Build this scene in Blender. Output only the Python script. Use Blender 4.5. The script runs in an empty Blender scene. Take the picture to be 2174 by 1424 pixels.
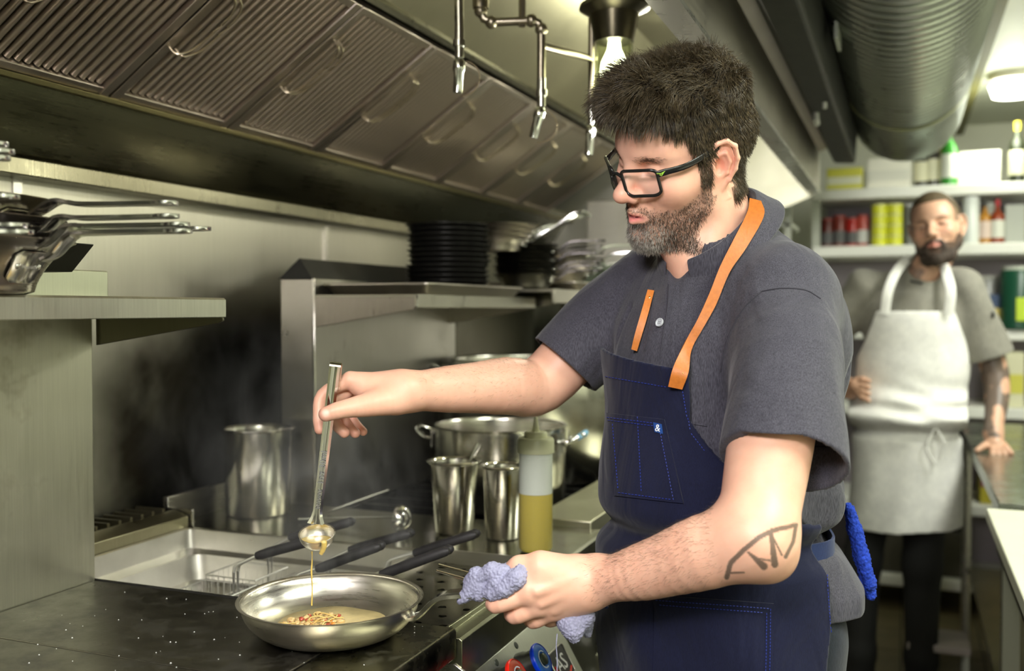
import bpy, bmesh, math, random
import numpy as np
from mathutils import Vector, Matrix, noise as mnoise
import openvdb as vdb

random.seed(7); np.random.seed(7)
SC = bpy.context.scene
COL = SC.collection
PI = math.pi

# ------------------------------------------------------------------ camera, world, light, exposure
EYE = np.array([0.0, 0.0, 1.36])
FPX, PCX, PCY = 2114.0, 1087.0, 712.0
YAW, PITCH = math.radians(21.5), math.atan(57 / 2114.0)
FW = np.array([-math.sin(YAW) * math.cos(PITCH), math.cos(YAW) * math.cos(PITCH), -math.sin(PITCH)])
RT = np.array([math.cos(YAW), math.sin(YAW), 0.0])
UP = np.cross(RT, FW)

def P(px, py, d):
    """world point of a feature of the photograph that stands d metres in front of the camera"""
    return EYE + d * (FW + RT * (px - PCX) / FPX - UP * (py - PCY) / FPX)

cam_d = bpy.data.cameras.new('camera'); cam = bpy.data.objects.new('camera', cam_d); COL.objects.link(cam)
cam.matrix_world = Matrix(((RT[0], UP[0], -FW[0], EYE[0]), (RT[1], UP[1], -FW[1], EYE[1]), (RT[2], UP[2], -FW[2], EYE[2]), (0, 0, 0, 1)))
cam_d.sensor_width = 36.0; cam_d.lens = 36.0 * FPX / 2174.0; cam_d.clip_start = 0.02
cam_d.dof.use_dof = True; cam_d.dof.focus_distance = 1.33; cam_d.dof.aperture_fstop = 3.2
SC.camera = cam
SC.view_settings.view_transform = 'Standard'; SC.view_settings.look = 'None'
SC.view_settings.gamma = 1.0; SC.view_settings.use_curve_mapping = False
SC.view_settings.exposure = 0.2
SC.cycles.use_denoising = True
SC.cycles.max_bounces = 8; SC.cycles.transparent_max_bounces = 12; SC.cycles.volume_bounces = 0
SC.cycles.sample_clamp_indirect = 6.0; SC.cycles.caustics_reflective = False; SC.cycles.caustics_refractive = False
SC.cycles.blur_glossy = 0.5

world = bpy.data.worlds.new('world'); SC.world = world; world.use_nodes = True
world.node_tree.nodes['Background'].inputs[0].default_value = (0.82, 0.82, 0.74, 1)
world.node_tree.nodes['Background'].inputs[1].default_value = 0.25

def area(name, loc, to, sx, sy, power, color, spread=180):
    l = bpy.data.lights.new(name, 'AREA'); l.shape = 'RECTANGLE'; l.size = sx; l.size_y = sy
    l.energy = power; l.color = color; l.spread = math.radians(spread)
    o = bpy.data.objects.new(name, l); COL.objects.link(o); o.location = loc
    o.rotation_euler = (Vector(to) - Vector(loc)).to_track_quat('-Z', 'Y').to_euler()
    return o
area('flash_softbox', (-0.22, -0.22, 1.98), (-0.50, 1.3, 1.2), 0.42, 0.42, 40, (1.0, 0.95, 0.95))
area('ceiling_tube', (0.75, 0.9, 2.34), (0.75, 0.9, 0), 0.35, 1.3, 38, (0.96, 1.0, 0.85))
area('ceiling_tube', (0.75, -1.1, 2.34), (0.55, -1.0, 0), 0.35, 1.3, 55, (0.97, 1.0, 0.88))
area('ceiling_tube', (0.75, 3.4, 2.34), (0.6, 4.0, 0.6), 0.35, 1.2, 44, (0.98, 1.0, 0.90))

# ------------------------------------------------------------------ mesh helpers
class MB:
    def __init__(s): s.v = []; s.f = []; s.m = []; s.cur = 0
    def add(s, vs, fs):
        n = len(s.v); s.v.extend([tuple(map(float, p)) for p in vs])
        s.f.extend([tuple(i + n for i in f) for f in fs]); s.m.extend([s.cur] * len(fs)); return s
    def box(s, x0, x1, y0, y1, z0, z1):
        vs = [(x, y, z) for x in (x0, x1) for y in (y0, y1) for z in (z0, z1)]
        return s.add(vs, [(0, 1, 3, 2), (4, 6, 7, 5), (0, 4, 5, 1), (2, 3, 7, 6), (0, 2, 6, 4), (1, 5, 7, 3)])
    def prism(s, poly, axis, a, b):
        """polygon in the plane across axis ('x': (y,z), 'y': (x,z), 'z': (x,y)) extruded from a to b"""
        def put(p, t):
            return {'x': (t, p[0], p[1]), 'y': (p[0], t, p[1]), 'z': (p[0], p[1], t)}[axis]
        n = len(poly); vs = [put(p, a) for p in poly] + [put(p, b) for p in poly]
        fs = [tuple(range(n))[::-1], tuple(range(n, 2 * n))] + [(i, (i + 1) % n, n + (i + 1) % n, n + i) for i in range(n)]
        return s.add(vs, fs)
    def lathe(s, prof, n=32, c=(0, 0, 0), axis='z', cap=True, ang=(0, 2 * PI)):
        vs = []; full = abs(ang[1] - ang[0] - 2 * PI) < 1e-6; m = n if full else n + 1
        for r, h in prof:
            for i in range(m):
                t = ang[0] + (ang[1] - ang[0]) * i / n
                p = (r * math.cos(t), r * math.sin(t), h)
                if axis == 'y': p = (p[0], p[2], p[1])
                if axis == 'x': p = (p[2], p[0], p[1])
                vs.append((p[0] + c[0], p[1] + c[1], p[2] + c[2]))
        fs = []
        for j in range(len(prof) - 1):
            for i in range(n):
                k = (i + 1) % m
                fs.append((j * m + i, j * m + k, (j + 1) * m + k, (j + 1) * m + i))
        if cap and full:
            if prof[0][0] > 1e-5: fs.append(tuple(range(m))[::-1])
            if prof[-1][0] > 1e-5: fs.append(tuple(range((len(prof) - 1) * m, len(prof) * m)))
        return s.add(vs, fs)
    def tube(s, pts, r, n=8, closed=False, flat=1.0, up=(0, 0, 1), cap=True):
        """round (or flattened) bar along pts; r a number or a list"""
        pts = [Vector(p) for p in pts]; k = len(pts); rs = r if isinstance(r, (list, tuple)) else [r] * k
        vs = []; u0 = Vector(up)
        for i, p in enumerate(pts):
            a = pts[i - 1] if (i > 0 or closed) else p; b = pts[(i + 1) % k] if (i < k - 1 or closed) else p
            t = (b - a).normalized(); sd = t.cross(u0)
            if sd.length < 1e-3: sd = t.cross(Vector((1, 0.2, 0)))
            sd.normalize(); w = sd.cross(t).normalized()
            for j in range(n):
                q = 2 * PI * j / n
                vs.append(p + sd * math.cos(q) * rs[i] + w * math.sin(q) * rs[i] * flat)
        fs = []
        for i in range(k if closed else k - 1):
            i2 = (i + 1) % k
            for j in range(n): fs.append((i * n + j, i * n + (j + 1) % n, i2 * n + (j + 1) % n, i2 * n + j))
        if cap and not closed: fs += [tuple(range(n))[::-1], tuple(range((k - 1) * n, k * n))]
        return s.add(vs, fs)
    def ball(s, c, r, n=16, sq=(1, 1, 1)):
        prof = [(max(1e-6, math.sin(PI * i / n)) * r, -math.cos(PI * i / n) * r) for i in range(n + 1)]
        m = MB().lathe(prof, n * 2, cap=False)
        return s.add([(x * sq[0] + c[0], y * sq[1] + c[1], z * sq[2] + c[2]) for x, y, z in m.v], m.f)
    def merge(s, o, M=None):
        vs = o.v if M is None else [tuple(M @ Vector(p)) for p in o.v]
        return s.add(vs, o.f)

def bez(a, b, c, d, n=10):
    a, b, c, d = map(Vector, (a, b, c, d)); out = []
    for i in range(n + 1):
        t = i / n; out.append(a * (1 - t) ** 3 + b * 3 * t * (1 - t) ** 2 + c * 3 * t * t * (1 - t) + d * t ** 3)
    return out

def smoothline(pts, n=6):
    """Catmull-Rom through pts"""
    pts = [Vector(p) for p in pts]; q = [pts[0] * 2 - pts[1]] + pts + [pts[-1] * 2 - pts[-2]]; out = []
    for i in range(1, len(q) - 2):
        for k in range(n):
            t = k / n; a, b, c, d = q[i - 1], q[i], q[i + 1], q[i + 2]
            out.append(0.5 * ((2 * b) + (c - a) * t + (2 * a - 5 * b + 4 * c - d) * t * t + (-a + 3 * b - 3 * c + d) * t ** 3))
    out.append(pts[-1]); return out

def mesh_of(name, mb, mats, smooth=40):
    me = bpy.data.meshes.new(name); me.from_pydata(mb.v, [], mb.f)
    for m in (mats if isinstance(mats, (list, tuple)) else [mats]): me.materials.append(m)
    if any(mb.m): me.polygons.foreach_set('material_index', mb.m)
    me.validate(); bm = bmesh.new(); bm.from_mesh(me)
    bmesh.ops.recalc_face_normals(bm, faces=bm.faces)
    ang = math.radians(smooth)
    for f in bm.faces: f.smooth = smooth > 0
    for e in bm.edges:
        if len(e.link_faces) != 2 or e.calc_face_angle(0) > ang: e.smooth = False
    bm.to_mesh(me); bm.free(); me.update()
    return me

def place(name, me, parent=None, loc=None, bevel=0):
    o = bpy.data.objects.new(name, me); COL.objects.link(o)
    if parent is not None: o.parent = parent
    if loc is not None: o.location = loc
    if bevel:
        b = o.modifiers.new('bevel', 'BEVEL'); b.width = bevel; b.segments = 2; b.limit_method = 'ANGLE'; b.angle_limit = math.radians(50)
    return o

def part(name, mb, mat, parent, bevel=0, smooth=40, label=None, loc=None):
    o = place(name, mesh_of(name, mb, mat, smooth), parent, loc, bevel)
    if label: o['label'] = label
    return o

def tag(o, label, cat, group=None, kind=None):
    o['label'] = label; o['category'] = cat
    if group: o['group'] = group
    if kind: o['kind'] = kind
    return o

def thing(name, label, cat, loc=(0, 0, 0), rz=0, group=None, rot=None):
    o = bpy.data.objects.new(name, None); COL.objects.link(o); o.empty_display_size = 0.05
    o.location = loc; o.rotation_euler = rot if rot else (0, 0, rz)
    return tag(o, label, cat, group)

def solo(name, mb, mat, label, cat, loc=None, group=None, bevel=0, smooth=40, rz=0):
    o = place(name, mesh_of(name, mb, mat, smooth), None, loc, bevel); o.rotation_euler = (0, 0, rz)
    return tag(o, label, cat, group)

def struct(name, mb, mat, parent=None, bevel=0, smooth=40):
    o = place(name, mesh_of(name, mb, mat, smooth), parent, None, bevel)
    if parent is None: o['kind'] = 'structure'
    return o

def dup(root, loc, label=None, rz=None, rot=None):
    r = root.copy(); COL.objects.link(r); r.location = loc
    if rz is not None: r.rotation_euler = (0, 0, rz)
    if rot is not None: r.rotation_euler = rot
    if label: r['label'] = label
    for ch in list(root.children):
        c = ch.copy(); COL.objects.link(c); c.parent = r
        for g in list(ch.children):
            d = g.copy(); COL.objects.link(d); d.parent = c
    return r

# ------------------------------------------------------------------ materials
def nodes(name):
    m = bpy.data.materials.new(name); m.use_nodes = True; nt = m.node_tree
    return m, nt, nt.nodes['Principled BSDF']

def N(nt, kind, **kw):
    n = nt.nodes.new(kind)
    for k, v in kw.items():
        if k in n.inputs: n.inputs[k].default_value = v
        else: setattr(n, k, v)
    return n

def ramp(nt, fac, stops):
    r = nt.nodes.new('ShaderNodeValToRGB'); nt.links.new(fac, r.inputs[0])
    e = r.color_ramp.elements
    while len(e) < len(stops): e.new(0.5)
    for el, (p, c) in zip(e, stops): el.position = p; el.color = tuple(c) + (1,) if len(c) == 3 else c
    return r.outputs[0]

def mixc(nt, fac, a, b, mode='MIX'):
    n = nt.nodes.new('ShaderNodeMix'); n.data_type = 'RGBA'; n.blend_type = mode
    for sock, v in ((n.inputs[0], fac), (n.inputs[6], a), (n.inputs[7], b)):
        if hasattr(v, 'links'): nt.links.new(v, sock)
        else: sock.default_value = v if not isinstance(v, tuple) or len(v) == 4 else v + (1,)
    return n.outputs[2]

def coords(nt, scale=(1, 1, 1), kind='Object'):
    t = nt.nodes.new('ShaderNodeTexCoord'); mp = nt.nodes.new('ShaderNodeMapping'); mp.inputs['Scale'].default_value = scale
    nt.links.new(t.outputs[kind], mp.inputs[0]); return mp.outputs[0]

def noise(nt, vec, scale, detail=3, rough=0.5):
    n = nt.nodes.new('ShaderNodeTexNoise'); n.inputs['Scale'].default_value = scale; n.inputs['Detail'].default_value = detail
    n.inputs['Roughness'].default_value = rough
    if vec is not None: nt.links.new(vec, n.inputs['Vector'])
    return n.outputs['Fac']

def bump(nt, bs, h, strength, dist=0.002):
    b = nt.nodes.new('ShaderNodeBump'); b.inputs['Strength'].default_value = strength; b.inputs['Distance'].default_value = dist
    nt.links.new(h, b.inputs['Height']); nt.links.new(b.outputs[0], bs.inputs['Normal'])

def plain(name, col, rough=0.5, metal=0.0, spec=0.5, noisy=0, nscale=20, trans=0, ior=1.45, emit=0, coat=0, bmp=0):
    m, nt, bs = nodes(name)
    bs.inputs['Base Color'].default_value = tuple(col) + (1,); bs.inputs['Roughness'].default_value = rough
    bs.inputs['Metallic'].default_value = metal; bs.inputs['Specular IOR Level'].default_value = spec
    bs.inputs['Transmission Weight'].default_value = trans; bs.inputs['IOR'].default_value = ior
    bs.inputs['Coat Weight'].default_value = coat
    if emit: bs.inputs['Emission Color'].default_value = tuple(col) + (1,); bs.inputs['Emission Strength'].default_value = emit
    if noisy or bmp:
        v = coords(nt); f = noise(nt, v, nscale, 4, 0.6)
        if noisy:
            a = tuple(max(0, c * (1 - noisy)) for c in col); b = tuple(min(1, c * (1 + noisy)) for c in col)
            nt.links.new(ramp(nt, f, [(0.3, a), (0.7, b)]), bs.inputs['Base Color'])
        if bmp: bump(nt, bs, f, bmp)
    return m

def steel(name, col=(0.62, 0.60, 0.56), rough=0.3, grain=(2, 2, 90), var=0.12, dirt=0.0, dcol=(0.10, 0.085, 0.05), dscale=5, aniso=0.0, gb=0.06):
    """brushed stainless: stretched noise drives roughness, a little colour and bump; dirt is a patchy film"""
    m, nt, bs = nodes(name); v = coords(nt, grain)
    f = noise(nt, v, 6, 3, 0.7); g = noise(nt, coords(nt), dscale, 5, 0.65)
    a = tuple(c * 0.86 for c in col); base = ramp(nt, f, [(0.25, a), (0.75, col)])
    mr = nt.nodes.new('ShaderNodeMapRange'); mr.inputs['To Min'].default_value = max(0.03, rough - var); mr.inputs['To Max'].default_value = rough + var
    am = nt.nodes.new('ShaderNodeMath'); am.operation = 'MULTIPLY_ADD'; nt.links.new(f, am.inputs[0]); am.inputs[1].default_value = 0.4
    hm = nt.nodes.new('ShaderNodeMath'); hm.operation = 'MULTIPLY'; nt.links.new(g, hm.inputs[0]); hm.inputs[1].default_value = 0.6
    nt.links.new(hm.outputs[0], am.inputs[2]); nt.links.new(am.outputs[0], mr.inputs['Value'])
    mr.inputs['From Min'].default_value = 0.3; mr.inputs['From Max'].default_value = 0.7
    nt.links.new(mr.outputs[0], bs.inputs['Roughness'])
    if dirt:
        d = ramp(nt, g, [(0.62 - dirt * 0.35, (0, 0, 0)), (0.75, (1, 1, 1))])
        base = mixc(nt, d, base, dcol)
        inv = nt.nodes.new('ShaderNodeMath'); inv.operation = 'MULTIPLY_ADD'; nt.links.new(d, inv.inputs[0]); inv.inputs[1].default_value = -0.7; inv.inputs[2].default_value = 1
        nt.links.new(inv.outputs[0], bs.inputs['Metallic'])
    else: bs.inputs['Metallic'].default_value = 1.0
    nt.links.new(base, bs.inputs['Base Color']); bs.inputs['Anisotropic'].default_value = aniso
    bump(nt, bs, f, gb, 0.001)
    return m

ST = steel('brushed_steel')
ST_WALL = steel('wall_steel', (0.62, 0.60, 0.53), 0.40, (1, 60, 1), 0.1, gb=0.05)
ST_GREASE = steel('greasy_steel', (0.62, 0.61, 0.50), 0.42, (60, 60, 1.5), 0.1, dirt=0.16, dcol=(0.16, 0.12, 0.03), dscale=4)
ST_DARK = steel('dark_steel', (0.13, 0.12, 0.085), 0.34, (60, 2, 2), 0.1)
ST_FILTER = steel('filter_steel', (0.62, 0.55, 0.49), 0.36, (40, 40, 2), 0.1)
ST_POL = steel('polished_steel', (0.80, 0.78, 0.74), 0.12, (30, 30, 3), 0.05, gb=0.02)
ST_PAN = steel('pan_steel', (0.78, 0.74, 0.67), 0.30, (3, 3, 60), 0.1, gb=0.03)
ST_POT = steel('pot_steel', (0.70, 0.68, 0.62), 0.2, (2, 2, 60), 0.06, gb=0.02)
CHROME = plain('chrome', (0.80, 0.80, 0.79), 0.15, 1.0)
GRIDDLE = steel('griddle_plate', (0.13, 0.12, 0.10), 0.36, (6, 6, 6), 0.14, dirt=0.3, dcol=(0.03, 0.027, 0.02), dscale=14, gb=0.1)
BLACK = plain('black_plastic', (0.018, 0.017, 0.017), 0.4)
BLACK_IRON = plain('black_iron', (0.02, 0.019, 0.018), 0.38, 0.5, noisy=0.4, nscale=30)
CHAR = plain('charcoal', (0.022, 0.022, 0.018), 0.6, 0.0, noisy=0.3)
BRASS = plain('brass', (0.75, 0.55, 0.22), 0.25, 1.0)
# ------------------------------------------------------------------ the room
def wpart(name, mb, mat, root, bevel=0, smooth=40, label=None):
    """part modelled in world coordinates under a thing that is not rotated"""
    l = root.location; mb.v = [(x - l[0], y - l[1], z - l[2]) for x, y, z in mb.v]
    return part(name, mb, mat, root, bevel, smooth, label)

TILE = plain('quarry_tile', (0.13, 0.105, 0.055), 0.45, noisy=0.25, nscale=6)
GROUT = plain('floor_grout', (0.05, 0.045, 0.03), 0.8)
CEIL = plain('ceiling_paint', (0.62, 0.64, 0.52), 0.55, noisy=0.06, nscale=3)
WALLP = plain('wall_paint', (0.66, 0.66, 0.54), 0.6, noisy=0.05, nscale=3)
WALLR = plain('wall_paint_right', (0.55, 0.55, 0.44), 0.6, noisy=0.05, nscale=3)

fl = struct('floor', MB().box(-1.42, 1.75, -1.8, 6.0, -0.06, -0.004), GROUT)
tile_me = mesh_of('tile', MB().box(-0.147, 0.147, -0.147, 0.147, -0.004, 0.004), TILE)
k = 0
for i in range(-2, 6):
    for j in range(5, 20):
        o = place('tile', tile_me, fl, (0.15 + i * 0.3, 0.15 + j * 0.3, random.uniform(-0.0006, 0.0006)))
struct('ceiling', MB().box(-1.42, 1.75, -1.8, 6.0, 2.36, 2.42), CEIL)
struct('wall_back', MB().box(-1.5, 1.75, 6.0, 6.08, 0, 2.36), WALLP)
struct('wall_right', MB().box(1.75, 1.82, -1.8, 6.0, 0, 2.36), WALLR)
struct('wall_front', MB().box(-1.42, 1.75, -1.88, -1.8, 0, 2.36), WALLR)
def paint_wall_shade(m):  # shelf shade and dark reflections painted into the steel, deepening down behind the fryer
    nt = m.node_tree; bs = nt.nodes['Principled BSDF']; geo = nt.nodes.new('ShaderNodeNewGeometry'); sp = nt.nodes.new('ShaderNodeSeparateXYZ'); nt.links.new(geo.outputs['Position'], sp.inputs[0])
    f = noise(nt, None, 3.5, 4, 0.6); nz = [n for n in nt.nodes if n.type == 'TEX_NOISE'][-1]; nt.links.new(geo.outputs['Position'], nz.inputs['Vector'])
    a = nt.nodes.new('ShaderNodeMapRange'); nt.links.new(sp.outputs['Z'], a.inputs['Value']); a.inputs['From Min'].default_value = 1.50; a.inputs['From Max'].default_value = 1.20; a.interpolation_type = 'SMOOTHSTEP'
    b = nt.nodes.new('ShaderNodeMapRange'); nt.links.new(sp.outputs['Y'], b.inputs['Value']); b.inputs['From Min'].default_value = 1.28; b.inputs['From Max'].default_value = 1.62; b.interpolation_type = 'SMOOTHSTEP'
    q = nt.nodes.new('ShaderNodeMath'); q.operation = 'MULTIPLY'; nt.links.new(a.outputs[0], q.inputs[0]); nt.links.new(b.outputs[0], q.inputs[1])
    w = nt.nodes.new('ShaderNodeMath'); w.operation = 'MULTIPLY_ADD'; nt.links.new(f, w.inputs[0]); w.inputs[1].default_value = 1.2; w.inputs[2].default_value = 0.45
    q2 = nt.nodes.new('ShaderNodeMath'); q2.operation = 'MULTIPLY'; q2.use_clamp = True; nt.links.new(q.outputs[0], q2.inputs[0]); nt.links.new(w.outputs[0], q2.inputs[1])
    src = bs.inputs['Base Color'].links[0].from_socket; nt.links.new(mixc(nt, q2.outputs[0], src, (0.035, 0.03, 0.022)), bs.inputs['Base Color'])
paint_wall_shade(ST_WALL)
wl = struct('wall_left', MB().box(-1.5, -1.432, -1.8, 6.0, 0, 2.36), ST_DARK)
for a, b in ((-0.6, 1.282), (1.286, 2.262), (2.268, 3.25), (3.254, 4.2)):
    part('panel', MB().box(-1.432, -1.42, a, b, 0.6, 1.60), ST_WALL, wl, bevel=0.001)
for y in (1.284, 2.265, 3.252):
    part('joint_strip', MB().box(-1.421, -1.4165, y - 0.009, y + 0.009, 0.6, 1.60), ST, wl)
struct('trim_1', MB().box(0.235, 0.29, 0.2, 6.0, 2.31, 2.36), plain('ceiling_trim', (0.16, 0.15, 0.05), 0.6))
struct('baseboard_back', MB().box(-1.4, 1.75, 5.975, 6.0, 0.0, 0.12), plain('base_tile', (0.30, 0.28, 0.18), 0.4))

# ------------------------------------------------------------------ exhaust hood
hood = thing('exhaust_hood', 'long stainless exhaust hood hanging over the whole cooking line', 'hood', (-1.0, 1.8, 1.58))
Y0, Y1 = -0.8, 3.95
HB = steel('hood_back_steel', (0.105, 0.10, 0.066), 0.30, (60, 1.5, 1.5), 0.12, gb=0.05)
HT = steel('hood_top_steel', (0.42, 0.40, 0.28), 0.40, (2, 40, 2), 0.1)
HF = steel('hood_face_steel', (0.36, 0.33, 0.28), 0.42, (2, 2, 60), 0.1)
wpart('lower_rail', MB().box(-1.418, -1.372, Y0, Y1, 1.583, 1.612), steel('rail_steel', (0.26, 0.245, 0.18), 0.30, (2, 60, 2), 0.1), hood, 0.002)
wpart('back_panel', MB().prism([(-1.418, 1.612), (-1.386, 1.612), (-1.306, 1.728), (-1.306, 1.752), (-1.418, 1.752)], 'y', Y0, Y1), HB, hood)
wpart('filter_channel', MB().prism([(-1.318, 1.722), (-1.284, 1.716), (-1.280, 1.724), (-1.308, 1.732), (-1.318, 1.76)], 'y', Y0, Y1), steel('channel_steel', (0.34, 0.30, 0.16), 0.35, (2, 50, 2), 0.08), hood, 0.001)
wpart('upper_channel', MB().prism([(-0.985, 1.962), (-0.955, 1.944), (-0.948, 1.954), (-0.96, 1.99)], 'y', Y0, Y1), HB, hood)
wpart('sloping_panel', MB().prism([(-0.957, 1.960), (-0.72, 2.16), (-0.72, 2.17), (-0.965, 1.972)], 'y', Y0, Y1), HT, hood)
wpart('top_panel', MB().box(-0.72, -0.31, Y0, Y1, 2.16, 2.172), HT, hood)
wpart('front_panel', MB().prism([(-0.316, 1.80), (-0.304, 1.80), (-0.304, 1.952), (-0.275, 1.966), (-0.275, 2.355), (-0.316, 2.355)], 'y', Y0, Y1), HF, hood)
wpart('drip_lip', MB().prism([(-0.345, 1.795), (-0.30, 1.795), (-0.30, 1.803), (-0.338, 1.803), (-0.338, 1.818), (-0.345, 1.818)], 'y', Y0, Y1), ST, hood)
wpart('upper_cladding', MB().box(-0.275, -0.262, Y0, Y1, 1.966, 2.355), plain('cladding', (0.035, 0.040, 0.030), 0.45, 0.3), hood)
wpart('end_panel', MB().prism([(-1.418, 1.60), (-0.42, 1.752), (-0.304, 1.80), (-0.304, 2.355), (-1.418, 2.355)], 'y', Y1, Y1 + 0.012), steel('end_steel', (0.78, 0.77, 0.70), 0.5, (60, 2, 60), 0.08), hood)
m = MB()
for y in (1.05, 1.08): m.tube([(-0.262, y, 2.10), (-0.235, y, 2.10), (-0.235, y, 2.02), (-0.235, y, 1.96)], 0.006)
m.tube([(-0.235, 1.04, 2.03), (-0.235, 1.30, 2.03)], 0.006)
wpart('hanger_bracket', m, BLACK, hood)

# grease filters: frame, baffles, wire handle
SL = math.hypot(0.33, 0.22); FA = math.atan2(0.831, 0.554)
def make_filter(loc, label):
    t = thing('grease_filter', label, 'filter', loc, rot=(0, FA, 0), group='baffle filters in the hood')
    w = 0.318
    fr = MB().box(-0.006, 0.016, -w / 2, -w / 2 + 0.020, 0.008, SL - 0.008).box(-0.006, 0.016, w / 2 - 0.020, w / 2, 0.008, SL - 0.008)
    fr.box(-0.006, 0.014, -w / 2 + 0.02, w / 2 - 0.02, 0.008, 0.024).box(-0.006, 0.014, -w / 2 + 0.02, w / 2 - 0.02, SL - 0.024, SL - 0.008)
    part('frame', fr, ST_FILTER, t, 0.0015)
    part('backing', MB().box(-0.012, -0.006, -w / 2 + 0.01, w / 2 - 0.01, 0.01, SL - 0.01), plain('filter_shadow', (0.035, 0.03, 0.02), 0.6, 0.6), t)
    prof = [(0, -0.0058), (0.006, -0.0052), (0.0095, -0.002), (0.0095, 0.002), (0.006, 0.0052), (0, 0.0058)]
    bm = MB().prism([(x - 0.002, y) for x, y in prof], 'z', 0.026, SL - 0.026)
    me = mesh_of('baffle', bm, ST_FILTER, 60)
    for i in range(15): place('baffle', me, t, (0.001, -0.130 + i * 0.0186, 0))
    y0 = -w / 2 + 0.012; pts = []
    for (x, dy, z) in ((0.014, 0, 0.15), (0.030, 0.004, 0.152), (0.036, 0.012, 0.165), (0.038, 0.020, 0.19), (0.038, 0.022, 0.26), (0.036, 0.014, 0.287), (0.030, 0.005, 0.297), (0.014, 0, 0.298)):
        pts.append((x, y0 + dy, z))
    h = MB().tube(smoothline(pts, 4), 0.0022, 6)
    h.tube(smoothline([(x, y + 0.016, z) for x, y, z in pts], 4), 0.0022, 6)
    part('handle', h, plain('wire_handle', (0.55, 0.48, 0.36), 0.35, 1.0), t)
    return t
ords = ['first from the left, cut by the frame edge', 'second from the left', 'third from the left', 'fourth from the left', 'fifth from the left', 'sixth from the left',
        'seventh from the left', 'eighth from the left', 'ninth from the left', 'tenth from the left', 'last one at the far end']
f0 = None; n = 0
for k in range(-2, 8):
    yc = 1.355 + 0.3235 * (k - 0.5) + 0.16175 * 0
    loc = (-1.298, yc, 1.733); lab = 'ribbed steel grease filter in the hood, ' + ords[n]
    if f0 is None: f0 = make_filter(loc, lab)
    else: dup(f0, loc, lab)
    n += 1

# fire-suppression pipes with nozzles
PIPE = plain('grey_pipe', (0.42, 0.38, 0.30), 0.32, 1.0); CH2 = plain('nozzle_chrome', (0.85, 0.86, 0.84), 0.12, 1.0)
def nozzle(root, x, y, z, tilt, ring=True):
    wpart('coupling', MB().lathe([(0.0085, 0), (0.0085, 0.02), (0.012, 0.02), (0.012, 0.032), (0.009, 0.034), (0.009, 0.055)], 12, (x, y, z - 0.05)), CH2, root)
    b = MB().lathe([(0.006, 0), (0.011, -0.006), (0.0115, -0.022), (0.009, -0.026), (0.009, -0.062), (0.0, -0.062)], 12)
    M = Matrix.Translation((x, y, z - 0.05)) @ Matrix.Rotation(tilt, 4, 'Y')
    wpart('nozzle', MB().merge(b, M), CH2, root)
    if ring:
        pts = [Vector((x, y, z - 0.055)) + M.to_3x3() @ Vector((0.036 * math.sin(a) + 0.006, 0, -0.032 - 0.032 * -math.cos(a) - 0.0)) for a in np.linspace(0.2, PI - 0.1, 12)]
        wpart('cap_cord', MB().tube(pts, 0.0012, 5), plain('cord', (0.45, 0.36, 0.22), 0.6), root)
p1 = thing('suppression_pipe', 'chrome fire nozzle on a short drop pipe, left of the branched pipe', 'pipe', (-0.755, 1.65, 2.16), group='fire suppression pipes in the hood')
wpart('drop_pipe', MB().tube([(-0.755, 1.65, 2.16), (-0.752, 1.65, 1.86)], 0.0085, 12), CH2, p1)
nozzle(p1, -0.752, 1.65, 1.862, 0.06)
p2 = thing('suppression_pipe', 'branched grey pipe with two elbows and a fire nozzle, in front of the hood lamp', 'pipe', (-0.76, 1.80, 2.16), group='fire suppression pipes in the hood')
a = Vector((-0.775, 1.80, 0)); b = Vector((-0.665, 1.845, 0))
pts = [(a.x, a.y, 2.16), (a.x, a.y, 1.94), (a.x + 0.006, a.y + 0.003, 1.925), (a.x + 0.02, a.y + 0.008, 1.918), (b.x - 0.018, b.y - 0.007, 1.922), (b.x - 0.005, b.y - 0.002, 1.917), (b.x, b.y, 1.905), (b.x, b.y, 1.80)]
wpart('pipe', MB().tube(pts, 0.0085, 12), PIPE, p2)
el = MB()
for q in (pts[1], pts[3], pts[4], pts[6]): el.ball(q, 0.0128, 8)
el.lathe([(0.016, 0), (0.016, 0.022), (0.013, 0.026), (0.013, 0.04)], 12, (a.x, a.y, 1.945)); el.tube([(b.x - 0.035, b.y - 0.014, 1.91), (b.x - 0.035, b.y - 0.014, 2.16)], 0.007, 8)
wpart('elbow_fitting', el, PIPE, p2)
nozzle(p2, b.x, b.y, 1.805, 0.28)
p3 = thing('suppression_pipe', 'thin pipe and nozzle hanging beside the lit hood lamp above the chef', 'pipe', (-0.60, 1.99, 2.16), group='fire suppression pipes in the hood')
wpart('pipe', MB().tube([(-0.665, 1.85, 1.875), (-0.612, 1.97, 1.875), (-0.605, 1.985, 1.870), (-0.605, 1.985, 1.79)], 0.0075, 10).tube([(-0.605, 1.985, 1.87), (-0.605, 1.985, 2.16)], 0.0075, 10), PIPE, p3)
nozzle(p3, -0.605, 1.985, 1.79, 0.1, False)

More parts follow.
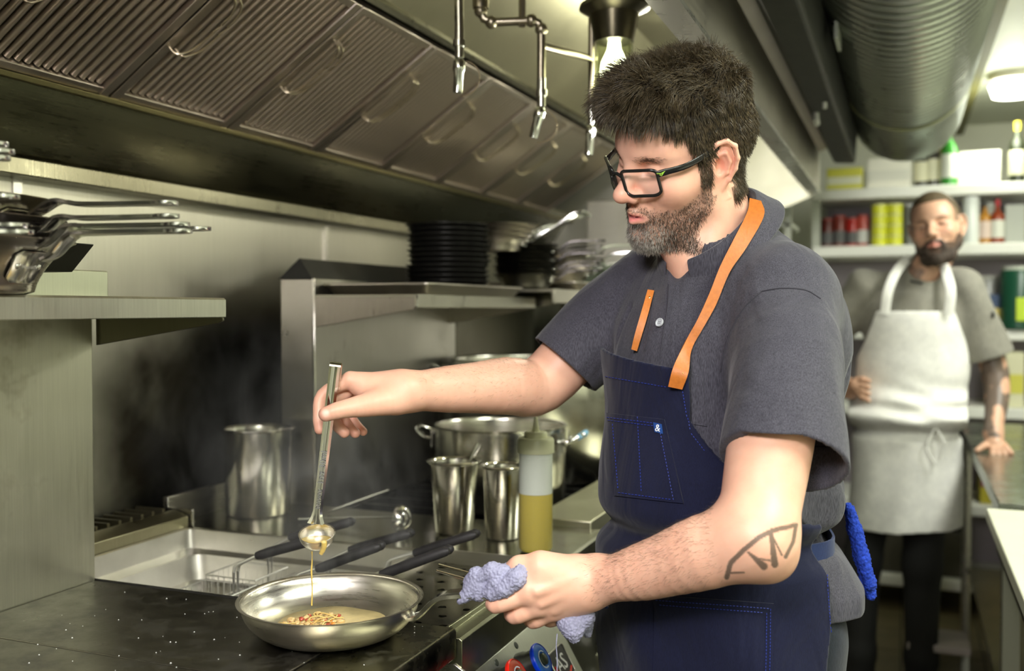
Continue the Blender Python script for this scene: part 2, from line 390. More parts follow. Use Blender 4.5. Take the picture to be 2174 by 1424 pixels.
# hood lamps: flange, glass jar, bulb, guard
def hood_lamp(loc, label, power):
    t = thing('hood_lamp', label, 'lamp', loc, group='jar lamps inside the hood')
    part('base', MB().lathe([(0.0, 0.0), (0.070, 0.0), (0.072, -0.008), (0.050, -0.02), (0.044, -0.055), (0.040, -0.075), (0.0, -0.075)], 28), plain('lamp_base', (0.10, 0.09, 0.06), 0.3, 0.9), t)
    g = plain('jar_glass', (0.95, 1.0, 0.80), 0.02, trans=1.0, ior=1.3)
    part('glass_jar', MB().lathe([(0.036, -0.07), (0.038, -0.09), (0.038, -0.17), (0.033, -0.192), (0.018, -0.203), (0.0, -0.205), (0.0, -0.202), (0.016, -0.2), (0.030, -0.19), (0.0355, -0.17), (0.0355, -0.09), (0.034, -0.07)], 28, cap=False), g, t, smooth=80)
    part('bulb', MB().lathe([(0.012, -0.075), (0.014, -0.09), (0.026, -0.115), (0.029, -0.135), (0.023, -0.155), (0.010, -0.166), (0.0, -0.168)], 20, cap=False), plain('bulb_glow', (1.0, 1.0, 0.72), 0.5, emit=14), t, smooth=80)
    l = bpy.data.lights.new('bulb_light', 'POINT'); l.energy = power; l.use_soft_falloff = True; l.color = (1.0, 0.98, 0.76); l.shadow_soft_size = 0.04
    lo = bpy.data.objects.new('bulb_light', l); COL.objects.link(lo); lo.location = (loc[0], loc[1], loc[2] - 0.25)
    return t
hood_lamp((-0.553, 1.97, 1.975), 'glowing jar lamp under the hood, left of the chef hair', 3.0)
wpart_stem = MB().tube([(-0.553, 1.97, 1.975), (-0.553, 1.97, 2.16)], 0.02, 12)
solo('lamp_stem', wpart_stem, plain('stem', (0.10, 0.09, 0.06), 0.3, 0.9), 'dark stem pipe carrying the hood lamp from the hood top', 'pipe')
hood_lamp((-0.52, 2.85, 2.155), 'jar lamp deeper in the hood hidden behind the chef head', 7.0)

# spiral duct on the aisle ceiling
duct = thing('spiral_duct', 'fat round spiral steel air duct under the ceiling, right of the hood', 'duct', (0.0, 2.0, 2.126))
prof = []; y = -0.6
while y < 4.10:
    prof += [(0.195, y), (0.195, y + 0.040), (0.1995, y + 0.043), (0.1995, y + 0.048)]; y += 0.051
prof += [(0.192, 4.14), (0.178, 4.17), (0.12, 4.195), (0.0, 4.20)]
DUCT = steel('duct_steel', (0.36, 0.38, 0.34), 0.32, (2, 20, 2), 0.1)
wpart('duct_shell', MB().lathe(prof, 56, (0.0, 0, 2.126), 'y', cap=False), DUCT, duct, smooth=50)
wpart('hanger_plate', MB().merge(MB().box(-0.032, 0.032, -0.004, 0.004, -0.010, 0.010), Matrix.Translation(Vector(P(1953, 70, 2.12))) @ Matrix.Rotation(-0.30, 4, 'Y')), plain('pale_plate', (0.70, 0.68, 0.62), 0.4), duct, 0.002)
wpart('hanger_plate', MB().box(-0.150, -0.140, 2.30, 2.42, 1.95, 1.99), plain('grey_plate', (0.32, 0.34, 0.29), 0.4), duct, 0.002)
wpart('seam_strap', MB().lathe([(0.200, 3.4), (0.2015, 3.4), (0.2015, 3.43), (0.200, 3.43)], 48, (0.0, 0, 2.126), 'y', cap=False), plain('strap', (0.28, 0.30, 0.12), 0.4, 0.5), duct)
bx = thing('duct_enclosure', 'black boxed duct housing between hood and round duct', 'housing', (-0.13, 3.2, 1.92))
wpart('housing_box', MB().prism([(-0.2615, 1.93), (-0.2615, 2.355), (-0.215, 2.355), (-0.170, 2.0), (-0.175, 1.90), (-0.25, 1.905)], 'y', 0.2, 3.94), CHAR, bx, 0.01)
for _p in (MB().tube([(-0.235, 2.9, 1.99), (-0.235, 2.9, 1.885), (-0.235, 2.93, 1.88)], 0.010), MB().tube([(-0.20, 2.75, 2.0), (-0.20, 2.75, 1.885)], 0.006)): wpart('conduit', _p, plain('pale_conduit', (0.6, 0.6, 0.54), 0.4), bx)

# ceiling light over the back of the aisle
cl = thing('ceiling_light', 'lit flush ceiling light near the right edge over the back shelves', 'light', (0.425, 4.75, 2.36))
part('fixture_plate', MB().lathe([(0.0, 0), (0.10, 0), (0.10, -0.03), (0.06, -0.035), (0.0, -0.035)], 24), plain('fixture', (0.55, 0.53, 0.42), 0.4), cl)
part('diffuser', MB().lathe([(0.085, -0.035), (0.10, -0.05), (0.085, -0.095), (0.0, -0.10)], 24, cap=False), plain('diffuser_glow', (1.0, 1.0, 0.90), 0.5, emit=5), cl, smooth=60)
l = bpy.data.lights.new('ceiling_bulb', 'POINT'); l.energy = 8; l.color = (0.97, 1.0, 0.82); l.shadow_soft_size = 0.09
lo = bpy.data.objects.new('ceiling_bulb', l); COL.objects.link(lo); lo.location = (0.425, 4.75, 2.14)
l = bpy.data.lights.new('ceiling_bulb', 'POINT'); l.energy = 9; l.color = (0.97, 1.0, 0.82); l.shadow_soft_size = 0.09
lo = bpy.data.objects.new('ceiling_bulb', l); COL.objects.link(lo); lo.location = (1.1, 3.6, 2.15)
# ------------------------------------------------------------------ flat-top range (nearest, left)
rg = thing('flat_top_range', 'near flat-top range with black hot plates, steel riser and shelf', 'range', (-0.88, 0.6, 0))
YL = -0.45
wpart('cabinet', MB().box(-1.40, -0.60, YL, 1.213, 0.10, 0.89), plain('range_body', (0.10, 0.10, 0.075), 0.4, 0.8), rg)
wpart('front_rail', MB().prism([(-0.672, 0.899), (-0.672, 0.929), (-0.562, 0.929), (-0.559, 0.925), (-0.559, 0.888), (-0.60, 0.888)], 'y', YL, 1.2145), steel('rail_plate', (0.20, 0.19, 0.13), 0.30, (4, 4, 4), 0.14, dirt=0.15, dcol=(0.05, 0.045, 0.03), dscale=12), rg, 0.0015)
for a, b in ((YL, 0.9545), (0.957, 1.2145)):
    wpart('hot_plate', MB().box(-1.188, -0.6745, a, b, 0.905, 0.930), GRIDDLE, rg, 0.0012)
wpart('riser', MB().box(-1.40, -1.190, YL, 1.218, 0.915, 1.412), ST_GREASE, rg, 0.003)
wpart('shelf', MB().prism([(-1.19, 1.370), (-0.952, 1.370), (-0.948, 1.347), (-0.9425, 1.347), (-0.9425, 1.373), (-0.946, 1.376), (-1.19, 1.376)], 'y', YL, 1.228), steel('shelf_steel', (0.66, 0.66, 0.57), 0.38, (2, 60, 2), 0.08), rg, 0.001)
wpart('shelf_bracket', MB().prism([(-1.19, 1.370), (-0.95, 1.370), (-0.946, 1.342), (-0.955, 1.338), (-1.19, 1.302)], 'y', 1.224, 1.2285), ST_DARK, rg, 0.001)
wpart('shelf_bracket', MB().prism([(-1.19, 1.370), (-0.95, 1.370), (-0.946, 1.342), (-0.955, 1.338), (-1.19, 1.302)], 'y', 0.30, 0.305), ST_DARK, rg, 0.001)

# ------------------------------------------------------------------ basket boiler / fryer
fy = thing('fryer', 'open stainless basket fryer between the hot plate and the steel counter', 'fryer', (-0.88, 1.40, 0))
FYM = steel('tank_steel', (0.80, 0.78, 0.73), 0.36, (3, 3, 3), 0.12)
def ring_wall(m, x0, x1, y0, y1, za, zb, t):
    m.box(x0 - t, x0, y0 - t, y1 + t, zb, za); m.box(x1, x1 + t, y0 - t, y1 + t, zb, za)
    m.box(x0, x1, y0 - t, y0, zb, za); m.box(x0, x1, y1, y1 + t, zb, za)
    return m
def rrect(x0, x1, y0, y1, r, n=5):
    pts = []
    for cx, cy, a in ((x1 - r, y1 - r, 0), (x0 + r, y1 - r, 90), (x0 + r, y0 + r, 180), (x1 - r, y0 + r, 270)):
        for i in range(n + 1):
            t = math.radians(a + 90 * i / n); pts.append((cx + r * math.cos(t), cy + r * math.sin(t)))
    return pts
def loft(m, rings):
    """stack of (points2d, z) rings joined by quads, last one filled"""
    n = len(rings[0][0]); vs = [(x, y, z) for pts, z in rings for x, y in pts]
    fs = [(j * n + i, j * n + (i + 1) % n, (j + 1) * n + (i + 1) % n, (j + 1) * n + i) for j in range(len(rings) - 1) for i in range(n)]
    fs.append(tuple(range((len(rings) - 1) * n, len(rings) * n)))
    return m.add(vs, fs)
wpart('cabinet', MB().box(-1.31, -0.60, 1.218, 1.582, 0.10, 0.76), plain('fryer_body', (0.16, 0.16, 0.12), 0.35, 0.9), fy)
tx0, tx1, ty0, ty1 = -1.305, -0.795, 1.2215, 1.578
tank = loft(MB(), [(rrect(tx0, tx1, ty0, ty1, 0.012), 0.931), (rrect(tx0 + 0.004, tx1 - 0.004, ty0 + 0.004, ty1 - 0.004, 0.014), 0.929), (rrect(tx0 + 0.006, tx1 - 0.006, ty0 + 0.006, ty1 - 0.006, 0.02), 0.893),
                   (rrect(tx0 + 0.030, tx1 - 0.012, ty0 + 0.018, ty1 - 0.018, 0.03), 0.886), (rrect(tx0 + 0.036, tx1 - 0.016, ty0 + 0.022, ty1 - 0.022, 0.035), 0.84),
                   (rrect(tx0 + 0.06, tx1 - 0.03, ty0 + 0.03, ty1 - 0.03, 0.04), 0.832)])
wpart('tank', tank, FYM, fy, smooth=30)
water = plain('frying_water', (0.30, 0.28, 0.20), 0.06, 0.0, spec=1.0, noisy=0.15, nscale=12)
wpart('back_ledge', MB().prism([(-1.345, 0.93), (-1.307, 0.93), (-1.307, 0.952), (-1.335, 0.962), (-1.345, 0.962)], 'y', 1.219, 1.58), steel('ledge', (0.45, 0.42, 0.28), 0.35, (2, 40, 2)), fy, 0.001)
m = MB()
for i in range(12): m.box(-1.415, -1.348, 1.235 + i * 0.029, 1.241 + i * 0.029, 0.948, 0.968)
wpart('flue_grate', m, plain('grate_iron', (0.16, 0.14, 0.09), 0.45, 0.8), fy)
wpart('flue_box', MB().box(-1.418, -1.346, 1.219, 1.58, 0.90, 0.935), BLACK_IRON, fy)
# perforated drain plate
dp = MB(); dx0, dx1, dy0, dy1, zt = -0.790, -0.592, 1.2225, 1.5775, 0.912
holes = []
for i in range(5):
    for j in range(8):
        holes.append((-0.762 + i * 0.040 + (0.020 if j % 2 else 0), 1.262 + j * 0.041))
holes = [h for h in holes if h[0] < -0.60]
def plate_with_holes(m, x0, x1, y0, y1, z, holes, r, cell):
    bm = bmesh.new(); nx = int((x1 - x0) / cell); ny = int((y1 - y0) / cell)
    keep = np.ones((nx, ny), bool)
    for i in range(nx):
        for j in range(ny):
            cx = x0 + (i + .5) * (x1 - x0) / nx; cy = y0 + (j + .5) * (y1 - y0) / ny
            for hx, hy in holes:
                if (cx - hx) ** 2 + (cy - hy) ** 2 < r * r: keep[i, j] = False
    vid = {}; vs = []; fs = []
    def gv(i, j):
        if (i, j) not in vid:
            x = x0 + i * (x1 - x0) / nx; y = y0 + j * (y1 - y0) / ny
            for hx, hy in holes:
                d = math.hypot(x - hx, y - hy)
                if 0.55 * r < d < 1.35 * r:
                    near = False
                    for a in (-1, 0):
                        for b in (-1, 0):
                            if 0 <= i + a < nx and 0 <= j + b < ny and not keep[i + a, j + b]: near = True
                    if near: x = hx + (x - hx) * r / d; y = hy + (y - hy) * r / d
            vid[(i, j)] = len(vs); vs.append((x, y, z))
        return vid[(i, j)]
    for i in range(nx):
        for j in range(ny):
            if keep[i, j]: fs.append((gv(i, j), gv(i + 1, j), gv(i + 1, j + 1), gv(i, j + 1)))
    return m.add(vs, fs)
plate_with_holes(dp, dx0, dx1, dy0, dy1, zt, holes, 0.0062, 0.0042)
pl = wpart('drain_plate', dp, steel('drain_steel', (0.34, 0.32, 0.25), 0.24, (4, 4, 4), 0.1), fy, smooth=0)
sm = pl.modifiers.new('thick', 'SOLIDIFY'); sm.thickness = 0.0015
wpart('drain_well', MB().box(-0.79, -0.592, 1.222, 1.578, 0.86, 0.868), CHAR, fy)
wpart('divider', MB().box(-0.797, -0.789, 1.222, 1.578, 0.86, 0.925), FYM, fy, 0.001)
wpart('back_lip', MB().box(-0.80, -0.575, 1.5785, 1.5825, 0.905, 0.936), ST, fy)
wpart('front_ledge', MB().prism([(-0.592, 0.895), (-0.592, 0.916), (-0.587, 0.916), (-0.585, 0.909), (-0.557, 0.9135), (-0.5526, 0.910), (-0.5526, 0.854), (-0.58, 0.854)], 'y', 1.2185, 1.5825), steel('ledge_steel', (0.36, 0.36, 0.25), 0.34, (3, 40, 3)), fy, 0.0008)
wpart('control_panel', MB().prism([(-0.5526, 0.854), (-0.4746, 0.719), (-0.468, 0.60), (-0.60, 0.60), (-0.60, 0.854)], 'y', 1.2215, 1.5795), steel('panel_steel', (0.62, 0.63, 0.54), 0.38, (3, 40, 3)), fy, 0.001)
wpart('side_cheek', MB().prism([(-0.60, 0.60), (-0.60, 0.875), (-0.562, 0.878), (-0.545, 0.868), (-0.462, 0.725), (-0.455, 0.60)], 'y', 1.2155, 1.2205), ST, fy, 0.001)
# knobs on the sloping panel
pn = Vector((0.8660, 0, 0.5)).normalized()
def on_panel(y, s):        # s metres down the slope from its top edge
    return Vector((-0.5526 + s * 0.5, y, 0.854 - s * 0.8660))
def knob(y, s, col, dcol, name, label):
    p = on_panel(y, s); R = pn.to_track_quat('Z', 'Y').to_matrix().to_4x4(); M = Matrix.Translation(p) @ R @ Matrix.Diagonal((0.68, 0.68, 0.90, 1))
    t = part('knob', MB().lathe([(0.0, 0), (0.036, 0), (0.034, 0.012), (0.030, 0.018), (0.030, 0.038), (0.0, 0.038)], 24), BLACK, fy, label=label)
    t.matrix_local = Matrix.Translation(-fy.location) @ M
    t.matrix_local = Matrix.Translation(-fy.location) @ M
    part('dial_ring', MB().lathe([(0.014, 0.041), (0.016, 0.0425), (0.030, 0.0425), (0.036, 0.040), (0.036, 0.036), (0.014, 0.036)], 40, cap=False), dcol, t)
    part('dial_rim', MB().lathe([(0.0362, 0.0335), (0.038, 0.036), (0.038, 0.040), (0.0362, 0.0415)], 40, cap=False), col, t)
    part('centre_cap', MB().lathe([(0.0138, 0.036), (0.013, 0.0455), (0.010, 0.047), (0.0, 0.047)], 24), plain(name + '_cap', (0.10, 0.12, 0.08), 0.3, 0.6), t)
    ar = MB()
    for i in range(14):
        a0 = math.radians(40 + i * 18); a1 = a0 + math.radians(18)
        ar.add([(r * math.cos(a), r * math.sin(a), 0.0430) for a, r in ((a0, 0.0175), (a0, 0.0205), (a1, 0.0205), (a1, 0.0175))], [(0, 1, 2, 3)])
    part('dial_mark', ar, plain(name + '_mark', (0.6, 0.68, 0.75), 0.5), t)
knob(1.392, 0.0435, plain('blue_rim', (0.0, 0.05, 0.85), 0.3), plain('blue_face', (0.03, 0.14, 0.50), 0.35), 'blue', 'black knob with a blue dial')
knob(1.302, 0.037, plain('red_rim', (0.85, 0.02, 0.01), 0.3), plain('red_face', (0.36, 0.06, 0.03), 0.35), 'red', 'black knob with a red dial')
for y in (1.328, 1.407):
    p = on_panel(y, 0.010); M = Matrix.Translation(p) @ pn.to_track_quat('Z', 'Y').to_matrix().to_4x4()
    wpart('screw_hole', MB().merge(MB().lathe([(0.0, 0.0012), (0.0045, 0.0012), (0.0058, 0.0)], 16), M), plain('hole', (0.03, 0.035, 0.025), 0.4), fy)
def text_part(name, s, size, mat, parent, M, extr=0.0004, align='CENTER'):
    cu = bpy.data.curves.new(name, 'FONT'); cu.body = s; cu.size = size; cu.extrude = extr; cu.align_x = align; cu.align_y = 'CENTER'; cu.resolution_u = 2
    tmp = bpy.data.objects.new('tmp_text', cu); COL.objects.link(tmp)
    me = bpy.data.meshes.new_from_object(tmp.evaluated_get(bpy.context.evaluated_depsgraph_get())); bpy.data.objects.remove(tmp)
    me.materials.clear(); me.materials.append(mat); me.name = name
    o = place(name, me, parent); o.matrix_local = M
    return o
# badge at the far end of the panel
pb = on_panel(1.515, 0.080); RB = Matrix((( 0, 0.2115, 0.977), (1, 0, 0), (0, 0.977 * -1, 0.2115))).to_4x4()
Xa = Vector((0, 1, 0)); Za = pn; Ya = Za.cross(Xa)
RB = Matrix((Xa, Ya, Za)).transposed().to_4x4()
MBd = Matrix.Translation(-fy.location) @ Matrix.Translation(pb) @ RB
bd = part('badge', MB().prism(rrect(-0.036, 0.036, -0.026, 0.026, 0.006), 'z', 0, 0.0025), plain('badge_black', (0.02, 0.02, 0.018), 0.3), fy); bd.matrix_local = MBd
part('badge_border', MB().tube([(x, y, 0.0028) for x, y in rrect(-0.035, 0.035, -0.025, 0.025, 0.006)], 0.0011, 6, closed=True), ST, bd)
text_part('badge_lettering', 'AS', 0.036, plain('badge_white', (0.8, 0.8, 0.75), 0.4), bd, Matrix.Translation((0.0, 0, 0.0028)))
part('badge_swoosh', MB().tube(smoothline([(-0.03, 0.004, 0.003), (-0.02, -0.014, 0.003), (0.008, -0.021, 0.003), (0.028, -0.014, 0.003)], 5), 0.0018, 6), plain('badge_red', (0.75, 0.04, 0.02), 0.4), bd)

# fry baskets with black grips
GRIP = plain('rubber_grip', (0.022, 0.020, 0.022), 0.55, noisy=0.3, nscale=40)
WIRE = plain('basket_wire', (0.85, 0.84, 0.79), 0.3, 0.75)
bk = []
for i, (hx, hz, gx, gz, ex, ez, y, lab) in enumerate((
    (-1.002, .948, -.960, .965, -.837, 1.004, 1.33, 'wire fry basket with black grip, near row, farthest left'),
    (-.885, .944, -.848, .955, -.736, 1.000, 1.33, 'wire fry basket with black grip, near row, just behind the pan rim'),
    (-.765, .946, -.735, .957, -.621, 1.004, 1.33, 'wire fry basket with black grip, near row, closest to the towel'),
    (-1.035, .942, -.993, .961, -.871, .998, 1.47, 'wire fry basket with black grip, back row, behind the ladle bowl'),
    (-.915, .933, -.873, .950, -.757, .988, 1.47, 'wire fry basket with black grip, back row, in the middle'),
    (-.800, .941, -.750, .956, -.638, .997, 1.47, 'wire fry basket with black grip, back row, longest grip towards the steel cups'))):
    t = thing('fry_basket', lab, 'basket', (hx, y, hz), group='fry baskets in the tank')
    w = MB()
    for s in (-1, 1):
        q = 0.0052 * s
        w.tube([(-0.004, q, -0.11), (-0.004, q, -0.015), (-0.001, q, -0.005), (0.006, q, 0.0), (gx - hx, q, gz - hz), (gx - hx + 0.02, q, gz - hz + 0.006)], 0.0026, 8)
    part('handle_wire', w, WIRE, t, smooth=70)
    g = MB()
    for s in (-1, 1):
        g.tube([(gx - hx, 0.0065 * s, gz - hz), (gx - hx + 0.01, 0.0068 * s, gz - hz + 0.003), (ex - hx - 0.006, 0.0068 * s, ez - hz - 0.002), (ex - hx, 0.006 * s, ez - hz)], [0.0062, 0.0078, 0.0078, 0.004], 10)
    part('grip', g, GRIP, t, smooth=60)
    b = MB(); bw, bd_ = 0.052, 0.048
    for z in (-0.050, -0.10):
        b.tube([(-0.104 + (bw * 0), -bd_, z), (0.0, -bd_, z), (0.0, bd_, z), (-0.104, bd_, z)], 0.0016, 5, closed=True)
    for k in range(9):
        q = -0.104 + k * 0.013
        b.tube([(q, -bd_, -0.050), (q, -bd_, -0.10), (q, bd_, -0.10), (q, bd_, -0.050)], 0.0006, 4)
    for k in range(7):
        q = -bd_ + (k + .5) * bd_ / 3.5
        b.tube([(-0.104, q, -0.050), (-0.104, q, -0.10), (0, q, -0.10), (0, q, -0.050)], 0.0006, 4)
    o = part('mesh_cage', b, WIRE, t); o['kind'] = 'stuff'

# ------------------------------------------------------------------ steel counter between fryer and burners
ct = thing('steel_counter', 'polished steel spreader counter carrying the steel cups and oil bottle', 'counter', (-0.95, 1.72, 0))
ST_TOP = steel('counter_top_steel', (0.50, 0.49, 0.42), 0.20, (4, 4, 4), 0.09, gb=0.02)
wpart('worktop', MB().prism([(-1.36, 0.90), (-1.36, 0.93), (-0.539, 0.93), (-0.535, 0.926), (-0.535, 0.80), (-0.55, 0.80), (-0.55, 0.90)], 'y', 1.5845, 1.858), ST_TOP, ct, 0.001)
wpart('back_upstand', MB().box(-1.372, -1.36, 1.5845, 1.858, 0.90, 0.985), ST, ct, 0.001)
wpart('side_upstand', MB().box(-1.365, -1.30, 1.5845, 1.59, 0.93, 0.965), ST, ct, 0.001)
wpart('cabinet', MB().box(-1.36, -0.555, 1.5845, 1.858, 0.10, 0.90), plain('counter_body', (0.14, 0.14, 0.11), 0.35, 0.9), ct)

# ------------------------------------------------------------------ burner range behind it
br = thing('burner_range', 'black open-burner range carrying the stock pots, steel riser and shelf behind', 'range', (-0.92, 2.35, 0))
RY1 = 2.98
wpart('cabinet', MB().box(-1.28, -0.60, 1.862, RY1, 0.10, 0.86), plain('burner_body', (0.06, 0.06, 0.05), 0.35, 0.7), br)
wpart('front_ledge', MB().box(-0.69, -0.567, 1.862, RY1, 0.865, 0.943), steel('ledge2_steel', (0.50, 0.49, 0.36), 0.34, (3, 40, 3)), br, 0.002)
wpart('valve_panel', MB().prism([(-0.60, 0.70), (-0.60, 0.862), (-0.575, 0.862), (-0.545, 0.70)], 'y', 1.862, RY1), CHAR, br, 0.002)
wpart('burner_deck', MB().box(-1.198, -0.69, 1.862, RY1, 0.86, 0.872), BLACK_IRON, br)
for i in range(6):
    m = MB(); yc = 1.955 + (i // 2) * 0.36; xc = -1.07 + (i % 2) * 0.25; w = 0.118
    if i // 2 == 2: yc = 2.69
    for s in (-1, 1):
        m.box(xc + s * w - 0.006, xc + s * w + 0.006, yc - 0.085, yc + 0.085 + 0.085, 0.874, 0.902)
    for q in (-0.085, 0.0, 0.085, 0.17):
        m.box(xc - w, xc + w, yc + q - 0.005, yc + q + 0.005, 0.884, 0.904)
    wpart('burner_grate', m, BLACK_IRON, br, 0.001)
for i in range(6):
    y = 1.93 + i * 0.17
    kn = wpart('gas_knob', MB().lathe([(0.0, 0.05), (0.014, 0.05), (0.019, 0.035), (0.024, 0.0)], 18, (0, 0, 0), 'x'), CHROME, br)
    kn.location = (-0.558 - br.location[0], y - br.location[1], 0.79)
    wv = part('valve_stem', MB().lathe([(0.007, 0.05), (0.010, 0.055), (0.010, 0.072), (0.0, 0.074)], 12, axis='x'), CHROME, kn)
wpart('oven_door', MB().box(-0.60, -0.572, 1.90, 2.6, 0.14, 0.66), plain('oven_door', (0.16, 0.155, 0.11), 0.35, 0.9), br, 0.004)
wpart('oven_handle', MB().tube([(-0.572, 1.95, 0.60), (-0.525, 1.95, 0.60), (-0.515, 1.96, 0.60), (-0.515, 2.54, 0.60), (-0.525, 2.55, 0.60), (-0.572, 2.55, 0.60)], 0.011, 10), CHROME, br, smooth=60)
wpart('gas_pipe', MB().tube([(-0.53, 1.868, 0.86), (-0.53, 1.868, 0.50), (-0.53, 1.868, 0.10)], 0.012, 10).ball((-0.53, 1.868, 0.70), 0.02, 8).ball((-0.53, 1.868, 0.62), 0.02, 8), CHROME, br)
RZ = 1.425
wpart('riser', MB().box(-1.282, -1.198, 1.86, 2.60, 0.90, RZ), steel('riser_steel', (0.56, 0.54, 0.49), 0.34, (2, 60, 2), 0.12), br, 0.002)
wpart('riser_edge', MB().box(-1.2005, -1.194, 1.8585, 1.8645, 0.93, RZ + 0.001), ST_POL, br, 0.001)
wpart('riser_cap', MB().prism([(-1.287, RZ), (-1.198, RZ), (-1.232, RZ + 0.045)], 'y', 1.859, 2.60), CHAR, br)
wpart('shelf', MB().prism([(-1.198, 1.385), (-0.952, 1.385), (-0.950, 1.362), (-0.9445, 1.362), (-0.9445, 1.390), (-1.198, 1.390)], 'y', 1.86, 2.575), steel('shelf2_steel', (0.56, 0.55, 0.46), 0.34, (2, 50, 2)), br, 0.001)
for y in (1.8605, 2.56):
    wpart('shelf_bracket', MB().prism([(-1.198, 1.386), (-0.950, 1.386), (-0.9455, 1.365), (-0.955, 1.358), (-1.198, 1.318)], 'y', y, y + 0.004), steel('bracket_steel', (0.40, 0.37, 0.32), 0.34, (20, 2, 2)), br, 0.001)
wpart('bracket_edge', MB().tube([(-0.9455, 1.8605, 1.388), (-0.9455, 1.8605, 1.366), (-0.951, 1.8605, 1.360)], 0.0022, 6), ST_POL, br)
# neighbouring shelf unit further along
s2 = thing('rear_shelf_unit', 'second steel riser shelf further along the line, behind the chef arm', 'shelf', (-1.05, 3.0, 0.9))
wpart('shelf', MB().prism([(-1.198, 1.405), (-0.872, 1.405), (-0.870, 1.375), (-0.864, 1.375), (-0.864, 1.412), (-1.198, 1.412)], 'y', 2.50, 3.25), steel('shelf3_steel', (0.58, 0.56, 0.48), 0.34, (2, 50, 2)), s2, 0.001)
wpart('riser', MB().box(-1.28, -1.198, 2.605, 3.25, 0.90, 1.42), ST_DARK, s2, 0.002)
wpart('shelf_bracket', MB().prism([(-1.198, 1.406), (-0.87, 1.406), (-0.87, 1.38), (-1.198, 1.32)], 'y', 2.607, 2.611), ST_DARK, s2)
ep = solo('end_cabinet', MB().box(-1.03, -0.60, 3.32, 3.6, 0.1, 1.735), steel('cabinet_steel', (0.72, 0.70, 0.66), 0.45, (2, 2, 50)), 'tall plain steel cabinet end standing behind the pans, left of the chef beard', 'cabinet', bevel=0.004)

rk0 = random.Random(9); m = MB()
for i in range(130):
    x, y = rk0.uniform(-1.1, -0.6), rk0.uniform(0.75, 1.2); r = rk0.uniform(0.0004, 0.0009)
    m.add([(x - r, y - r, 0.9302), (x + r, y - r, 0.9302), (x + r, y + r, 0.9302), (x - r, y + r, 0.9302), (x, y, 0.9302 + 1.6 * r)], [(0, 1, 4), (1, 2, 4), (2, 3, 4), (3, 0, 4)])
o = solo('salt_grains', m, plain('salt', (0.85, 0.85, 0.82), 0.5), 'scattered white salt grains on the black hot plate', 'salt', smooth=0); o['kind'] = 'stuff'
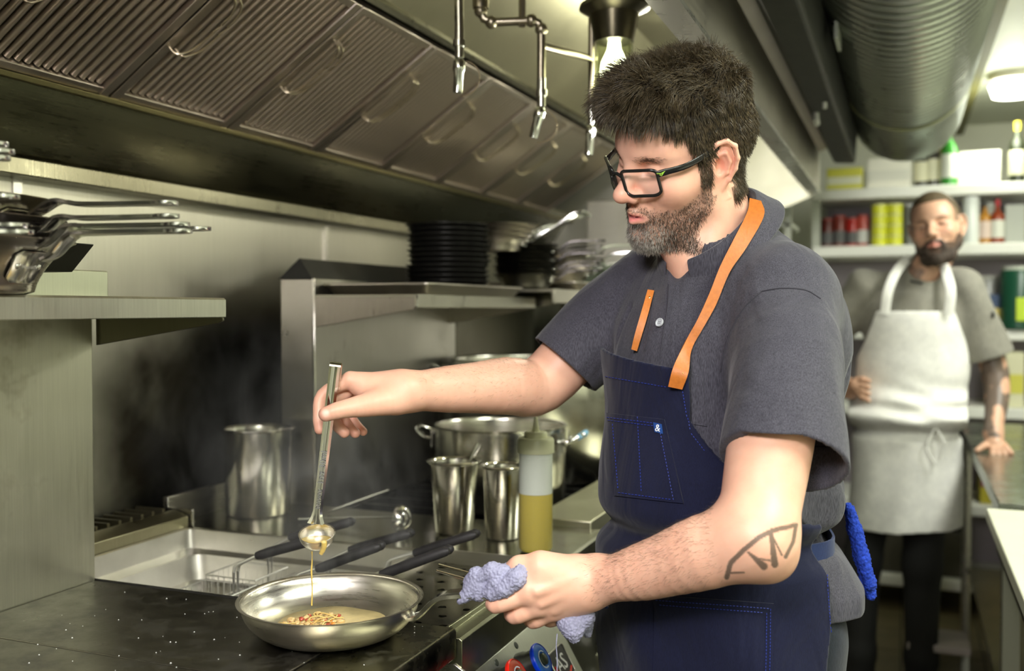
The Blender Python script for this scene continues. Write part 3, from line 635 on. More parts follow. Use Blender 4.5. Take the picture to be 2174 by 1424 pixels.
# ------------------------------------------------------------------ skillets
ETCH = plain('etched_mark', (0.85, 0.85, 0.82), 0.5, 0.6)
def skillet(loc, az, label, R=0.14, H=0.045, base=0.10, group=None, hl=0.20, rise=0.035, dip=0.0, name='skillet', rimcol=None, cat='pan', etch=False, hmat=None, bmat=None, flat=False, tilt=0, round_=False, hw=1.0, straight=False):
    t = thing(name, label, cat, loc, group=group, rot=(tilt, 0, az))
    k = 9; prof = [(0.0, 0.0012), (base * 0.9, 0.0), (base, 0.003)]
    for i in range(1, k + 1):
        u = i / k; prof.append((base + (R - base) * (u ** 1.15 * 0.75 + 0.25 * u ** 4), 0.003 + (H - 0.003) * (1 - (1 - u) ** 1.7 * 0.9) if False else 0.003 + (H - 0.003) * u ** 0.85))
    if round_: prof = [(0.0, 0.0012), (base * 0.86, 0.0), (base * 0.95, 0.001)] + [(base + (R - 0.003 - base) * math.sin(PI / 2 * q / 10), H * (1 - math.cos(PI / 2 * q / 10)) ** 0.9 + 0.001) for q in range(1, 11)]
    prof += [(R + 0.002, H + 0.0006), (R + 0.0025, H + 0.0018), (R, H + 0.002)]
    if round_: prof += [(base + (R - 0.003 - base) * math.sin(PI / 2 * q / 10) - 0.0022, H * (1 - math.cos(PI / 2 * q / 10)) ** 0.9 + 0.0038) for q in range(9, 1, -1)]
    for i in (range(k, 0, -1) if not round_ else ()):
        u = i / k; prof.append((base + (R - base) * (u ** 1.15 * 0.75 + 0.25 * u ** 4) - 0.0022, 0.0052 + (H - 0.004) * u ** 0.85))
    prof += [(base - 0.006, 0.0045), (0.0, 0.004)]
    part('body', MB().lathe(prof, 72, cap=False), bmat or ST_PAN, t, smooth=55)
    zr = H * 0.62; xr = R - 0.004
    pts = smoothline([(xr - 0.002, 0, zr), (xr + 0.012, 0, zr + 0.006), (xr + 0.035, 0, H + rise * 0.55), (xr + 0.062, 0, H + rise * 0.92), (xr + 0.10, 0, H + rise), (xr + hl * 0.8, 0, H + rise - dip), (xr + hl, 0, H + rise - dip * 1.2)], 6)
    if straight: pts = smoothline([(xr - 0.002, 0, zr), (xr + 0.02, 0, H * 0.9), (xr + hl * 0.5, 0, H + rise * 0.45), (xr + hl * 0.8, 0, H + rise * 0.9), (xr + hl, 0, H + rise)], 6)
    h = MB(); n = len(pts); sec = []
    for i, p in enumerate(pts):
        u = i / (n - 1); w = hw * (0.0085 + 0.004 * math.sin(PI * min(1, u * 1.3))) if u < 0.9 else 0.0115 * math.sqrt(max(0.03, 1 - ((u - 0.9) / 0.1) ** 2))
        a = pts[max(0, i - 1)]; b = pts[min(n - 1, i + 1)]; tt = (b - a).normalized(); up = Vector((0, 1, 0)).cross(tt) * -1
        if up.z < 0: up = -up
        ring = [(-1, -0.15), (-1, 0.75), (-0.80, 0.9), (-0.62, 0.45), (0.62, 0.45), (0.80, 0.9), (1, 0.75), (1, -0.15), (0.7, -0.5), (-0.7, -0.5)]
        sec.append([p + Vector((0, 1, 0)) * (y * w) + up * (z * 0.0036 * hw) for y, z in ring])
    vs = [q for s_ in sec for q in s_]; m = 10
    fs = [(i * m + j, i * m + (j + 1) % m, (i + 1) * m + (j + 1) % m, (i + 1) * m + j) for i in range(n - 1) for j in range(m)] + [tuple(range(m)), tuple(range((n - 1) * m, n * m))]
    h.add(vs, fs); hd = part('handle', h, hmat or CHROME, t, smooth=50)
    br_ = MB(); a0 = 0.030 / R; rows = []
    for z in (H * 0.22, H * 0.30, H * 0.70, H * 0.78):
        u = ((z - 0.003) / (H - 0.003)) ** (1 / 0.85); rr = base + (R - base) * (u ** 1.15 * 0.75 + 0.25 * u ** 4) + 0.0022
        aa = a0 * (0.75 if z < H * 0.25 or z > H * 0.75 else 1.0); rows.append([(rr * math.cos(q), rr * math.sin(q), z) for q in np.linspace(-aa, aa, 9)])
    vs = [q for r_ in rows for q in r_]; br_.add(vs, [(i * 9 + j, i * 9 + j + 1, (i + 1) * 9 + j + 1, (i + 1) * 9 + j) for i in range(3) for j in range(8)])
    bp = part('bracket', br_, ST_POL, t, smooth=60); sd = bp.modifiers.new('thick', 'SOLIDIFY'); sd.thickness = 0.0022; sd.offset = 1
    zz = H * 0.52; u = ((zz - 0.003) / (H - 0.003)) ** (1 / 0.85); rr = base + (R - base) * (u ** 1.15 * 0.75 + 0.25 * u ** 4) + 0.004
    for s in (-1, 1):
        q = s * a0 * 0.68
        part('rivet', MB().ball((rr * math.cos(q), rr * math.sin(q), zz), 0.0042, 8, (0.6, 1, 1) if False else (1, 1, 1)), CHROME, t, smooth=80)
    if etch:
        M = Matrix.Translation((rr * math.cos(0.0) + 0.0012, 0.0, zz - 0.001)) @ Matrix(((0, 0, 1, 0), (1, 0, 0, 0), (0, 1, 0, 0), (0, 0, 0, 1)))
        M = Matrix.Translation((rr + 0.0014, 0.0, zz - 0.001)) @ Matrix(((0, 0.35, 0.93, 0), (1, 0, 0, 0), (0, 0.93, -0.35, 0), (0, 0, 0, 1)))
        text_part('etched_lettering', 'Vollrath', 0.0075, ETCH, bp, M, 0.0001)
    return t

# the chef's pan
AZP = math.atan2(1.152 - 1.127, -0.45 + 0.703)
pan = skillet((-0.703, 1.130, 0.9302), AZP, 'steel saute pan of frying food on the hot plate under the ladle', R=0.120, H=0.047, base=0.070, hl=0.165, rise=0.020, name='saute_pan', round_=True, hw=1.35)
SAUCE = plain('thin_sauce', (0.66, 0.52, 0.25), 0.3, noisy=0.2, nscale=40)
bm = MB(); pts = []
for i in range(40):
    a = 2 * PI * i / 40; r = 0.081 + 0.003 * math.sin(3 * a + 1) + 0.002 * math.sin(7 * a)
    pts.append((r * math.cos(a), r * math.sin(a)))
loft(bm, [([(x * 1.0, y * 1.0) for x, y in pts], 0.0085), ([(x * 0.97, y * 0.97) for x, y in pts], 0.0112), ([(x * 0.5, y * 0.5) for x, y in pts], 0.0116)])
sc = solo('pan_sauce', bm, SAUCE, 'shallow pale golden sauce pooled in the saute pan', 'sauce', (-0.703, 1.130, 0.9302), smooth=60)
FOOD = [plain('bacon_red', (0.50, 0.09, 0.05), 0.35, coat=0.4), plain('onion_gold', (0.80, 0.55, 0.18), 0.3, coat=0.4), plain('pale_bit', (0.66, 0.46, 0.20), 0.3, coat=0.4), plain('orange_bit', (0.80, 0.30, 0.05), 0.3, coat=0.4)]
rr = random.Random(5); meshes = []
for kx in range(10):
    m = MB()
    if kx % 3 == 0:
        L_ = 0.010 + 0.006 * rr.random(); m.tube(smoothline([(-L_, 0, 0), (-L_ * .3, L_ * .5, 0.003), (L_ * .4, L_ * .2, 0.004), (L_, -L_ * .4, 0.001)], 4), [0.0012] * 13, 5, flat=0.7)
    else:
        b = MB().ball((0, 0, 0), 0.0030 + 0.0018 * rr.random(), 5, (1.3, 0.9, 0.6)); b.v = [(x + rr.uniform(-1, 1) * .0009, y + rr.uniform(-1, 1) * .0009, z + rr.uniform(-1, 1) * .0006) for x, y, z in b.v]; m.merge(b)
    meshes.append(mesh_of('food_piece', m, FOOD[(1, 0, 2, 1, 3, 2, 1, 2, 0, 1)[kx]], 80))
names = {0: ('onion_strip', 'curled onion strip frying in the shallow sauce', 'onion'), 1: ('bacon_piece', 'small browned bit of food frying in the shallow sauce', 'food')}
for i in range(96):
    kx = rr.choice((0, 1, 2, 1, 4, 5, 7, 8, 2, 5, 7, 4)); a = rr.uniform(0, 2 * PI); r = 0.040 * rr.random() ** 0.6
    o = place('onion_strip' if kx % 3 == 0 else 'food_bit', meshes[kx], None, (-0.703 - 0.024 + r * math.cos(a), 1.130 - 0.002 + r * math.sin(a), 0.9302 + 0.0112 + rr.random() * 0.0025))
    o.rotation_euler = (rr.uniform(-.3, .3), rr.uniform(-.3, .3), rr.uniform(0, 6.28))
    tag(o, *(('curled onion strip frying in the sauce of the saute pan', 'onion') if kx % 3 == 0 else ('chopped bit of food frying in the sauce of the saute pan', 'food')), group='onion strips in the pan' if kx % 3 == 0 else 'chopped bits in the pan')

# stack on the near shelf
AZL = 0.152
BR_RIM = steel('seasoned_steel', (0.42, 0.38, 0.28), 0.3, (3, 3, 60), 0.1, dirt=0.25, dcol=(0.25, 0.15, 0.03), dscale=9)
cx, cy = -1.020, 0.825
USED = steel('used_pan_steel', (0.42, 0.39, 0.35), 0.30, (3, 3, 60), 0.08, gb=0.03)
specs = [(0.0, 0, 'lowest skillet of the stack on the near shelf, etched handle plate in view', True, 0.006), (0.0125, 0.015, 'second skillet up in the stack on the near shelf', False, 0.001),
         (0.0245, -0.02, 'third skillet up in the stack on the near shelf', False, -0.003), (0.047, 0.03, 'fourth skillet up, brown-rimmed, on the near shelf', False, -0.010)]
for dz, da, lab, et, rs in specs:
    skillet((cx - dz * 0.35, cy - dz * 0.2, 1.3765 + dz), AZL + da, lab, R=0.134, H=0.060, base=0.090, hl=0.180, rise=rs, group='skillets stacked on the near shelf', etch=et, bmat=BR_RIM if dz > .04 else USED)
skillet((cx - 0.02, cy + 0.02, 1.402), AZL + 0.20, 'near shelf skillet whose handle swings out behind the others', R=0.112, H=0.05, base=0.085, hl=0.20, rise=0.0, group='skillets stacked on the near shelf')
for i, (z, x) in enumerate(((1.433, 0.018), (1.440, 0.010), (1.469, 0.0), (1.508, -0.012), (1.514, -0.006), (1.522, -0.014))):
    skillet((cx + x, cy - 0.225, z - 0.058), 0.66, 'skillet stack at the left edge, ' + ('lowest handle', 'second handle up', 'third handle, alone in a gap', 'fourth handle up', 'fifth handle up', 'topmost handle')[i], R=0.10, H=0.04, base=0.075, hl=0.150, rise=0.02, group='skillets at the left edge', bmat=USED)
solo('dark_tray', MB().prism([(-1.188, 1.410), (-1.188, 1.447), (-1.02, 1.447), (-1.06, 1.410)], 'y', 0.98, 1.05), CHAR, 'small black tray standing behind the skillets on the near shelf', 'tray', bevel=0.002)
bpm = solo('shelf_block', MB().box(-1.188, -1.150, 0.85, 1.21, 1.3765, 1.418), steel('block_steel', (0.64, 0.66, 0.52), 0.4, (2, 60, 2)), 'plain steel box lying along the back of the near shelf', 'box', bevel=0.002)

# ------------------------------------------------------------------ cups, pots, bottle on the counter
def bain(name, label, x, y, z, r, h, group=None, rb=None, lip=0.006, cat='pot'):
    rb = rb or r * 0.9
    t = thing(name, label, cat, (x, y, z), group=group)
    part('body', MB().lathe([(0, 0.001), (rb - 0.004, 0), (rb, 0.004), (r, h - 0.012), (r + 0.001, h - 0.006), (r + 0.001, h - 0.004), (r - 0.001, h - 0.004), (r - 0.0025, h - 0.012), (rb - 0.0022, 0.005), (0, 0.0035)], 64, cap=False), ST_POT, t, smooth=50)
    part('rim', MB().lathe([(r - 0.001, h - 0.004), (r + 0.002, h - 0.005), (r + lip, h - 0.003), (r + lip + 0.001, h), (r + lip - 0.001, h + 0.0015), (r + 0.001, h + 0.0005), (r - 0.0015, h - 0.002)], 64, cap=False), ST_POL, t, smooth=70)
    return t
bain('bain_marie_pot', 'tall steel bain marie pot on the counter, farthest left, behind the tank', -1.262, 1.745, 0.9302, 0.070, 0.180, rb=0.066)
bain('steel_cup', 'steel cup holding a spoon, left of the oil bottle', -0.803, 1.735, 0.9302, 0.046, 0.138, 'steel cups', rb=0.037)
bain('steel_cup', 'narrower empty steel cup directly behind the oil bottle', -0.697, 1.722, 0.9302, 0.037, 0.137, 'steel cups', rb=0.033)
sp = thing('spoon', 'steel spoon leaning in the left steel cup', 'spoon', (-0.80, 1.735, 0.94))
part('stem', MB().tube(smoothline([(-0.02, 0, 0.0), (0.012, 0.003, 0.07), (0.030, 0.005, 0.128), (0.046, 0.007, 0.162)], 5), [0.003] * 9 + [0.0045] * 4 + [0.006] * 3, 8, flat=0.35, up=(0, 1, 0)), CHROME, sp, smooth=70)
part('bowl', MB().ball((-0.022, 0, 0.006), 0.018, 8, (0.5, 0.8, 1.0)), CHROME, sp, smooth=80)

sq = thing('squeeze_bottle', 'clear squeeze bottle half full of golden oil on the counter', 'bottle', (-0.604, 1.648, 0.9302))
PL, nt_, bs_ = nodes('clear_plastic'); bs_.inputs['Base Color'].default_value = (0.86, 0.92, 0.84, 1); bs_.inputs['Roughness'].default_value = 0.2; bs_.inputs['Alpha'].default_value = 0.06; R0 = 0.0315
part('bottle_body', MB().lathe([(0, 0.001), (R0 - 0.004, 0), (R0, 0.005), (R0, 0.16), (R0 - 0.001, 0.178), (R0 - 0.003, 0.184), (R0 - 0.0045, 0.184), (R0 - 0.0022, 0.17), (R0 - 0.0015, 0.16), (R0 - 0.0015, 0.007), (0, 0.0025)], 48, cap=False), PL, sq, smooth=60)
OIL = plain('golden_oil', (0.56, 0.43, 0.008), 0.4, spec=0.2); OIL.node_tree.nodes['Principled BSDF'].inputs['Subsurface Weight'].default_value = 0.0; OIL.node_tree.nodes['Principled BSDF'].inputs['Subsurface Radius'].default_value = (0.03, 0.02, 0.004)
part('oil', MB().lathe([(0, 0.0028), (R0 - 0.005, 0.0028), (R0 - 0.002, 0.008), (R0 - 0.002, 0.104), (0, 0.104)], 48, cap=False), OIL, sq, smooth=50)
FRO, nt_, bs_ = nodes('frosted_plastic'); bs_.inputs['Base Color'].default_value = (0.80, 0.84, 0.74, 1); bs_.inputs['Roughness'].default_value = 0.4; bs_.inputs['Alpha'].default_value = 0.92
part('frosted_wall', MB().lathe([(R0 - 0.002, 0.1045), (R0 - 0.002, 0.176)], 48, cap=False), FRO, sq, smooth=50)
CAP = plain('pale_yellow_cap', (0.80, 0.80, 0.52), 0.35, trans=0.15)
part('cap', MB().lathe([(R0 - 0.006, 0.176), (R0 + 0.0012, 0.176), (R0 + 0.0012, 0.198), (R0 - 0.001, 0.202), (0.021, 0.203), (0.0205, 0.211), (0.019, 0.213), (0.0075, 0.213), (0.006, 0.218), (0.0025, 0.243), (0.0015, 0.244), (0, 0.244)], 48, cap=False), CAP, sq, smooth=35)

def lay_ladle(name, label, a, b, rb):
    t = thing(name, label, 'ladle', a); d = Vector(b) - Vector(a)
    part('stem', MB().tube([(0, 0, 0), d * 0.5, d], 0.0065, 8, flat=0.3), CHROME, t, smooth=70)
    part('bowl', MB().merge(MB().lathe([(rb * math.sin(q), -rb * math.cos(q)) for q in np.linspace(0.001, PI / 2, 8)] + [((rb - .0015) * math.sin(q), -(rb - .0015) * math.cos(q)) for q in np.linspace(PI / 2, 0.001, 8)], 28, cap=False), Matrix.Translation(d + Vector((0.0, 0, -0.002))) @ Matrix.Rotation(math.radians(-90), 4, 'Y')), CHROME, t, smooth=60)
    return t
lay_ladle('counter_ladle', 'ladle lying on the counter behind the fry baskets, bowl to the right', (-1.13, 1.70, 0.937), (-0.905, 1.70, 0.958), 0.026)
tn = thing('tongs', 'steel serving tongs resting across the left end of the counter', 'tongs', (-1.12, 1.79, 0.935))
part('arm', MB().tube([(0, 0, 0), (0.09, 0.02, 0.035), (0.13, 0.03, 0.05)], [0.006, 0.011, 0.009], 8, flat=0.2), CHROME, tn)

def stock_pot(name, label, c, r, h, group=None, handles=None, tape=False):
    t = thing(name, label, 'pot', c, group=group)
    part('body', MB().lathe([(0, 0.001), (r - 0.012, 0), (r, 0.012), (r, h), (r + 0.004, h + 0.001), (r + 0.005, h + 0.005), (r + 0.001, h + 0.006), (r - 0.002, h + 0.004), (r - 0.003, h - 0.002), (r - 0.003, 0.012), (0, 0.005)], 80, cap=False), ST_POT, t, smooth=50)
    if handles is not None:
        for i, a in enumerate(handles):
            zc = h - 0.028; ca, sa = math.cos(a), math.sin(a)
            q = [(r, -0.042, 0), (r + 0.022, -0.040, 0.004), (r + 0.045, -0.022, 0.016), (r + 0.050, 0, 0.020), (r + 0.045, 0.022, 0.016), (r + 0.022, 0.040, 0.004), (r, 0.042, 0)]
            pts = [(x * ca - y * sa, x * sa + y * ca, zc + z) for x, y, z in q]
            hd = part('handle', MB().tube(smoothline(pts, 5), 0.0055, 8), CHROME, t, smooth=70)
            for s in (-1, 1):
                x, y = r + 0.002, 0.042 * s
                part('handle_plate', MB().merge(MB().box(-0.002, 0.002, -0.012, 0.012, -0.02, 0.02), Matrix.Translation((x * ca - y * sa, x * sa + y * ca, zc)) @ Matrix.Rotation(a + 0.042 * s / r, 4, 'Z')), ST_POL, hd)
            if tape and i == 1:
                q = [(r + 0.040, -0.030, 0.012), (r + 0.0505, 0, 0.0205), (r + 0.040, 0.030, 0.012)]
                part('blue_tape', MB().tube(smoothline([(x * ca - y * sa, x * sa + y * ca, zc + z) for x, y, z in q], 5), 0.0068, 8), plain('blue_tape', (0.25, 0.50, 0.72), 0.6), hd, smooth=70)
    return t
vr = math.atan2(RT[1], RT[0])
stock_pot('stock_pot', 'wide low stock pot with two loop handles, one wrapped in blue tape', (-0.862, 2.115, 0.905), 0.150, 0.185, 'stock pots on the burners', (vr + PI - 0.28, vr - 0.30), tape=True)
stock_pot('stock_pot', 'huge deep stock pot at the back, beside the apron', (-0.945, 2.575, 0.905), 0.232, 0.315, 'stock pots on the burners', (vr + PI,))

# ------------------------------------------------------------------ on the burner range shelf
def sheet_tray(label, x0, x1, y0, y1, z, group):
    m = MB(); t = 0.0012
    def rc(e): return rrect(x0 + e, x1 - e, y0 + e, y1 - e, 0.02)
    loft(m, [(rc(0.0), z + 0.024), (rc(0.004), z + 0.025), (rc(0.018), z + 0.004), (rc(0.022), z + 0.0022)])
    loft(m, [(rc(0.0), z + 0.024), (rc(0.0), z + 0.021), (rc(0.004), z + 0.020), (rc(0.017), z + 0.001), (rc(0.022), z)])
    m.v = [(x - x0, y - y0, zz - z) for x, y, zz in m.v]
    return solo('sheet_tray', m, steel('tray_alu', (0.60, 0.56, 0.50), 0.36, (5, 5, 5)), label, 'tray', (x0, y0, z), group, smooth=50)
sheet_tray('aluminium sheet tray under the black pan stack on the middle shelf', -1.195, -0.925, 1.885, 2.44, 1.3905, 'sheet trays')
sheet_tray('aluminium sheet tray on the farther shelf, under the leaning skillets', -1.15, -0.86, 2.70, 2.98, 1.4125, 'sheet trays')
bp0 = None
rk = random.Random(3)
for i in range(13):
    zb = 1.3945 + i * 0.0128; lab = 'round black pan, %s of the tall black stack on the sheet tray' % ('lowest', 'second from the bottom', 'third from the bottom', 'fourth from the bottom', 'fifth from the bottom', 'sixth from the bottom', 'middle one', 'sixth from the top', 'fifth from the top', 'fourth from the top', 'third from the top', 'second from the top', 'topmost')[i]
    loc = (-1.082 + rk.uniform(-.004, .004), 2.305 + rk.uniform(-.004, .004), zb)
    if bp0 is None:
        bp0 = solo('black_pan', MB().lathe([(0, 0), (0.087, 0), (0.091, 0.003), (0.100, 0.020), (0.106, 0.0225), (0.106, 0.024), (0.0995, 0.0235), (0.089, 0.005), (0, 0.003)], 40, cap=False), BLACK_IRON, lab, 'pan', loc, 'round black pans stacked on the tray', smooth=50)
    else: dup(bp0, loc, lab)
dk = steel('dark_pan_steel', (0.14, 0.135, 0.12), 0.30, (3, 3, 60), 0.1)
hdk = steel('dark_handle', (0.12, 0.11, 0.11), 0.28, (3, 3, 3), 0.1)
pos = ('lowest', 'second from the bottom', 'third from the bottom', 'fourth from the bottom', 'fifth from the bottom', 'sixth from the bottom', 'seventh from the bottom', 'eighth from the bottom')
s0 = None
for i in range(8):
    lab = 'dark handled skillet in the nested stack right of the black pans, ' + pos[i]
    loc = (-0.985 + 0.004 * (i % 2), 2.60, 1.414 + i * 0.0115)
    if s0 is None: s0 = skillet(loc, 0.30, lab, R=0.088, H=0.04, base=0.066, hl=0.135, rise=0.012, group='dark skillets on the middle shelf', bmat=dk, hmat=hdk)
    else: dup(s0, loc, lab, rot=(0, 0, 0.30 + (0.08, -0.06, 0.0, 0.22, -0.1, 0.05, 0.12, -0.04)[i]))
for i in range(4):
    skillet((-1.03 + 0.008 * i, 2.49, 1.512 + i * 0.012), 0.16 + 0.13 * i, 'bright steel skillet with raised handle on top of the dark ones, ' + ('lowest', 'second', 'third', 'topmost')[i], R=0.095, H=0.035, base=0.07, hl=0.155, rise=0.070 - 0.014 * i, straight=True, group='bright skillets on top')
for i, (dx, dz, az) in enumerate(((0.0, 0.0, 0.30), (0.02, 0.030, 0.15), (0.0, 0.055, 0.4))):
    skillet((-0.965 + dx, 2.83, 1.4145 + 0.024 + dz), az, 'steel skillet on the farther shelf, ' + ('lowest', 'middle one', 'uppermost')[i] + ' of the leaning three', R=0.10, H=0.035, base=0.075, hl=0.15, rise=0.02, group='skillets on the farther shelf')
pt = None
for i in range(9):
    lab = 'pale green-grey tray in the stack behind the chef shoulder, ' + (pos + ('topmost',))[i]; loc = (-0.955, 3.12, 1.4125 + i * 0.0105)
    if pt is None: pt = solo('stacked_tray', MB().prism(rrect(-0.13, 0.13, -0.12, 0.12, 0.03), 'z', 0, 0.0055), plain('pale_tray', (0.42, 0.50, 0.40), 0.45), lab, 'tray', loc, 'pale trays on the farther shelf', bevel=0.0015)
    else: dup(pt, loc, lab, rz=0.03 * (i % 3))

# ------------------------------------------------------------------ back shelves
WH = plain('white_shelf', (0.80, 0.80, 0.74), 0.4); WHP = plain('shelf_post', (0.50, 0.52, 0.44), 0.4)
bs = thing('back_shelving', 'white metal shelving across the end of the kitchen behind the second cook', 'shelving', (0.5, 5.0, 0))
SY0, SY1, SX0, SX1 = 4.78, 5.20, -0.40, 1.70
SZ = (1.905, 1.645, 1.272, 0.93, 0.50, 0.16)
for z in SZ: wpart('shelf_board', MB().box(SX0, SX1, SY0, SY1, z - 0.05, z), WH, bs, 0.006)
for x in (SX0, SX1 - 0.03, 0.55):
    for y in (SY0 + 0.01, SY1 - 0.03): wpart('post', MB().box(x, x + 0.035, y, y + 0.03, 0, 1.90 if x != SX0 else 1.90), WHP, bs)
wpart('back_sheet', MB().box(SX0, SX1, SY1, SY1 + 0.01, 0.1, 1.86), plain('mauve_back', (0.33, 0.29, 0.33), 0.5), bs)
def jar(name, label, cat, x, y, z, r, h, col, lid=None, neck=False, lab_col=None, trans=0):
    t = thing(name, label, cat, (x, y, z)); c = plain(name + '_c', col, 0.3, trans=trans)
    if neck: pr_ = [(0, 0), (r, 0.002), (r, h * 0.58), (r * 0.85, h * 0.66), (r * 0.34, h * 0.76), (r * 0.30, h * 0.95), (0, h * 0.95)]
    else: pr_ = [(0, 0), (r, 0.002), (r, h * 0.9), (r * 0.9, h * 0.95), (0, h * 0.95)]
    part('body', MB().lathe(pr_, 24, cap=False), c, t, smooth=50)
    if lid is not None:
        rl = r * 0.36 if neck else r * 0.92
        part('lid', MB().lathe([(0, h), (rl, h), (rl, h * 0.86), (0, h * 0.86)], 20, cap=False), plain(name + '_lid', lid, 0.4), t)
    if lab_col is not None: part('paper_label', MB().lathe([(r + 0.001, h * 0.12), (r + 0.001, h * 0.52)], 24, cap=False), plain(name + '_paper', lab_col, 0.6), t)
    return t
def carton(label, cat, x0, x1, y, z, h, col, dep=0.2, stripe=None, name='carton', rz=0):
    t = thing(name, label, cat, ((x0 + x1) / 2, y, z), rz)
    w = (x1 - x0) / 2
    part('box_body', MB().box(-w, w, 0, dep, 0, h), plain('carton_c', col, 0.6), t, 0.003)
    if stripe: part('printed_band', MB().box(-w * 0.96, w * 0.96, -0.0015, 0.0, h * 0.25, h * 0.6), plain('band_c', stripe, 0.6), t)
    return t
YI = 4.83
def px2x(px, y=YI):        # x of a feature seen at column px on the plane y
    v = FW + RT * (px - PCX) / FPX; return float(v[0] * y / v[1])
def px2z(px, py, y=YI):
    v = FW + RT * (px - PCX) / FPX - UP * (py - PCY) / FPX; return float(1.36 + v[2] * y / v[1])
# top shelf
carton('yellow and white carton on the top shelf beside the hood end', 'carton', px2x(1752), px2x(1828), YI, 1.905, 0.10, (0.62, 0.60, 0.08), stripe=(0.75, 0.75, 0.60))
carton('long white carton on the top shelf below the duct end', 'carton', px2x(1838), px2x(1930), YI, 1.905, 0.135, (0.72, 0.70, 0.62), stripe=(0.62, 0.61, 0.55))
jar('dark_bottle', 'dark bottle with cream label, left of the pair on the top shelf', 'bottle', px2x(1953), YI + .05, 1.905, 0.032, 0.22, (0.02, 0.02, 0.015), (0.02, 0.02, 0.02), True, (0.70, 0.68, 0.50))
jar('dark_bottle', 'dark bottle with cream label, right of the pair on the top shelf', 'bottle', px2x(1977), YI + .05, 1.905, 0.032, 0.24, (0.025, 0.02, 0.015), (0.02, 0.02, 0.02), True, (0.72, 0.70, 0.52))
jar('green_bottle', 'bright green bottle with black cap on the top shelf', 'bottle', px2x(2011), YI, 1.905, 0.034, 0.262, (0.04, 0.26, 0.03), (0.015, 0.015, 0.02), True, (0.72, 0.74, 0.66))
jar('brown_bottle', 'brown bottle squeezed behind the green bottle on the top shelf', 'bottle', px2x(1996), YI + .10, 1.905, 0.03, 0.22, (0.13, 0.08, 0.01), (0.1, 0.08, 0.02), True)
carton('wide pale box on the top shelf between the bottles', 'box', px2x(2032), px2x(2122), YI + .06, 1.905, 0.155, (0.72, 0.72, 0.64))
jar('wine_bottle', 'dark wine bottle with yellow neck foil at the right end of the top shelf', 'bottle', px2x(2154), YI, 1.905, 0.033, 0.262, (0.02, 0.025, 0.012), (0.62, 0.52, 0.03), True, (0.70, 0.68, 0.48))
# second shelf
z2 = 1.645
for i, (px, c, l) in enumerate(((1752, (0.10, 0.02, 0.015), 'dark red can at the left end of the second shelf'), (1778, (0.17, 0.03, 0.02), 'dull red can, second from the left post'), (1805, (0.35, 0.02, 0.015), 'bright red can, third from the left post'), (1828, (0.42, 0.07, 0.05), 'red and white can next to the yellow tins'))):
    jar('red_can', l, 'can', px2x(px), YI + .06, z2, 0.030, 0.135 + 0.012 * (i % 2), c, (0.3, 0.05, 0.04), lab_col=(0.10, 0.10, 0.10) if i < 3 else (0.55, 0.55, 0.52))
yt = None
pl4 = ('bottom', 'second', 'third', 'top')
for j, px in enumerate((1864, 1897)):
    for i in range(4):
        lab = 'yellow-green tin, %s one of the %s column on the second shelf' % (pl4[i], ('left', 'right')[j]); loc = (px2x(px), YI + .02, z2 + i * 0.0475)
        if yt is None:
            yt = thing('yellow_tin', lab, 'tin', loc, group='yellow tins on the second shelf')
            part('body', MB().lathe([(0, 0), (0.034, 0.0), (0.034, 0.042), (0.0, 0.042)], 28, cap=False), plain('tin_yellow', (0.66, 0.68, 0.04), 0.35, noisy=0.3, nscale=60), yt, smooth=40)
            part('lid', MB().lathe([(0, 0.0465), (0.035, 0.0465), (0.035, 0.041), (0, 0.041)], 28, cap=False), plain('tin_lid', (0.74, 0.74, 0.34), 0.35), yt, smooth=40)
        else: dup(yt, loc, lab)
jar('jar', 'tall white shaker with yellow foot, right of the second cook head', 'jar', px2x(2058), YI, z2, 0.035, 0.205, (0.72, 0.75, 0.72), (0.8, 0.82, 0.8))
jar('sauce_bottle', 'amber sauce bottle beside the white shaker', 'bottle', px2x(2088), YI, z2, 0.025, 0.185, (0.45, 0.20, 0.02), (0.05, 0.05, 0.04), True, (0.70, 0.55, 0.48))
jar('sauce_bottle', 'red sauce bottle with green neck and red cap', 'bottle', px2x(2114), YI, z2, 0.029, 0.19, (0.26, 0.04, 0.01), (0.45, 0.02, 0.03), True, (0.70, 0.70, 0.62))
jar('jar', 'slim pale jar behind the two sauce bottles', 'jar', px2x(2100), YI + .09, z2, 0.025, 0.185, (0.62, 0.62, 0.56), (0.7, 0.7, 0.66))
carton('pale plastic tub at the right end of the second shelf', 'tub', px2x(2132), px2x(2176), YI + .03, z2, 0.17, (0.48, 0.50, 0.45), name='tub')
jar('jar', 'grey jar partly behind the second cook head, left side', 'jar', px2x(1928), YI + .06, z2, 0.03, 0.19, (0.12, 0.12, 0.11), (0.5, 0.5, 0.5))
# third shelf
z3 = 1.272
jar('green_jug', 'dark green plastic jug with bright label at the right edge, third shelf', 'jug', px2x(2160), YI - .01, z3, 0.072, 0.27, (0.01, 0.065, 0.035), (0.55, 0.58, 0.50))
carton('bright yellow-green label card hanging on the green jug', 'label', px2x(2152), px2x(2176), YI - .088, z3 + 0.035, 0.10, (0.52, 0.68, 0.04), dep=0.004, name='jug_label')
carton('blue tub with yellow label beside the cook shoulder, third shelf', 'tub', px2x(2088), px2x(2122), YI, z3, 0.15, (0.05, 0.08, 0.16), stripe=(0.75, 0.60, 0.15), name='blue_tub')
jar('kettle', 'dull grey metal kettle behind the blue tub', 'kettle', px2x(2098), YI + .12, z3, 0.07, 0.235, (0.25, 0.25, 0.23), (0.35, 0.34, 0.30))
carton('black tub between the blue tub and the green jug', 'tub', px2x(2124), px2x(2140), YI + .02, z3, 0.19, (0.03, 0.035, 0.03), name='black_tub')
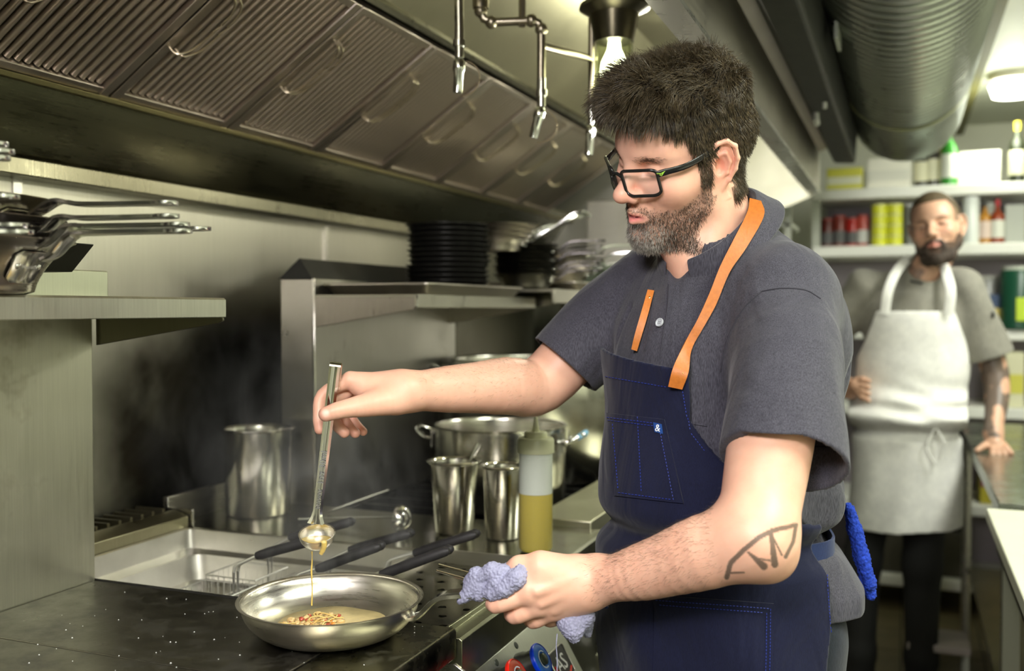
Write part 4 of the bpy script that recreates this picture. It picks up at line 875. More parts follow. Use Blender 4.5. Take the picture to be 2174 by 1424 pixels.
carton('yellow pack showing left of the second cook shoulder', 'pack', px2x(1752), px2x(1776), YI, z3, 0.19, (0.50, 0.58, 0.10), name='yellow_pack')
# lower shelves
z4 = 0.93
carton('white and yellow printed sack lying on the fourth shelf', 'sack', px2x(2104), px2x(2176), YI, z4, 0.24, (0.72, 0.70, 0.48), stripe=(0.66, 0.62, 0.10), name='flour_sack')
carton('yellow-capped cleaning bottle box beside the cook elbow', 'box', px2x(2018), px2x(2050), YI, z4, 0.20, (0.30, 0.34, 0.05), name='spray_box')
carton('red and grey pack below the yellow caps beside the cook waist', 'pack', px2x(2022), px2x(2056), YI - .01, z4 - 0.0, 0.12, (0.20, 0.05, 0.05), name='red_pack')
carton('flat yellow carton on the lower shelf at the right edge', 'carton', px2x(2085), px2x(2176), YI, 0.50, 0.30, (0.42, 0.36, 0.03), stripe=(0.20, 0.03, 0.10))
carton('olive carton low on the shelving behind the table', 'carton', px2x(1960), px2x(2040), YI, 0.50, 0.22, (0.14, 0.13, 0.05))
carton('dark crate on the bottom shelf behind the second cook legs', 'crate', px2x(1850), px2x(2060), YI, 0.16, 0.20, (0.05, 0.045, 0.03), name='crate')
# red tins seen between the hood end and the chef collar
rk2 = thing('side_rack', 'narrow grey rack with cans behind the chef collar', 'rack', (-0.62, 4.3, 0))
for z in (1.12, 1.50, 1.72): wpart('rack_shelf', MB().box(-0.92, -0.44, 4.3, 4.6, z - 0.02, z), WHP, rk2, 0.004)
for x in (-0.92, -0.47):
    wpart('post', MB().box(x, x + 0.025, 4.3, 4.325, 0, 1.82), WHP, rk2)
wpart('top_rail', MB().tube([(-0.915, 4.312, 1.815), (-0.46, 4.312, 1.815)], 0.012), WHP, rk2)
for i in range(3): jar('red_can', ('dull red can, left of three on the side rack', 'dull red can, middle of three on the side rack', 'dull red can, right of three on the side rack')[i], 'can', -0.75 + i * 0.09, 4.4, 1.50, 0.036, 0.13, (0.25, 0.03, 0.02), (0.5, 0.4, 0.35), lab_col=(0.3, 0.3, 0.28))
carton('pale bin on the side rack behind the chef collar', 'bin', -0.85, -0.55, 4.38, 1.12, 0.22, (0.55, 0.55, 0.48), name='pale_bin')

# ------------------------------------------------------------------ tables on the right
tb = thing('prep_table', 'long stainless prep table at the right with a shelf below, the cook leans on it', 'table', (0.62, 3.5, 0))
wpart('tabletop', MB().box(0.212, 0.95, 2.60, 4.42, 0.862, 0.90), steel('table_steel', (0.34, 0.37, 0.32), 0.25, (3, 30, 3)), tb, 0.003)
wpart('undershelf', MB().box(0.25, 0.92, 2.62, 4.38, 0.30, 0.32), ST_DARK, tb)
for x in (0.24, 0.90):
    for y in (2.64, 4.36): wpart('leg', MB().lathe([(0.018, 0), (0.018, 0.865)], 12, (x, y, 0)), ST, tb)
wt = thing('cutting_board_table', 'work table topped with a thick white cutting board, right edge', 'table', (0.6, 1.9, 0))
wpart('cutting_board', MB().box(0.180, 0.95, 0.9, 2.53, 0.872, 0.90), plain('white_board', (0.78, 0.79, 0.62), 0.4, noisy=0.04, nscale=9), wt, 0.003)
wpart('frame', MB().box(0.20, 0.93, 0.92, 2.51, 0.81, 0.872), ST_DARK, wt)
for x in (0.21, 0.89):
    for y in (0.98, 2.44): wpart('leg', MB().box(x, x + 0.035, y, y + 0.035, 0, 0.81), plain('leg_paint', (0.35, 0.36, 0.28), 0.4, 0.5), wt)
wpart('lower_rail', MB().box(0.22, 0.92, 2.45, 2.465, 0.25, 0.28), ST, wt)
carton('white folded cloth stack on the prep table at the right edge', 'cloth', 0.46, 0.80, 3.75, 0.90, 0.035, (0.72, 0.70, 0.58), dep=0.3, name='folded_cloths')
carton('flat pale tray on the prep table beside the cook hand', 'tray', 0.44, 0.72, 3.15, 0.90, 0.016, (0.55, 0.57, 0.50), dep=0.22, name='flat_tray')
sh = thing('step_stool', 'small pale step stool on the floor beside the prep table leg', 'stool', (0.14, 3.75, 0))
wpart('seat', MB().box(0.02, 0.22, 3.65, 3.85, 0.19, 0.215), plain('stool_paint', (0.45, 0.40, 0.36), 0.5), sh, 0.004)
for x in (0.03, 0.20):
    for y in (3.66, 3.83): wpart('leg', MB().box(x, x + 0.015, y, y + 0.015, 0, 0.19), WHP, sh)
# ------------------------------------------------------------------ sculpting with signed distance fields
class Field:
    """dense signed distance field, smooth unions and cuts, meshed through a VDB grid"""
    def __init__(s, lo, hi, vox):
        s.lo = np.array(lo, float); s.vox = vox; s.n = [int(math.ceil((hi[i] - lo[i]) / vox)) + 1 for i in range(3)]
        s.ax = [(s.lo[i] + vox * np.arange(s.n[i])).astype(np.float32) for i in range(3)]
        s.d = np.full(s.n, 0.05, np.float32)
    def block(s, lo, hi):
        a = [max(0, int(math.floor((lo[i] - s.lo[i]) / s.vox))) for i in range(3)]
        b = [min(s.n[i], int(math.ceil((hi[i] - s.lo[i]) / s.vox)) + 1) for i in range(3)]
        if any(a[i] >= b[i] for i in range(3)): return None
        sl = tuple(slice(a[i], b[i]) for i in range(3))
        return sl, s.ax[0][sl[0]][:, None, None], s.ax[1][sl[1]][None, :, None], s.ax[2][sl[2]][None, None, :]
    def _op(s, lo, hi, fn, k, mode):
        pad = k + 0.012; b = s.block([v - pad for v in lo], [v + pad for v in hi])
        if b is None: return s
        sl, x, y, z = b; p = fn(x, y, z).astype(np.float32); a = s.d[sl]
        if mode == 'add':
            if k > 0:
                h = np.maximum(k - np.abs(a - p), 0) / k; s.d[sl] = np.minimum(a, p) - h * h * k * 0.25
            else: s.d[sl] = np.minimum(a, p)
        else:
            if k > 0:
                q = -p; h = np.maximum(k - np.abs(a - q), 0) / k; s.d[sl] = np.maximum(a, q) + h * h * k * 0.25
            else: s.d[sl] = np.maximum(a, -p)
        return s
    @staticmethod
    def f_cone(a, b, ra, rb, sq=None):
        a = np.array(a, float); b = np.array(b, float); ab = b - a; L2 = float(ab @ ab) + 1e-12
        def fn(x, y, z):
            t = np.clip(((x - a[0]) * ab[0] + (y - a[1]) * ab[1] + (z - a[2]) * ab[2]) / L2, 0, 1)
            dx = x - a[0] - t * ab[0]; dy = y - a[1] - t * ab[1]; dz = z - a[2] - t * ab[2]
            if sq is not None:          # flattened section: sq = (unit vector, factor)
                u, f = sq; w = dx * u[0] + dy * u[1] + dz * u[2]
                q = (1 / f - 1) * w; dx = dx + q * u[0]; dy = dy + q * u[1]; dz = dz + q * u[2]
            return np.sqrt(dx * dx + dy * dy + dz * dz) - (ra + (rb - ra) * t)
        return fn
    def cone(s, a, b, ra, rb, k=0.01, mode='add', sq=None):
        r = max(ra, rb); lo = [min(a[i], b[i]) - r for i in range(3)]; hi = [max(a[i], b[i]) + r for i in range(3)]
        return s._op(lo, hi, s.f_cone(a, b, ra, rb, sq), k, mode)
    def chain(s, pts, rs, k=0.008, mode='add', sq=None):
        for i in range(len(pts) - 1): s.cone(pts[i], pts[i + 1], rs[i], rs[i + 1], k, mode, sq)
        return s
    def limb(s, pts, rs, k=0.01, mode='add', sub=4):
        """one tapering tube along a smooth path: no swelling where its pieces meet"""
        pts = [np.asarray(p, float) for p in pts]; q = [2 * pts[0] - pts[1]] + pts + [2 * pts[-1] - pts[-2]]; R_ = [rs[0]] + list(rs) + [rs[-1]]; P_ = []; rr = []
        for i in range(1, len(q) - 2):
            for j in range(sub):
                t = j / sub; a, b, c, d = q[i - 1], q[i], q[i + 1], q[i + 2]
                P_.append(0.5 * (2 * b + (c - a) * t + (2 * a - 5 * b + 4 * c - d) * t * t + (3 * b - a - 3 * c + d) * t ** 3)); u = t * t * (3 - 2 * t) * 0.5 + t * 0.5; rr.append(R_[i] * (1 - u) + R_[i + 1] * u)
        P_.append(pts[-1]); rr.append(rs[-1]); fs = [s.f_cone(P_[i], P_[i + 1], rr[i], rr[i + 1]) for i in range(len(P_) - 1)]
        def fn(x, y, z):
            o = fs[0](x, y, z)
            for f in fs[1:]: o = np.minimum(o, f(x, y, z))
            return o
        m = max(rr); A = np.array(P_); return s._op(tuple(A.min(0) - m), tuple(A.max(0) + m), fn, k, mode)
    @staticmethod
    def f_ell(c, r, R=None):
        c = np.array(c, float)
        def fn(x, y, z):
            dx, dy, dz = x - c[0], y - c[1], z - c[2]
            if R is not None:
                u = R[0][0] * dx + R[0][1] * dy + R[0][2] * dz; v = R[1][0] * dx + R[1][1] * dy + R[1][2] * dz; w = R[2][0] * dx + R[2][1] * dy + R[2][2] * dz
                dx, dy, dz = u, v, w
            k0 = np.sqrt((dx / r[0]) ** 2 + (dy / r[1]) ** 2 + (dz / r[2]) ** 2)
            k1 = np.sqrt((dx / r[0] ** 2) ** 2 + (dy / r[1] ** 2) ** 2 + (dz / r[2] ** 2) ** 2) + 1e-9
            return k0 * (k0 - 1) / k1
        return fn
    def ell(s, c, r, k=0.01, mode='add', R=None):
        m = max(r) if R is not None else None
        lo = [c[i] - (m or r[i]) for i in range(3)]; hi = [c[i] + (m or r[i]) for i in range(3)]
        return s._op(lo, hi, s.f_ell(c, r, R), k, mode)
    def grids(s): return s.ax[0][:, None, None], s.ax[1][None, :, None], s.ax[2][None, None, :]
    def mesh(s, name, mat, smooth_iter=0, d=None):
        d = s.d if d is None else d; w = 4 * s.vox
        g = vdb.FloatGrid(float(w)); g.copyFromArray(np.ascontiguousarray(np.clip(d, -w, w), dtype=np.float32))
        g.transform = vdb.createLinearTransform(voxelSize=s.vox)
        p, q = g.convertToQuads(isovalue=0.0); p = p.astype(np.float64) + s.lo
        me = bpy.data.meshes.new(name); nq = len(q)
        me.vertices.add(len(p)); me.vertices.foreach_set('co', p.ravel())
        me.loops.add(nq * 4); me.loops.foreach_set('vertex_index', q.astype(np.int32).ravel())
        me.polygons.add(nq); me.polygons.foreach_set('loop_start', np.arange(0, nq * 4, 4, dtype=np.int32))
        me.polygons.foreach_set('use_smooth', np.ones(nq, bool))
        me.update(calc_edges=True); me.validate()
        if mat is not None: me.materials.append(mat)
        return me

def R_axis(ax, deg):
    return np.array(Matrix.Rotation(math.radians(deg), 3, ax))

def mesh_co(me):
    a = np.empty(len(me.vertices) * 3, np.float64); me.vertices.foreach_get('co', a); return a.reshape(-1, 3)
def mesh_no(me):
    a = np.empty(len(me.vertices) * 3, np.float32); me.vertices.foreach_get('normal', a); return a.reshape(-1, 3).astype(float)
def set_co(me, co): me.vertices.foreach_set('co', co.astype(np.float32).ravel()); me.update()
def join_meshes(name, mes, mat):
    co = []; lp = []; off = 0; cols = []
    for me in mes:
        c = mesh_co(me); co.append(c); a = np.empty(len(me.loops), np.int32); me.loops.foreach_get('vertex_index', a); lp.append(a.reshape(-1, 4) + off); off += len(c)
    co = np.vstack(co); q = np.vstack(lp); me = bpy.data.meshes.new(name); n = len(q)
    me.vertices.add(len(co)); me.vertices.foreach_set('co', co.astype(np.float32).ravel()); me.loops.add(n * 4); me.loops.foreach_set('vertex_index', q.ravel())
    me.polygons.add(n); me.polygons.foreach_set('loop_start', np.arange(0, n * 4, 4, dtype=np.int32)); me.polygons.foreach_set('use_smooth', np.ones(n, bool))
    me.update(calc_edges=True); me.materials.append(mat); return me
def paint(me, name, rgb):
    a = me.color_attributes.new(name, 'FLOAT_COLOR', 'POINT'); c = np.ones((len(rgb), 4), np.float32); c[:, :3] = rgb; a.data.foreach_set('color', c.ravel())

def vnoise(co, scale, seed=0, octaves=2):
    """cheap smooth value noise on an (n,3) array"""
    rs = np.random.RandomState(seed); tab = rs.rand(4096).astype(np.float64); out = 0; amp = 1; tot = 0
    for o in range(octaves):
        p = co * scale * (2 ** o) + 17.3 * (o + 1); i = np.floor(p).astype(np.int64); f = p - i; f = f * f * (3 - 2 * f); v = 0
        for dx in (0, 1):
            for dy in (0, 1):
                for dz in (0, 1):
                    h = ((i[:, 0] + dx) * 73856093 ^ (i[:, 1] + dy) * 19349663 ^ (i[:, 2] + dz) * 83492791) & 4095
                    w = (f[:, 0] if dx else 1 - f[:, 0]) * (f[:, 1] if dy else 1 - f[:, 1]) * (f[:, 2] if dz else 1 - f[:, 2]); v = v + tab[h] * w
        out = out + amp * v; tot += amp; amp *= 0.5
    return out / tot

def strands(name, roots, dirs, bends, lens, rad, mat, seg=4, droop=0.0):
    """thin tapered three-sided hairs; dirs and bends are unit vectors, a hair starts along dir and turns to bend"""
    n = len(roots); t = np.linspace(0, 1, seg + 1); P_ = np.zeros((n, seg + 1, 3)); cur = roots.copy(); P_[:, 0] = cur
    for i in range(seg):
        w = ((i + 0.5) / seg) ** 0.8; v = dirs * (1 - w) + bends * w; v /= np.linalg.norm(v, axis=1, keepdims=True) + 1e-9
        if droop: v[:, 2] -= droop * w; v /= np.linalg.norm(v, axis=1, keepdims=True) + 1e-9
        cur = cur + v * (lens / seg)[:, None]; P_[:, i + 1] = cur
    ref = np.cross(dirs, np.random.RandomState(1).randn(n, 3)); ref /= np.linalg.norm(ref, axis=1, keepdims=True) + 1e-9
    tan = P_[:, -1] - P_[:, 0]; tan /= np.linalg.norm(tan, axis=1, keepdims=True) + 1e-9
    r2 = np.cross(tan, ref); r2 /= np.linalg.norm(r2, axis=1, keepdims=True) + 1e-9; r1 = np.cross(r2, tan)
    vs = []
    for i in range(seg + 1):
        rr_ = (rad * (1 - 0.85 * (i / seg) ** 1.5))[:, None]
        for j in range(3):
            a = 2 * PI * j / 3; vs.append(P_[:, i] + rr_ * (math.cos(a) * r1 + math.sin(a) * r2))
    V = np.stack(vs, 1)             # n, (seg+1)*3, 3
    base = (np.arange(n) * (seg + 1) * 3)[:, None, None]; fs = []
    for i in range(seg):
        for j in range(3): fs.append([i * 3 + j, i * 3 + (j + 1) % 3, (i + 1) * 3 + (j + 1) % 3, (i + 1) * 3 + j])
    F_ = (base + np.array(fs)[None]).reshape(-1, 4)
    me = bpy.data.meshes.new(name); V = V.reshape(-1, 3); k = len(F_)
    me.vertices.add(len(V)); me.vertices.foreach_set('co', V.astype(np.float32).ravel()); me.loops.add(k * 4); me.loops.foreach_set('vertex_index', F_.astype(np.int32).ravel())
    me.polygons.add(k); me.polygons.foreach_set('loop_start', np.arange(0, k * 4, 4, dtype=np.int32)); me.polygons.foreach_set('use_smooth', np.ones(k, bool))
    me.update(calc_edges=True); me.materials.append(mat); return me

def skin_mat(name, sss=0.12, base=None):
    m, nt, bs = nodes(name); a = nt.nodes.new('ShaderNodeVertexColor'); a.layer_name = 'tone'
    v = coords(nt); f = noise(nt, v, 260, 3, 0.6); g = noise(nt, v, 38, 3, 0.6)
    c = mixc(nt, 1.0, a.outputs[0], ramp(nt, g, [(0.3, (0.93, 0.88, 0.86)), (0.7, (1.0, 1.0, 1.0))]), 'MULTIPLY')
    nt.links.new(c, bs.inputs['Base Color']); bs.inputs['Roughness'].default_value = 0.43; bs.inputs['Specular IOR Level'].default_value = 0.42
    bs.inputs['Subsurface Weight'].default_value = sss; bs.inputs['Subsurface Radius'].default_value = (0.012, 0.004, 0.002); bs.inputs['Subsurface Scale'].default_value = 0.6
    bump(nt, bs, f, 0.16, 0.0006); return m

def cloth_mat(name, col, col2, scale=900, rough=0.85, bmp=0.3, fold=0.0, sheen=0.15, layer=None):
    m, nt, bs = nodes(name); v = coords(nt)
    wx = nt.nodes.new('ShaderNodeTexNoise'); wx.inputs['Scale'].default_value = 1.0; mp = coords(nt, (scale, scale, scale * 0.12)); nt.links.new(mp, wx.inputs['Vector'])
    f = wx.outputs['Fac']; g = noise(nt, v, 25, 4, 0.6)
    c = ramp(nt, f, [(0.32, col), (0.68, col2)])
    c = mixc(nt, 1.0, c, ramp(nt, g, [(0.3, (0.86, 0.86, 0.88)), (0.7, (1.05, 1.05, 1.05))]), 'MULTIPLY')
    nt.links.new(c, bs.inputs['Base Color']); bs.inputs['Roughness'].default_value = rough; bs.inputs['Sheen Weight'].default_value = sheen
    bs.inputs['Specular IOR Level'].default_value = 0.25
    bump(nt, bs, f, bmp, 0.0008)
    if fold:
        b1 = [n for n in nt.nodes if n.type == 'BUMP'][0]; b2 = nt.nodes.new('ShaderNodeBump'); b2.inputs['Strength'].default_value = fold; b2.inputs['Distance'].default_value = 0.012
        wv = nt.nodes.new('ShaderNodeTexNoise'); wv.inputs['Scale'].default_value = 9; wv.inputs['Detail'].default_value = 3; wv.inputs['Distortion'].default_value = 1.4; wv.inputs['Roughness'].default_value = 0.45
        nt.links.new(coords(nt, (1, 1, 0.45)), wv.inputs['Vector']); nt.links.new(wv.outputs['Fac'], b2.inputs['Height']); nt.links.new(b2.outputs[0], b1.inputs['Normal'])
    return m

def sculpt_head(vox=0.0015, beard=1, long=1.0):
    """head in its own axes: x forward, y to its left, z up, origin between the ear canals"""
    F = Field((-0.125, -0.10, -0.15), (0.145, 0.10, 0.15), vox)
    F.ell((-0.012, 0, 0.042), (0.100, 0.076, 0.088), 0.02)
    F.ell((0.028, 0, 0.048), (0.068, 0.063, 0.064), 0.03)
    F.ell((0.040, 0, -0.018), (0.052, 0.058, 0.070), 0.03)
    for s in (-1, 1):
        F.cone((0.008, 0.050 * s, -0.050), (0.076, 0.016 * s, -0.090), 0.017, 0.016, 0.03)
        F.cone((0.002, 0.056 * s, -0.006), (0.010, 0.051 * s, -0.048), 0.019, 0.016, 0.03)
        F.ell((0.058, 0.040 * s, -0.012), (0.026, 0.024, 0.020), 0.025)
        F.cone((0.055, 0.042 * s, -0.02), (0.012, 0.064 * s, 0.004), 0.016, 0.010, 0.02)
    F.ell((0.066, 0, -0.052), (0.032, 0.032, 0.034), 0.022)
    F.ell((0.080, 0, -0.089), (0.018, 0.022, 0.017), 0.02)
    F.cone((0.079, 0.014, 0.038), (0.066, 0.046, 0.040), 0.0125, 0.010, 0.014); F.cone((0.079, -0.014, 0.038), (0.066, -0.046, 0.040), 0.0125, 0.010, 0.014)
    for s in (-1, 1): F.ell((0.092, 0.034 * s, 0.016), (0.015, 0.019, 0.0125), 0.014, 'sub')
    # nose
    F.cone((0.086, 0, 0.028), (0.113, 0, -0.012), 0.0088, 0.0105, 0.010)
    F.ell((0.114, 0, -0.0165), (0.0145, 0.0130, 0.0115), 0.008)
    for s in (-1, 1):
        F.ell((0.102, 0.0135 * s, -0.021), (0.012, 0.0078, 0.0090), 0.006)
        F.ell((0.107, 0.0078 * s, -0.0290), (0.006, 0.0034, 0.0035), 0.003, 'sub')
        F.ell((0.073, 0.032 * s, 0.0165), (0.0130, 0.0165, 0.0130), 0.006)              # closed-down lid over the eyeball
        F.cone((0.0885, 0.024 * s, 0.0085), (0.0815, 0.043 * s, 0.0095), 0.0011, 0.0009, 0.002, 'sub')
        F.cone((0.0900, 0.022 * s, 0.0255), (0.0800, 0.045 * s, 0.0245), 0.0016, 0.0012, 0.003, 'sub')
        F.cone((0.0985, 0.0200 * s, -0.026), (0.0905, 0.033 * s, -0.043), 0.0030, 0.0030, 0.008, 'sub')
    F.cone((0.1, 0, -0.031), (0.100, 0, -0.042), 0.0025, 0.002, 0.004, 'sub')
    # lips, slightly parted
    for s in (-1, 1):
        F.cone((0.1005, 0.003 * s, -0.0455), (0.0875, 0.023 * s, -0.0530), 0.0058, 0.0030, 0.005)
        F.cone((0.0990, 0.0, -0.0615), (0.0875, 0.021 * s, -0.0560), 0.0078, 0.0042, 0.005)
    F.cone((0.105, -0.014, -0.0530), (0.105, 0.014, -0.0530), 0.0026, 0.0026, 0.002, 'sub')
    F.cone((0.099, -0.019, -0.0532), (0.099, 0.019, -0.0532), 0.0014, 0.0014, 0.002, 'sub')
    F.cone((0.103, -0.012, -0.0725), (0.103, 0.012, -0.0725), 0.006, 0.006, 0.010, 'sub')
    # ears
    for s in (-1, 1):
        R = R_axis('Z', 24 * s) @ R_axis('X', 8 * s)
        c = np.array((-0.006, 0.0735 * s, 0.006)); q = lambda x, y, z: tuple(c + R.T @ np.array((x * 1.16, y * s, z * 1.16)))
        RR = R
        F.ell(q(0, 0.002, 0), (0.0195, 0.0045, 0.0345), 0.006, R=RR)
        F.ell(q(0.004, 0.001, -0.026), (0.0105, 0.0050, 0.0125), 0.006, R=RR)
        pts = [q(0.016, 0.0035, 0.004), q(0.0155, 0.006, 0.018), q(0.008, 0.0075, 0.0295), q(-0.004, 0.008, 0.032), q(-0.0145, 0.008, 0.024), q(-0.0185, 0.008, 0.008), q(-0.0165, 0.007, -0.006), q(-0.009, 0.006, -0.020), q(0.0, 0.004, -0.030)]
        F.chain(pts, [0.0026, 0.0030, 0.0033, 0.0035, 0.0036, 0.0034, 0.0031, 0.0030, 0.004], 0.003)
        F.chain([q(0.006, 0.005, 0.014), q(-0.004, 0.0065, 0.016), q(-0.0095, 0.006, 0.004), q(-0.006, 0.006, -0.010), q(0.002, 0.005, -0.016)], [0.0018, 0.0026, 0.0028, 0.0028, 0.002], 0.003)
        F.ell(q(0.004, 0.008, 0.000), (0.0075, 0.0075, 0.0115), 0.004, 'sub', R=RR)
        F.chain([q(0.004, 0.010, 0.023), q(-0.010, 0.0105, 0.020), q(-0.0135, 0.010, 0.006)], [0.0020, 0.0026, 0.0018], 0.003, 'sub')
        F.ell(q(0.0125, 0.005, -0.004), (0.0035, 0.003, 0.006), 0.004, R=RR)
    return F
# ------------------------------------------------------------------ the chef
CAZ = math.radians(-127.0); CR0 = np.array([-0.235, 1.433, 0.0])
CF = np.array([math.cos(CAZ), math.sin(CAZ), 0]); CLf = np.array([-math.sin(CAZ), math.cos(CAZ), 0])
def cl_(w): w = np.asarray(w, float) - CR0; return np.array([w @ CF, w @ CLf, w[2]])
def Q(px, py, d): return cl_(P(px, py, d))
chef = thing('person', 'bearded cook in dark shirt and blue apron ladling over the pan', 'person', tuple(CR0), CAZ)
MC = Matrix.Translation(Vector(CR0)) @ Matrix.Rotation(CAZ, 4, 'Z')
EYEC = cl_(EYE)
def pxof(co):               # where local points of the chef fall in the photograph
    w = CR0 + co[:, :1] * CF + co[:, 1:2] * CLf + co[:, 2:3] * np.array([0, 0, 1.0]) - EYE
    d = w @ FW; return PCX + FPX * (w @ RT) / d, PCY - FPX * (w @ UP) / d, d

# head placement
HAZ, HPI, HRO = math.radians(-132.0), math.radians(21), math.radians(-18)
RH = np.array(Matrix.Rotation(HAZ - CAZ, 3, 'Z') @ Matrix.Rotation(HPI, 3, 'Y') @ Matrix.Rotation(HRO, 3, 'X'))
HO = Q(1450, 341, 1.374)
HS = 0.945; RHS = RH * HS
def h2c(p): return RHS @ np.asarray(p, float) + HO
def c2h(p): return RH.T @ (np.asarray(p, float) - HO) / HS
SKIN = skin_mat('skin')
BASE = np.array((0.86, 0.50, 0.365))

HF = sculpt_head(0.0014)
HFn = Field((-0.155, -0.11, -0.245), (0.145, 0.11, 0.15), 0.0014)
# copy the head into a taller field, then add the neck
oi = [int(round((HF.lo[i] - HFn.lo[i]) / 0.0014)) for i in range(3)]
HFn.d[oi[0]:oi[0] + HF.n[0], oi[1]:oi[1] + HF.n[1], oi[2]:oi[2] + HF.n[2]] = HF.d[:min(HF.n[0], HFn.n[0] - oi[0]), :min(HF.n[1], HFn.n[1] - oi[1]), :min(HF.n[2], HFn.n[2] - oi[2])]
nb = c2h((0.012, 0.0, 1.430)); nf = c2h((0.055, 0.004, 1.405))
HFn.cone((-0.035, 0, -0.035), nb, 0.054, 0.060, 0.03)
HFn.cone((0.022, 0, -0.085), nf, 0.036, 0.040, 0.03)
HFn.cone((-0.028, 0.058, -0.045), c2h((0.075, 0.025, 1.385)), 0.010, 0.010, 0.02)
HFn.cone((-0.028, -0.058, -0.045), c2h((0.075, -0.025, 1.385)), 0.010, 0.010, 0.02)
head_me = HFn.mesh('head', SKIN); hc = mesh_co(head_me); hn = mesh_no(head_me)
tone = np.tile(BASE, (len(hc), 1)); X_, Y_, Z_ = hc.T
def blend(t, mask, col): m = np.clip(mask, 0, 1)[:, None]; return t * (1 - m) + np.array(col) * m
def gsm(c, r): return np.exp(-(((hc - np.array(c)) / np.array(r)) ** 2).sum(1))
aY = np.abs(Y_)
tone = blend(tone, 0.45 * gsm((0.11, 0, -0.018), (0.02, 0.02, 0.016)), (0.80, 0.30, 0.22))
for s in (-1, 1):
    tone = blend(tone, 0.35 * gsm((0.07, 0.042 * s, -0.012), (0.03, 0.022, 0.018)), (0.82, 0.36, 0.27))
    tone = blend(tone, 0.55 * gsm((-0.006, 0.080 * s, 0.012), (0.022, 0.010, 0.036)), (0.80, 0.28, 0.22))
lip = np.clip(1.6 - np.sqrt(((Z_ + 0.0535) / 0.0085) ** 2 + (aY / 0.024) ** 2) * 1.45, 0, 1) * (X_ > 0.083)
seam = gsm((0.075, 0.032, 0.0085), (0.03, 0.014, 0.0012)) + gsm((0.075, -0.032, 0.0085), (0.03, 0.014, 0.0012))
hairline = np.where(X_ > 0.070, 0.078, np.where(X_ > 0.045, 0.052 + (X_ - 0.045) * 1.04, np.where(X_ > 0.032, 0.024 + (X_ - 0.032) * 2.15, np.where(X_ > 0.009, -0.016, np.where(X_ > -0.024, 0.034, -0.058)))))
beard_top = np.where(X_ > 0.090, -0.035, np.where(X_ > 0.06, -0.042 + (X_ - 0.06) * 0.15, np.where(X_ > 0.03, -0.020 - (X_ - 0.03) * 0.7, 0.012)))
isear = (aY > 0.0745) & (X_ > -0.032) & (X_ < 0.014) & (Z_ > -0.034) & (Z_ < 0.045)
isear |= (aY > 0.068) & (X_ > -0.03) & (X_ < 0.008) & (Z_ > -0.034) & (Z_ < 0.030)
under = Z_ > (-0.130 + np.clip(X_, -0.02, 0.06) * 0.35)
beard = np.clip((beard_top - Z_) / 0.010, 0, 1) * under * (X_ > -0.004) * (~isear)
beard *= np.clip((Z_ + 0.128) / 0.012, 0, 1) * np.clip((X_ - 0.004 - np.clip((-Z_ - 0.035) * 0.55, 0, 0.03)) / 0.010, 0, 1)
lipm = (np.sqrt(((Z_ + 0.0535) / 0.0095) ** 2 + (aY / 0.025) ** 2) < 1.0) & (X_ > 0.083)
beard = beard * (~lipm); hnz = vnoise(hc, 400, 3)
patchy = np.clip(0.55 + 0.55 * (vnoise(hc, 70, 5) - 0.3), 0, 1)
tone = blend(tone, beard * 0.78 * patchy, (0.17, 0.11, 0.075))
tone = blend(tone, lip, (0.80, 0.27, 0.25))
tone = blend(tone, gsm((0.096, 0, -0.0533), (0.012, 0.014, 0.0016)), (0.10, 0.02, 0.02))
tone = blend(tone, 0.8 * seam, (0.10, 0.05, 0.04))
scalp = (Z_ > hairline) & (~isear)
tone = blend(tone, scalp * 0.75, (0.10, 0.07, 0.045))
head_co = hc.copy(); head_no = hn.copy()
set_co(head_me, hc @ RHS.T + HO)

# arms and hands, joints read off the photograph
def arm_field(lo, hi): return Field(lo, hi, 0.0016)
RA = arm_field((0.0, -0.30, 1.08), (0.56, -0.06, 1.44))
shR = np.array((0.005, -0.172, 1.405)); elR = Q(1150, 815, 1.545); wrR = Q(862, 831, 1.378)
def lerp(a, b, t): return a + (b - a) * t
RA.limb([shR + np.array((0, 0.02, -0.02)), lerp(shR, elR, .5), elR, lerp(elR, wrR, .28), lerp(elR, wrR, .62), wrR], [0.050, 0.0475, 0.0445, 0.0435, 0.0355, 0.0265], 0.02)
dn = np.array((0, 0, 1.0))
mcp = [Q(744, 806, 1.372), Q(752, 818, 1.393), Q(762, 836, 1.410), Q(774, 857, 1.424)]
wk = [Q(838, 822, 1.376), Q(838, 830, 1.385), Q(838, 838, 1.392), Q(836, 846, 1.398)]
for m_, w_, r0 in zip(mcp, wk, (0.0205, 0.019, 0.018, 0.016)): RA.cone(w_, m_, r0, 0.0118, 0.014)
RA.cone(wrR, Q(835, 834, 1.38), 0.024, 0.024, 0.02)
thR = [Q(838, 850, 1.362), Q(788, 858, 1.342), Q(726, 869, 1.326), Q(692, 879, 1.322)]
RA.limb(thR, [0.020, 0.0165, 0.0120, 0.0100], 0.010)
RA.cone(Q(800, 845, 1.355), Q(765, 825, 1.372), 0.012, 0.010, 0.016)
fin = [[mcp[0], Q(686, 838, 1.368), Q(677, 884, 1.3605), Q(679, 911, 1.357)], [mcp[1], Q(701, 862, 1.380), Q(712, 897, 1.377), Q(731, 918, 1.374)],
       [mcp[2], Q(722, 870, 1.400), Q(734, 899, 1.397), Q(754, 919, 1.392)], [mcp[3], Q(742, 876, 1.420), Q(755, 900, 1.415), Q(771, 916, 1.410)]]
for f_, r_ in zip(fin, ((.0105, .0092, .0083, .0074), (.0108, .0095, .0086, .0076), (.0102, .0090, .0082, .0072), (.0092, .0078, .0072, .0062))):
    RA.limb(f_, list(r_), 0.004)
ra_me = RA.mesh('arm', SKIN)

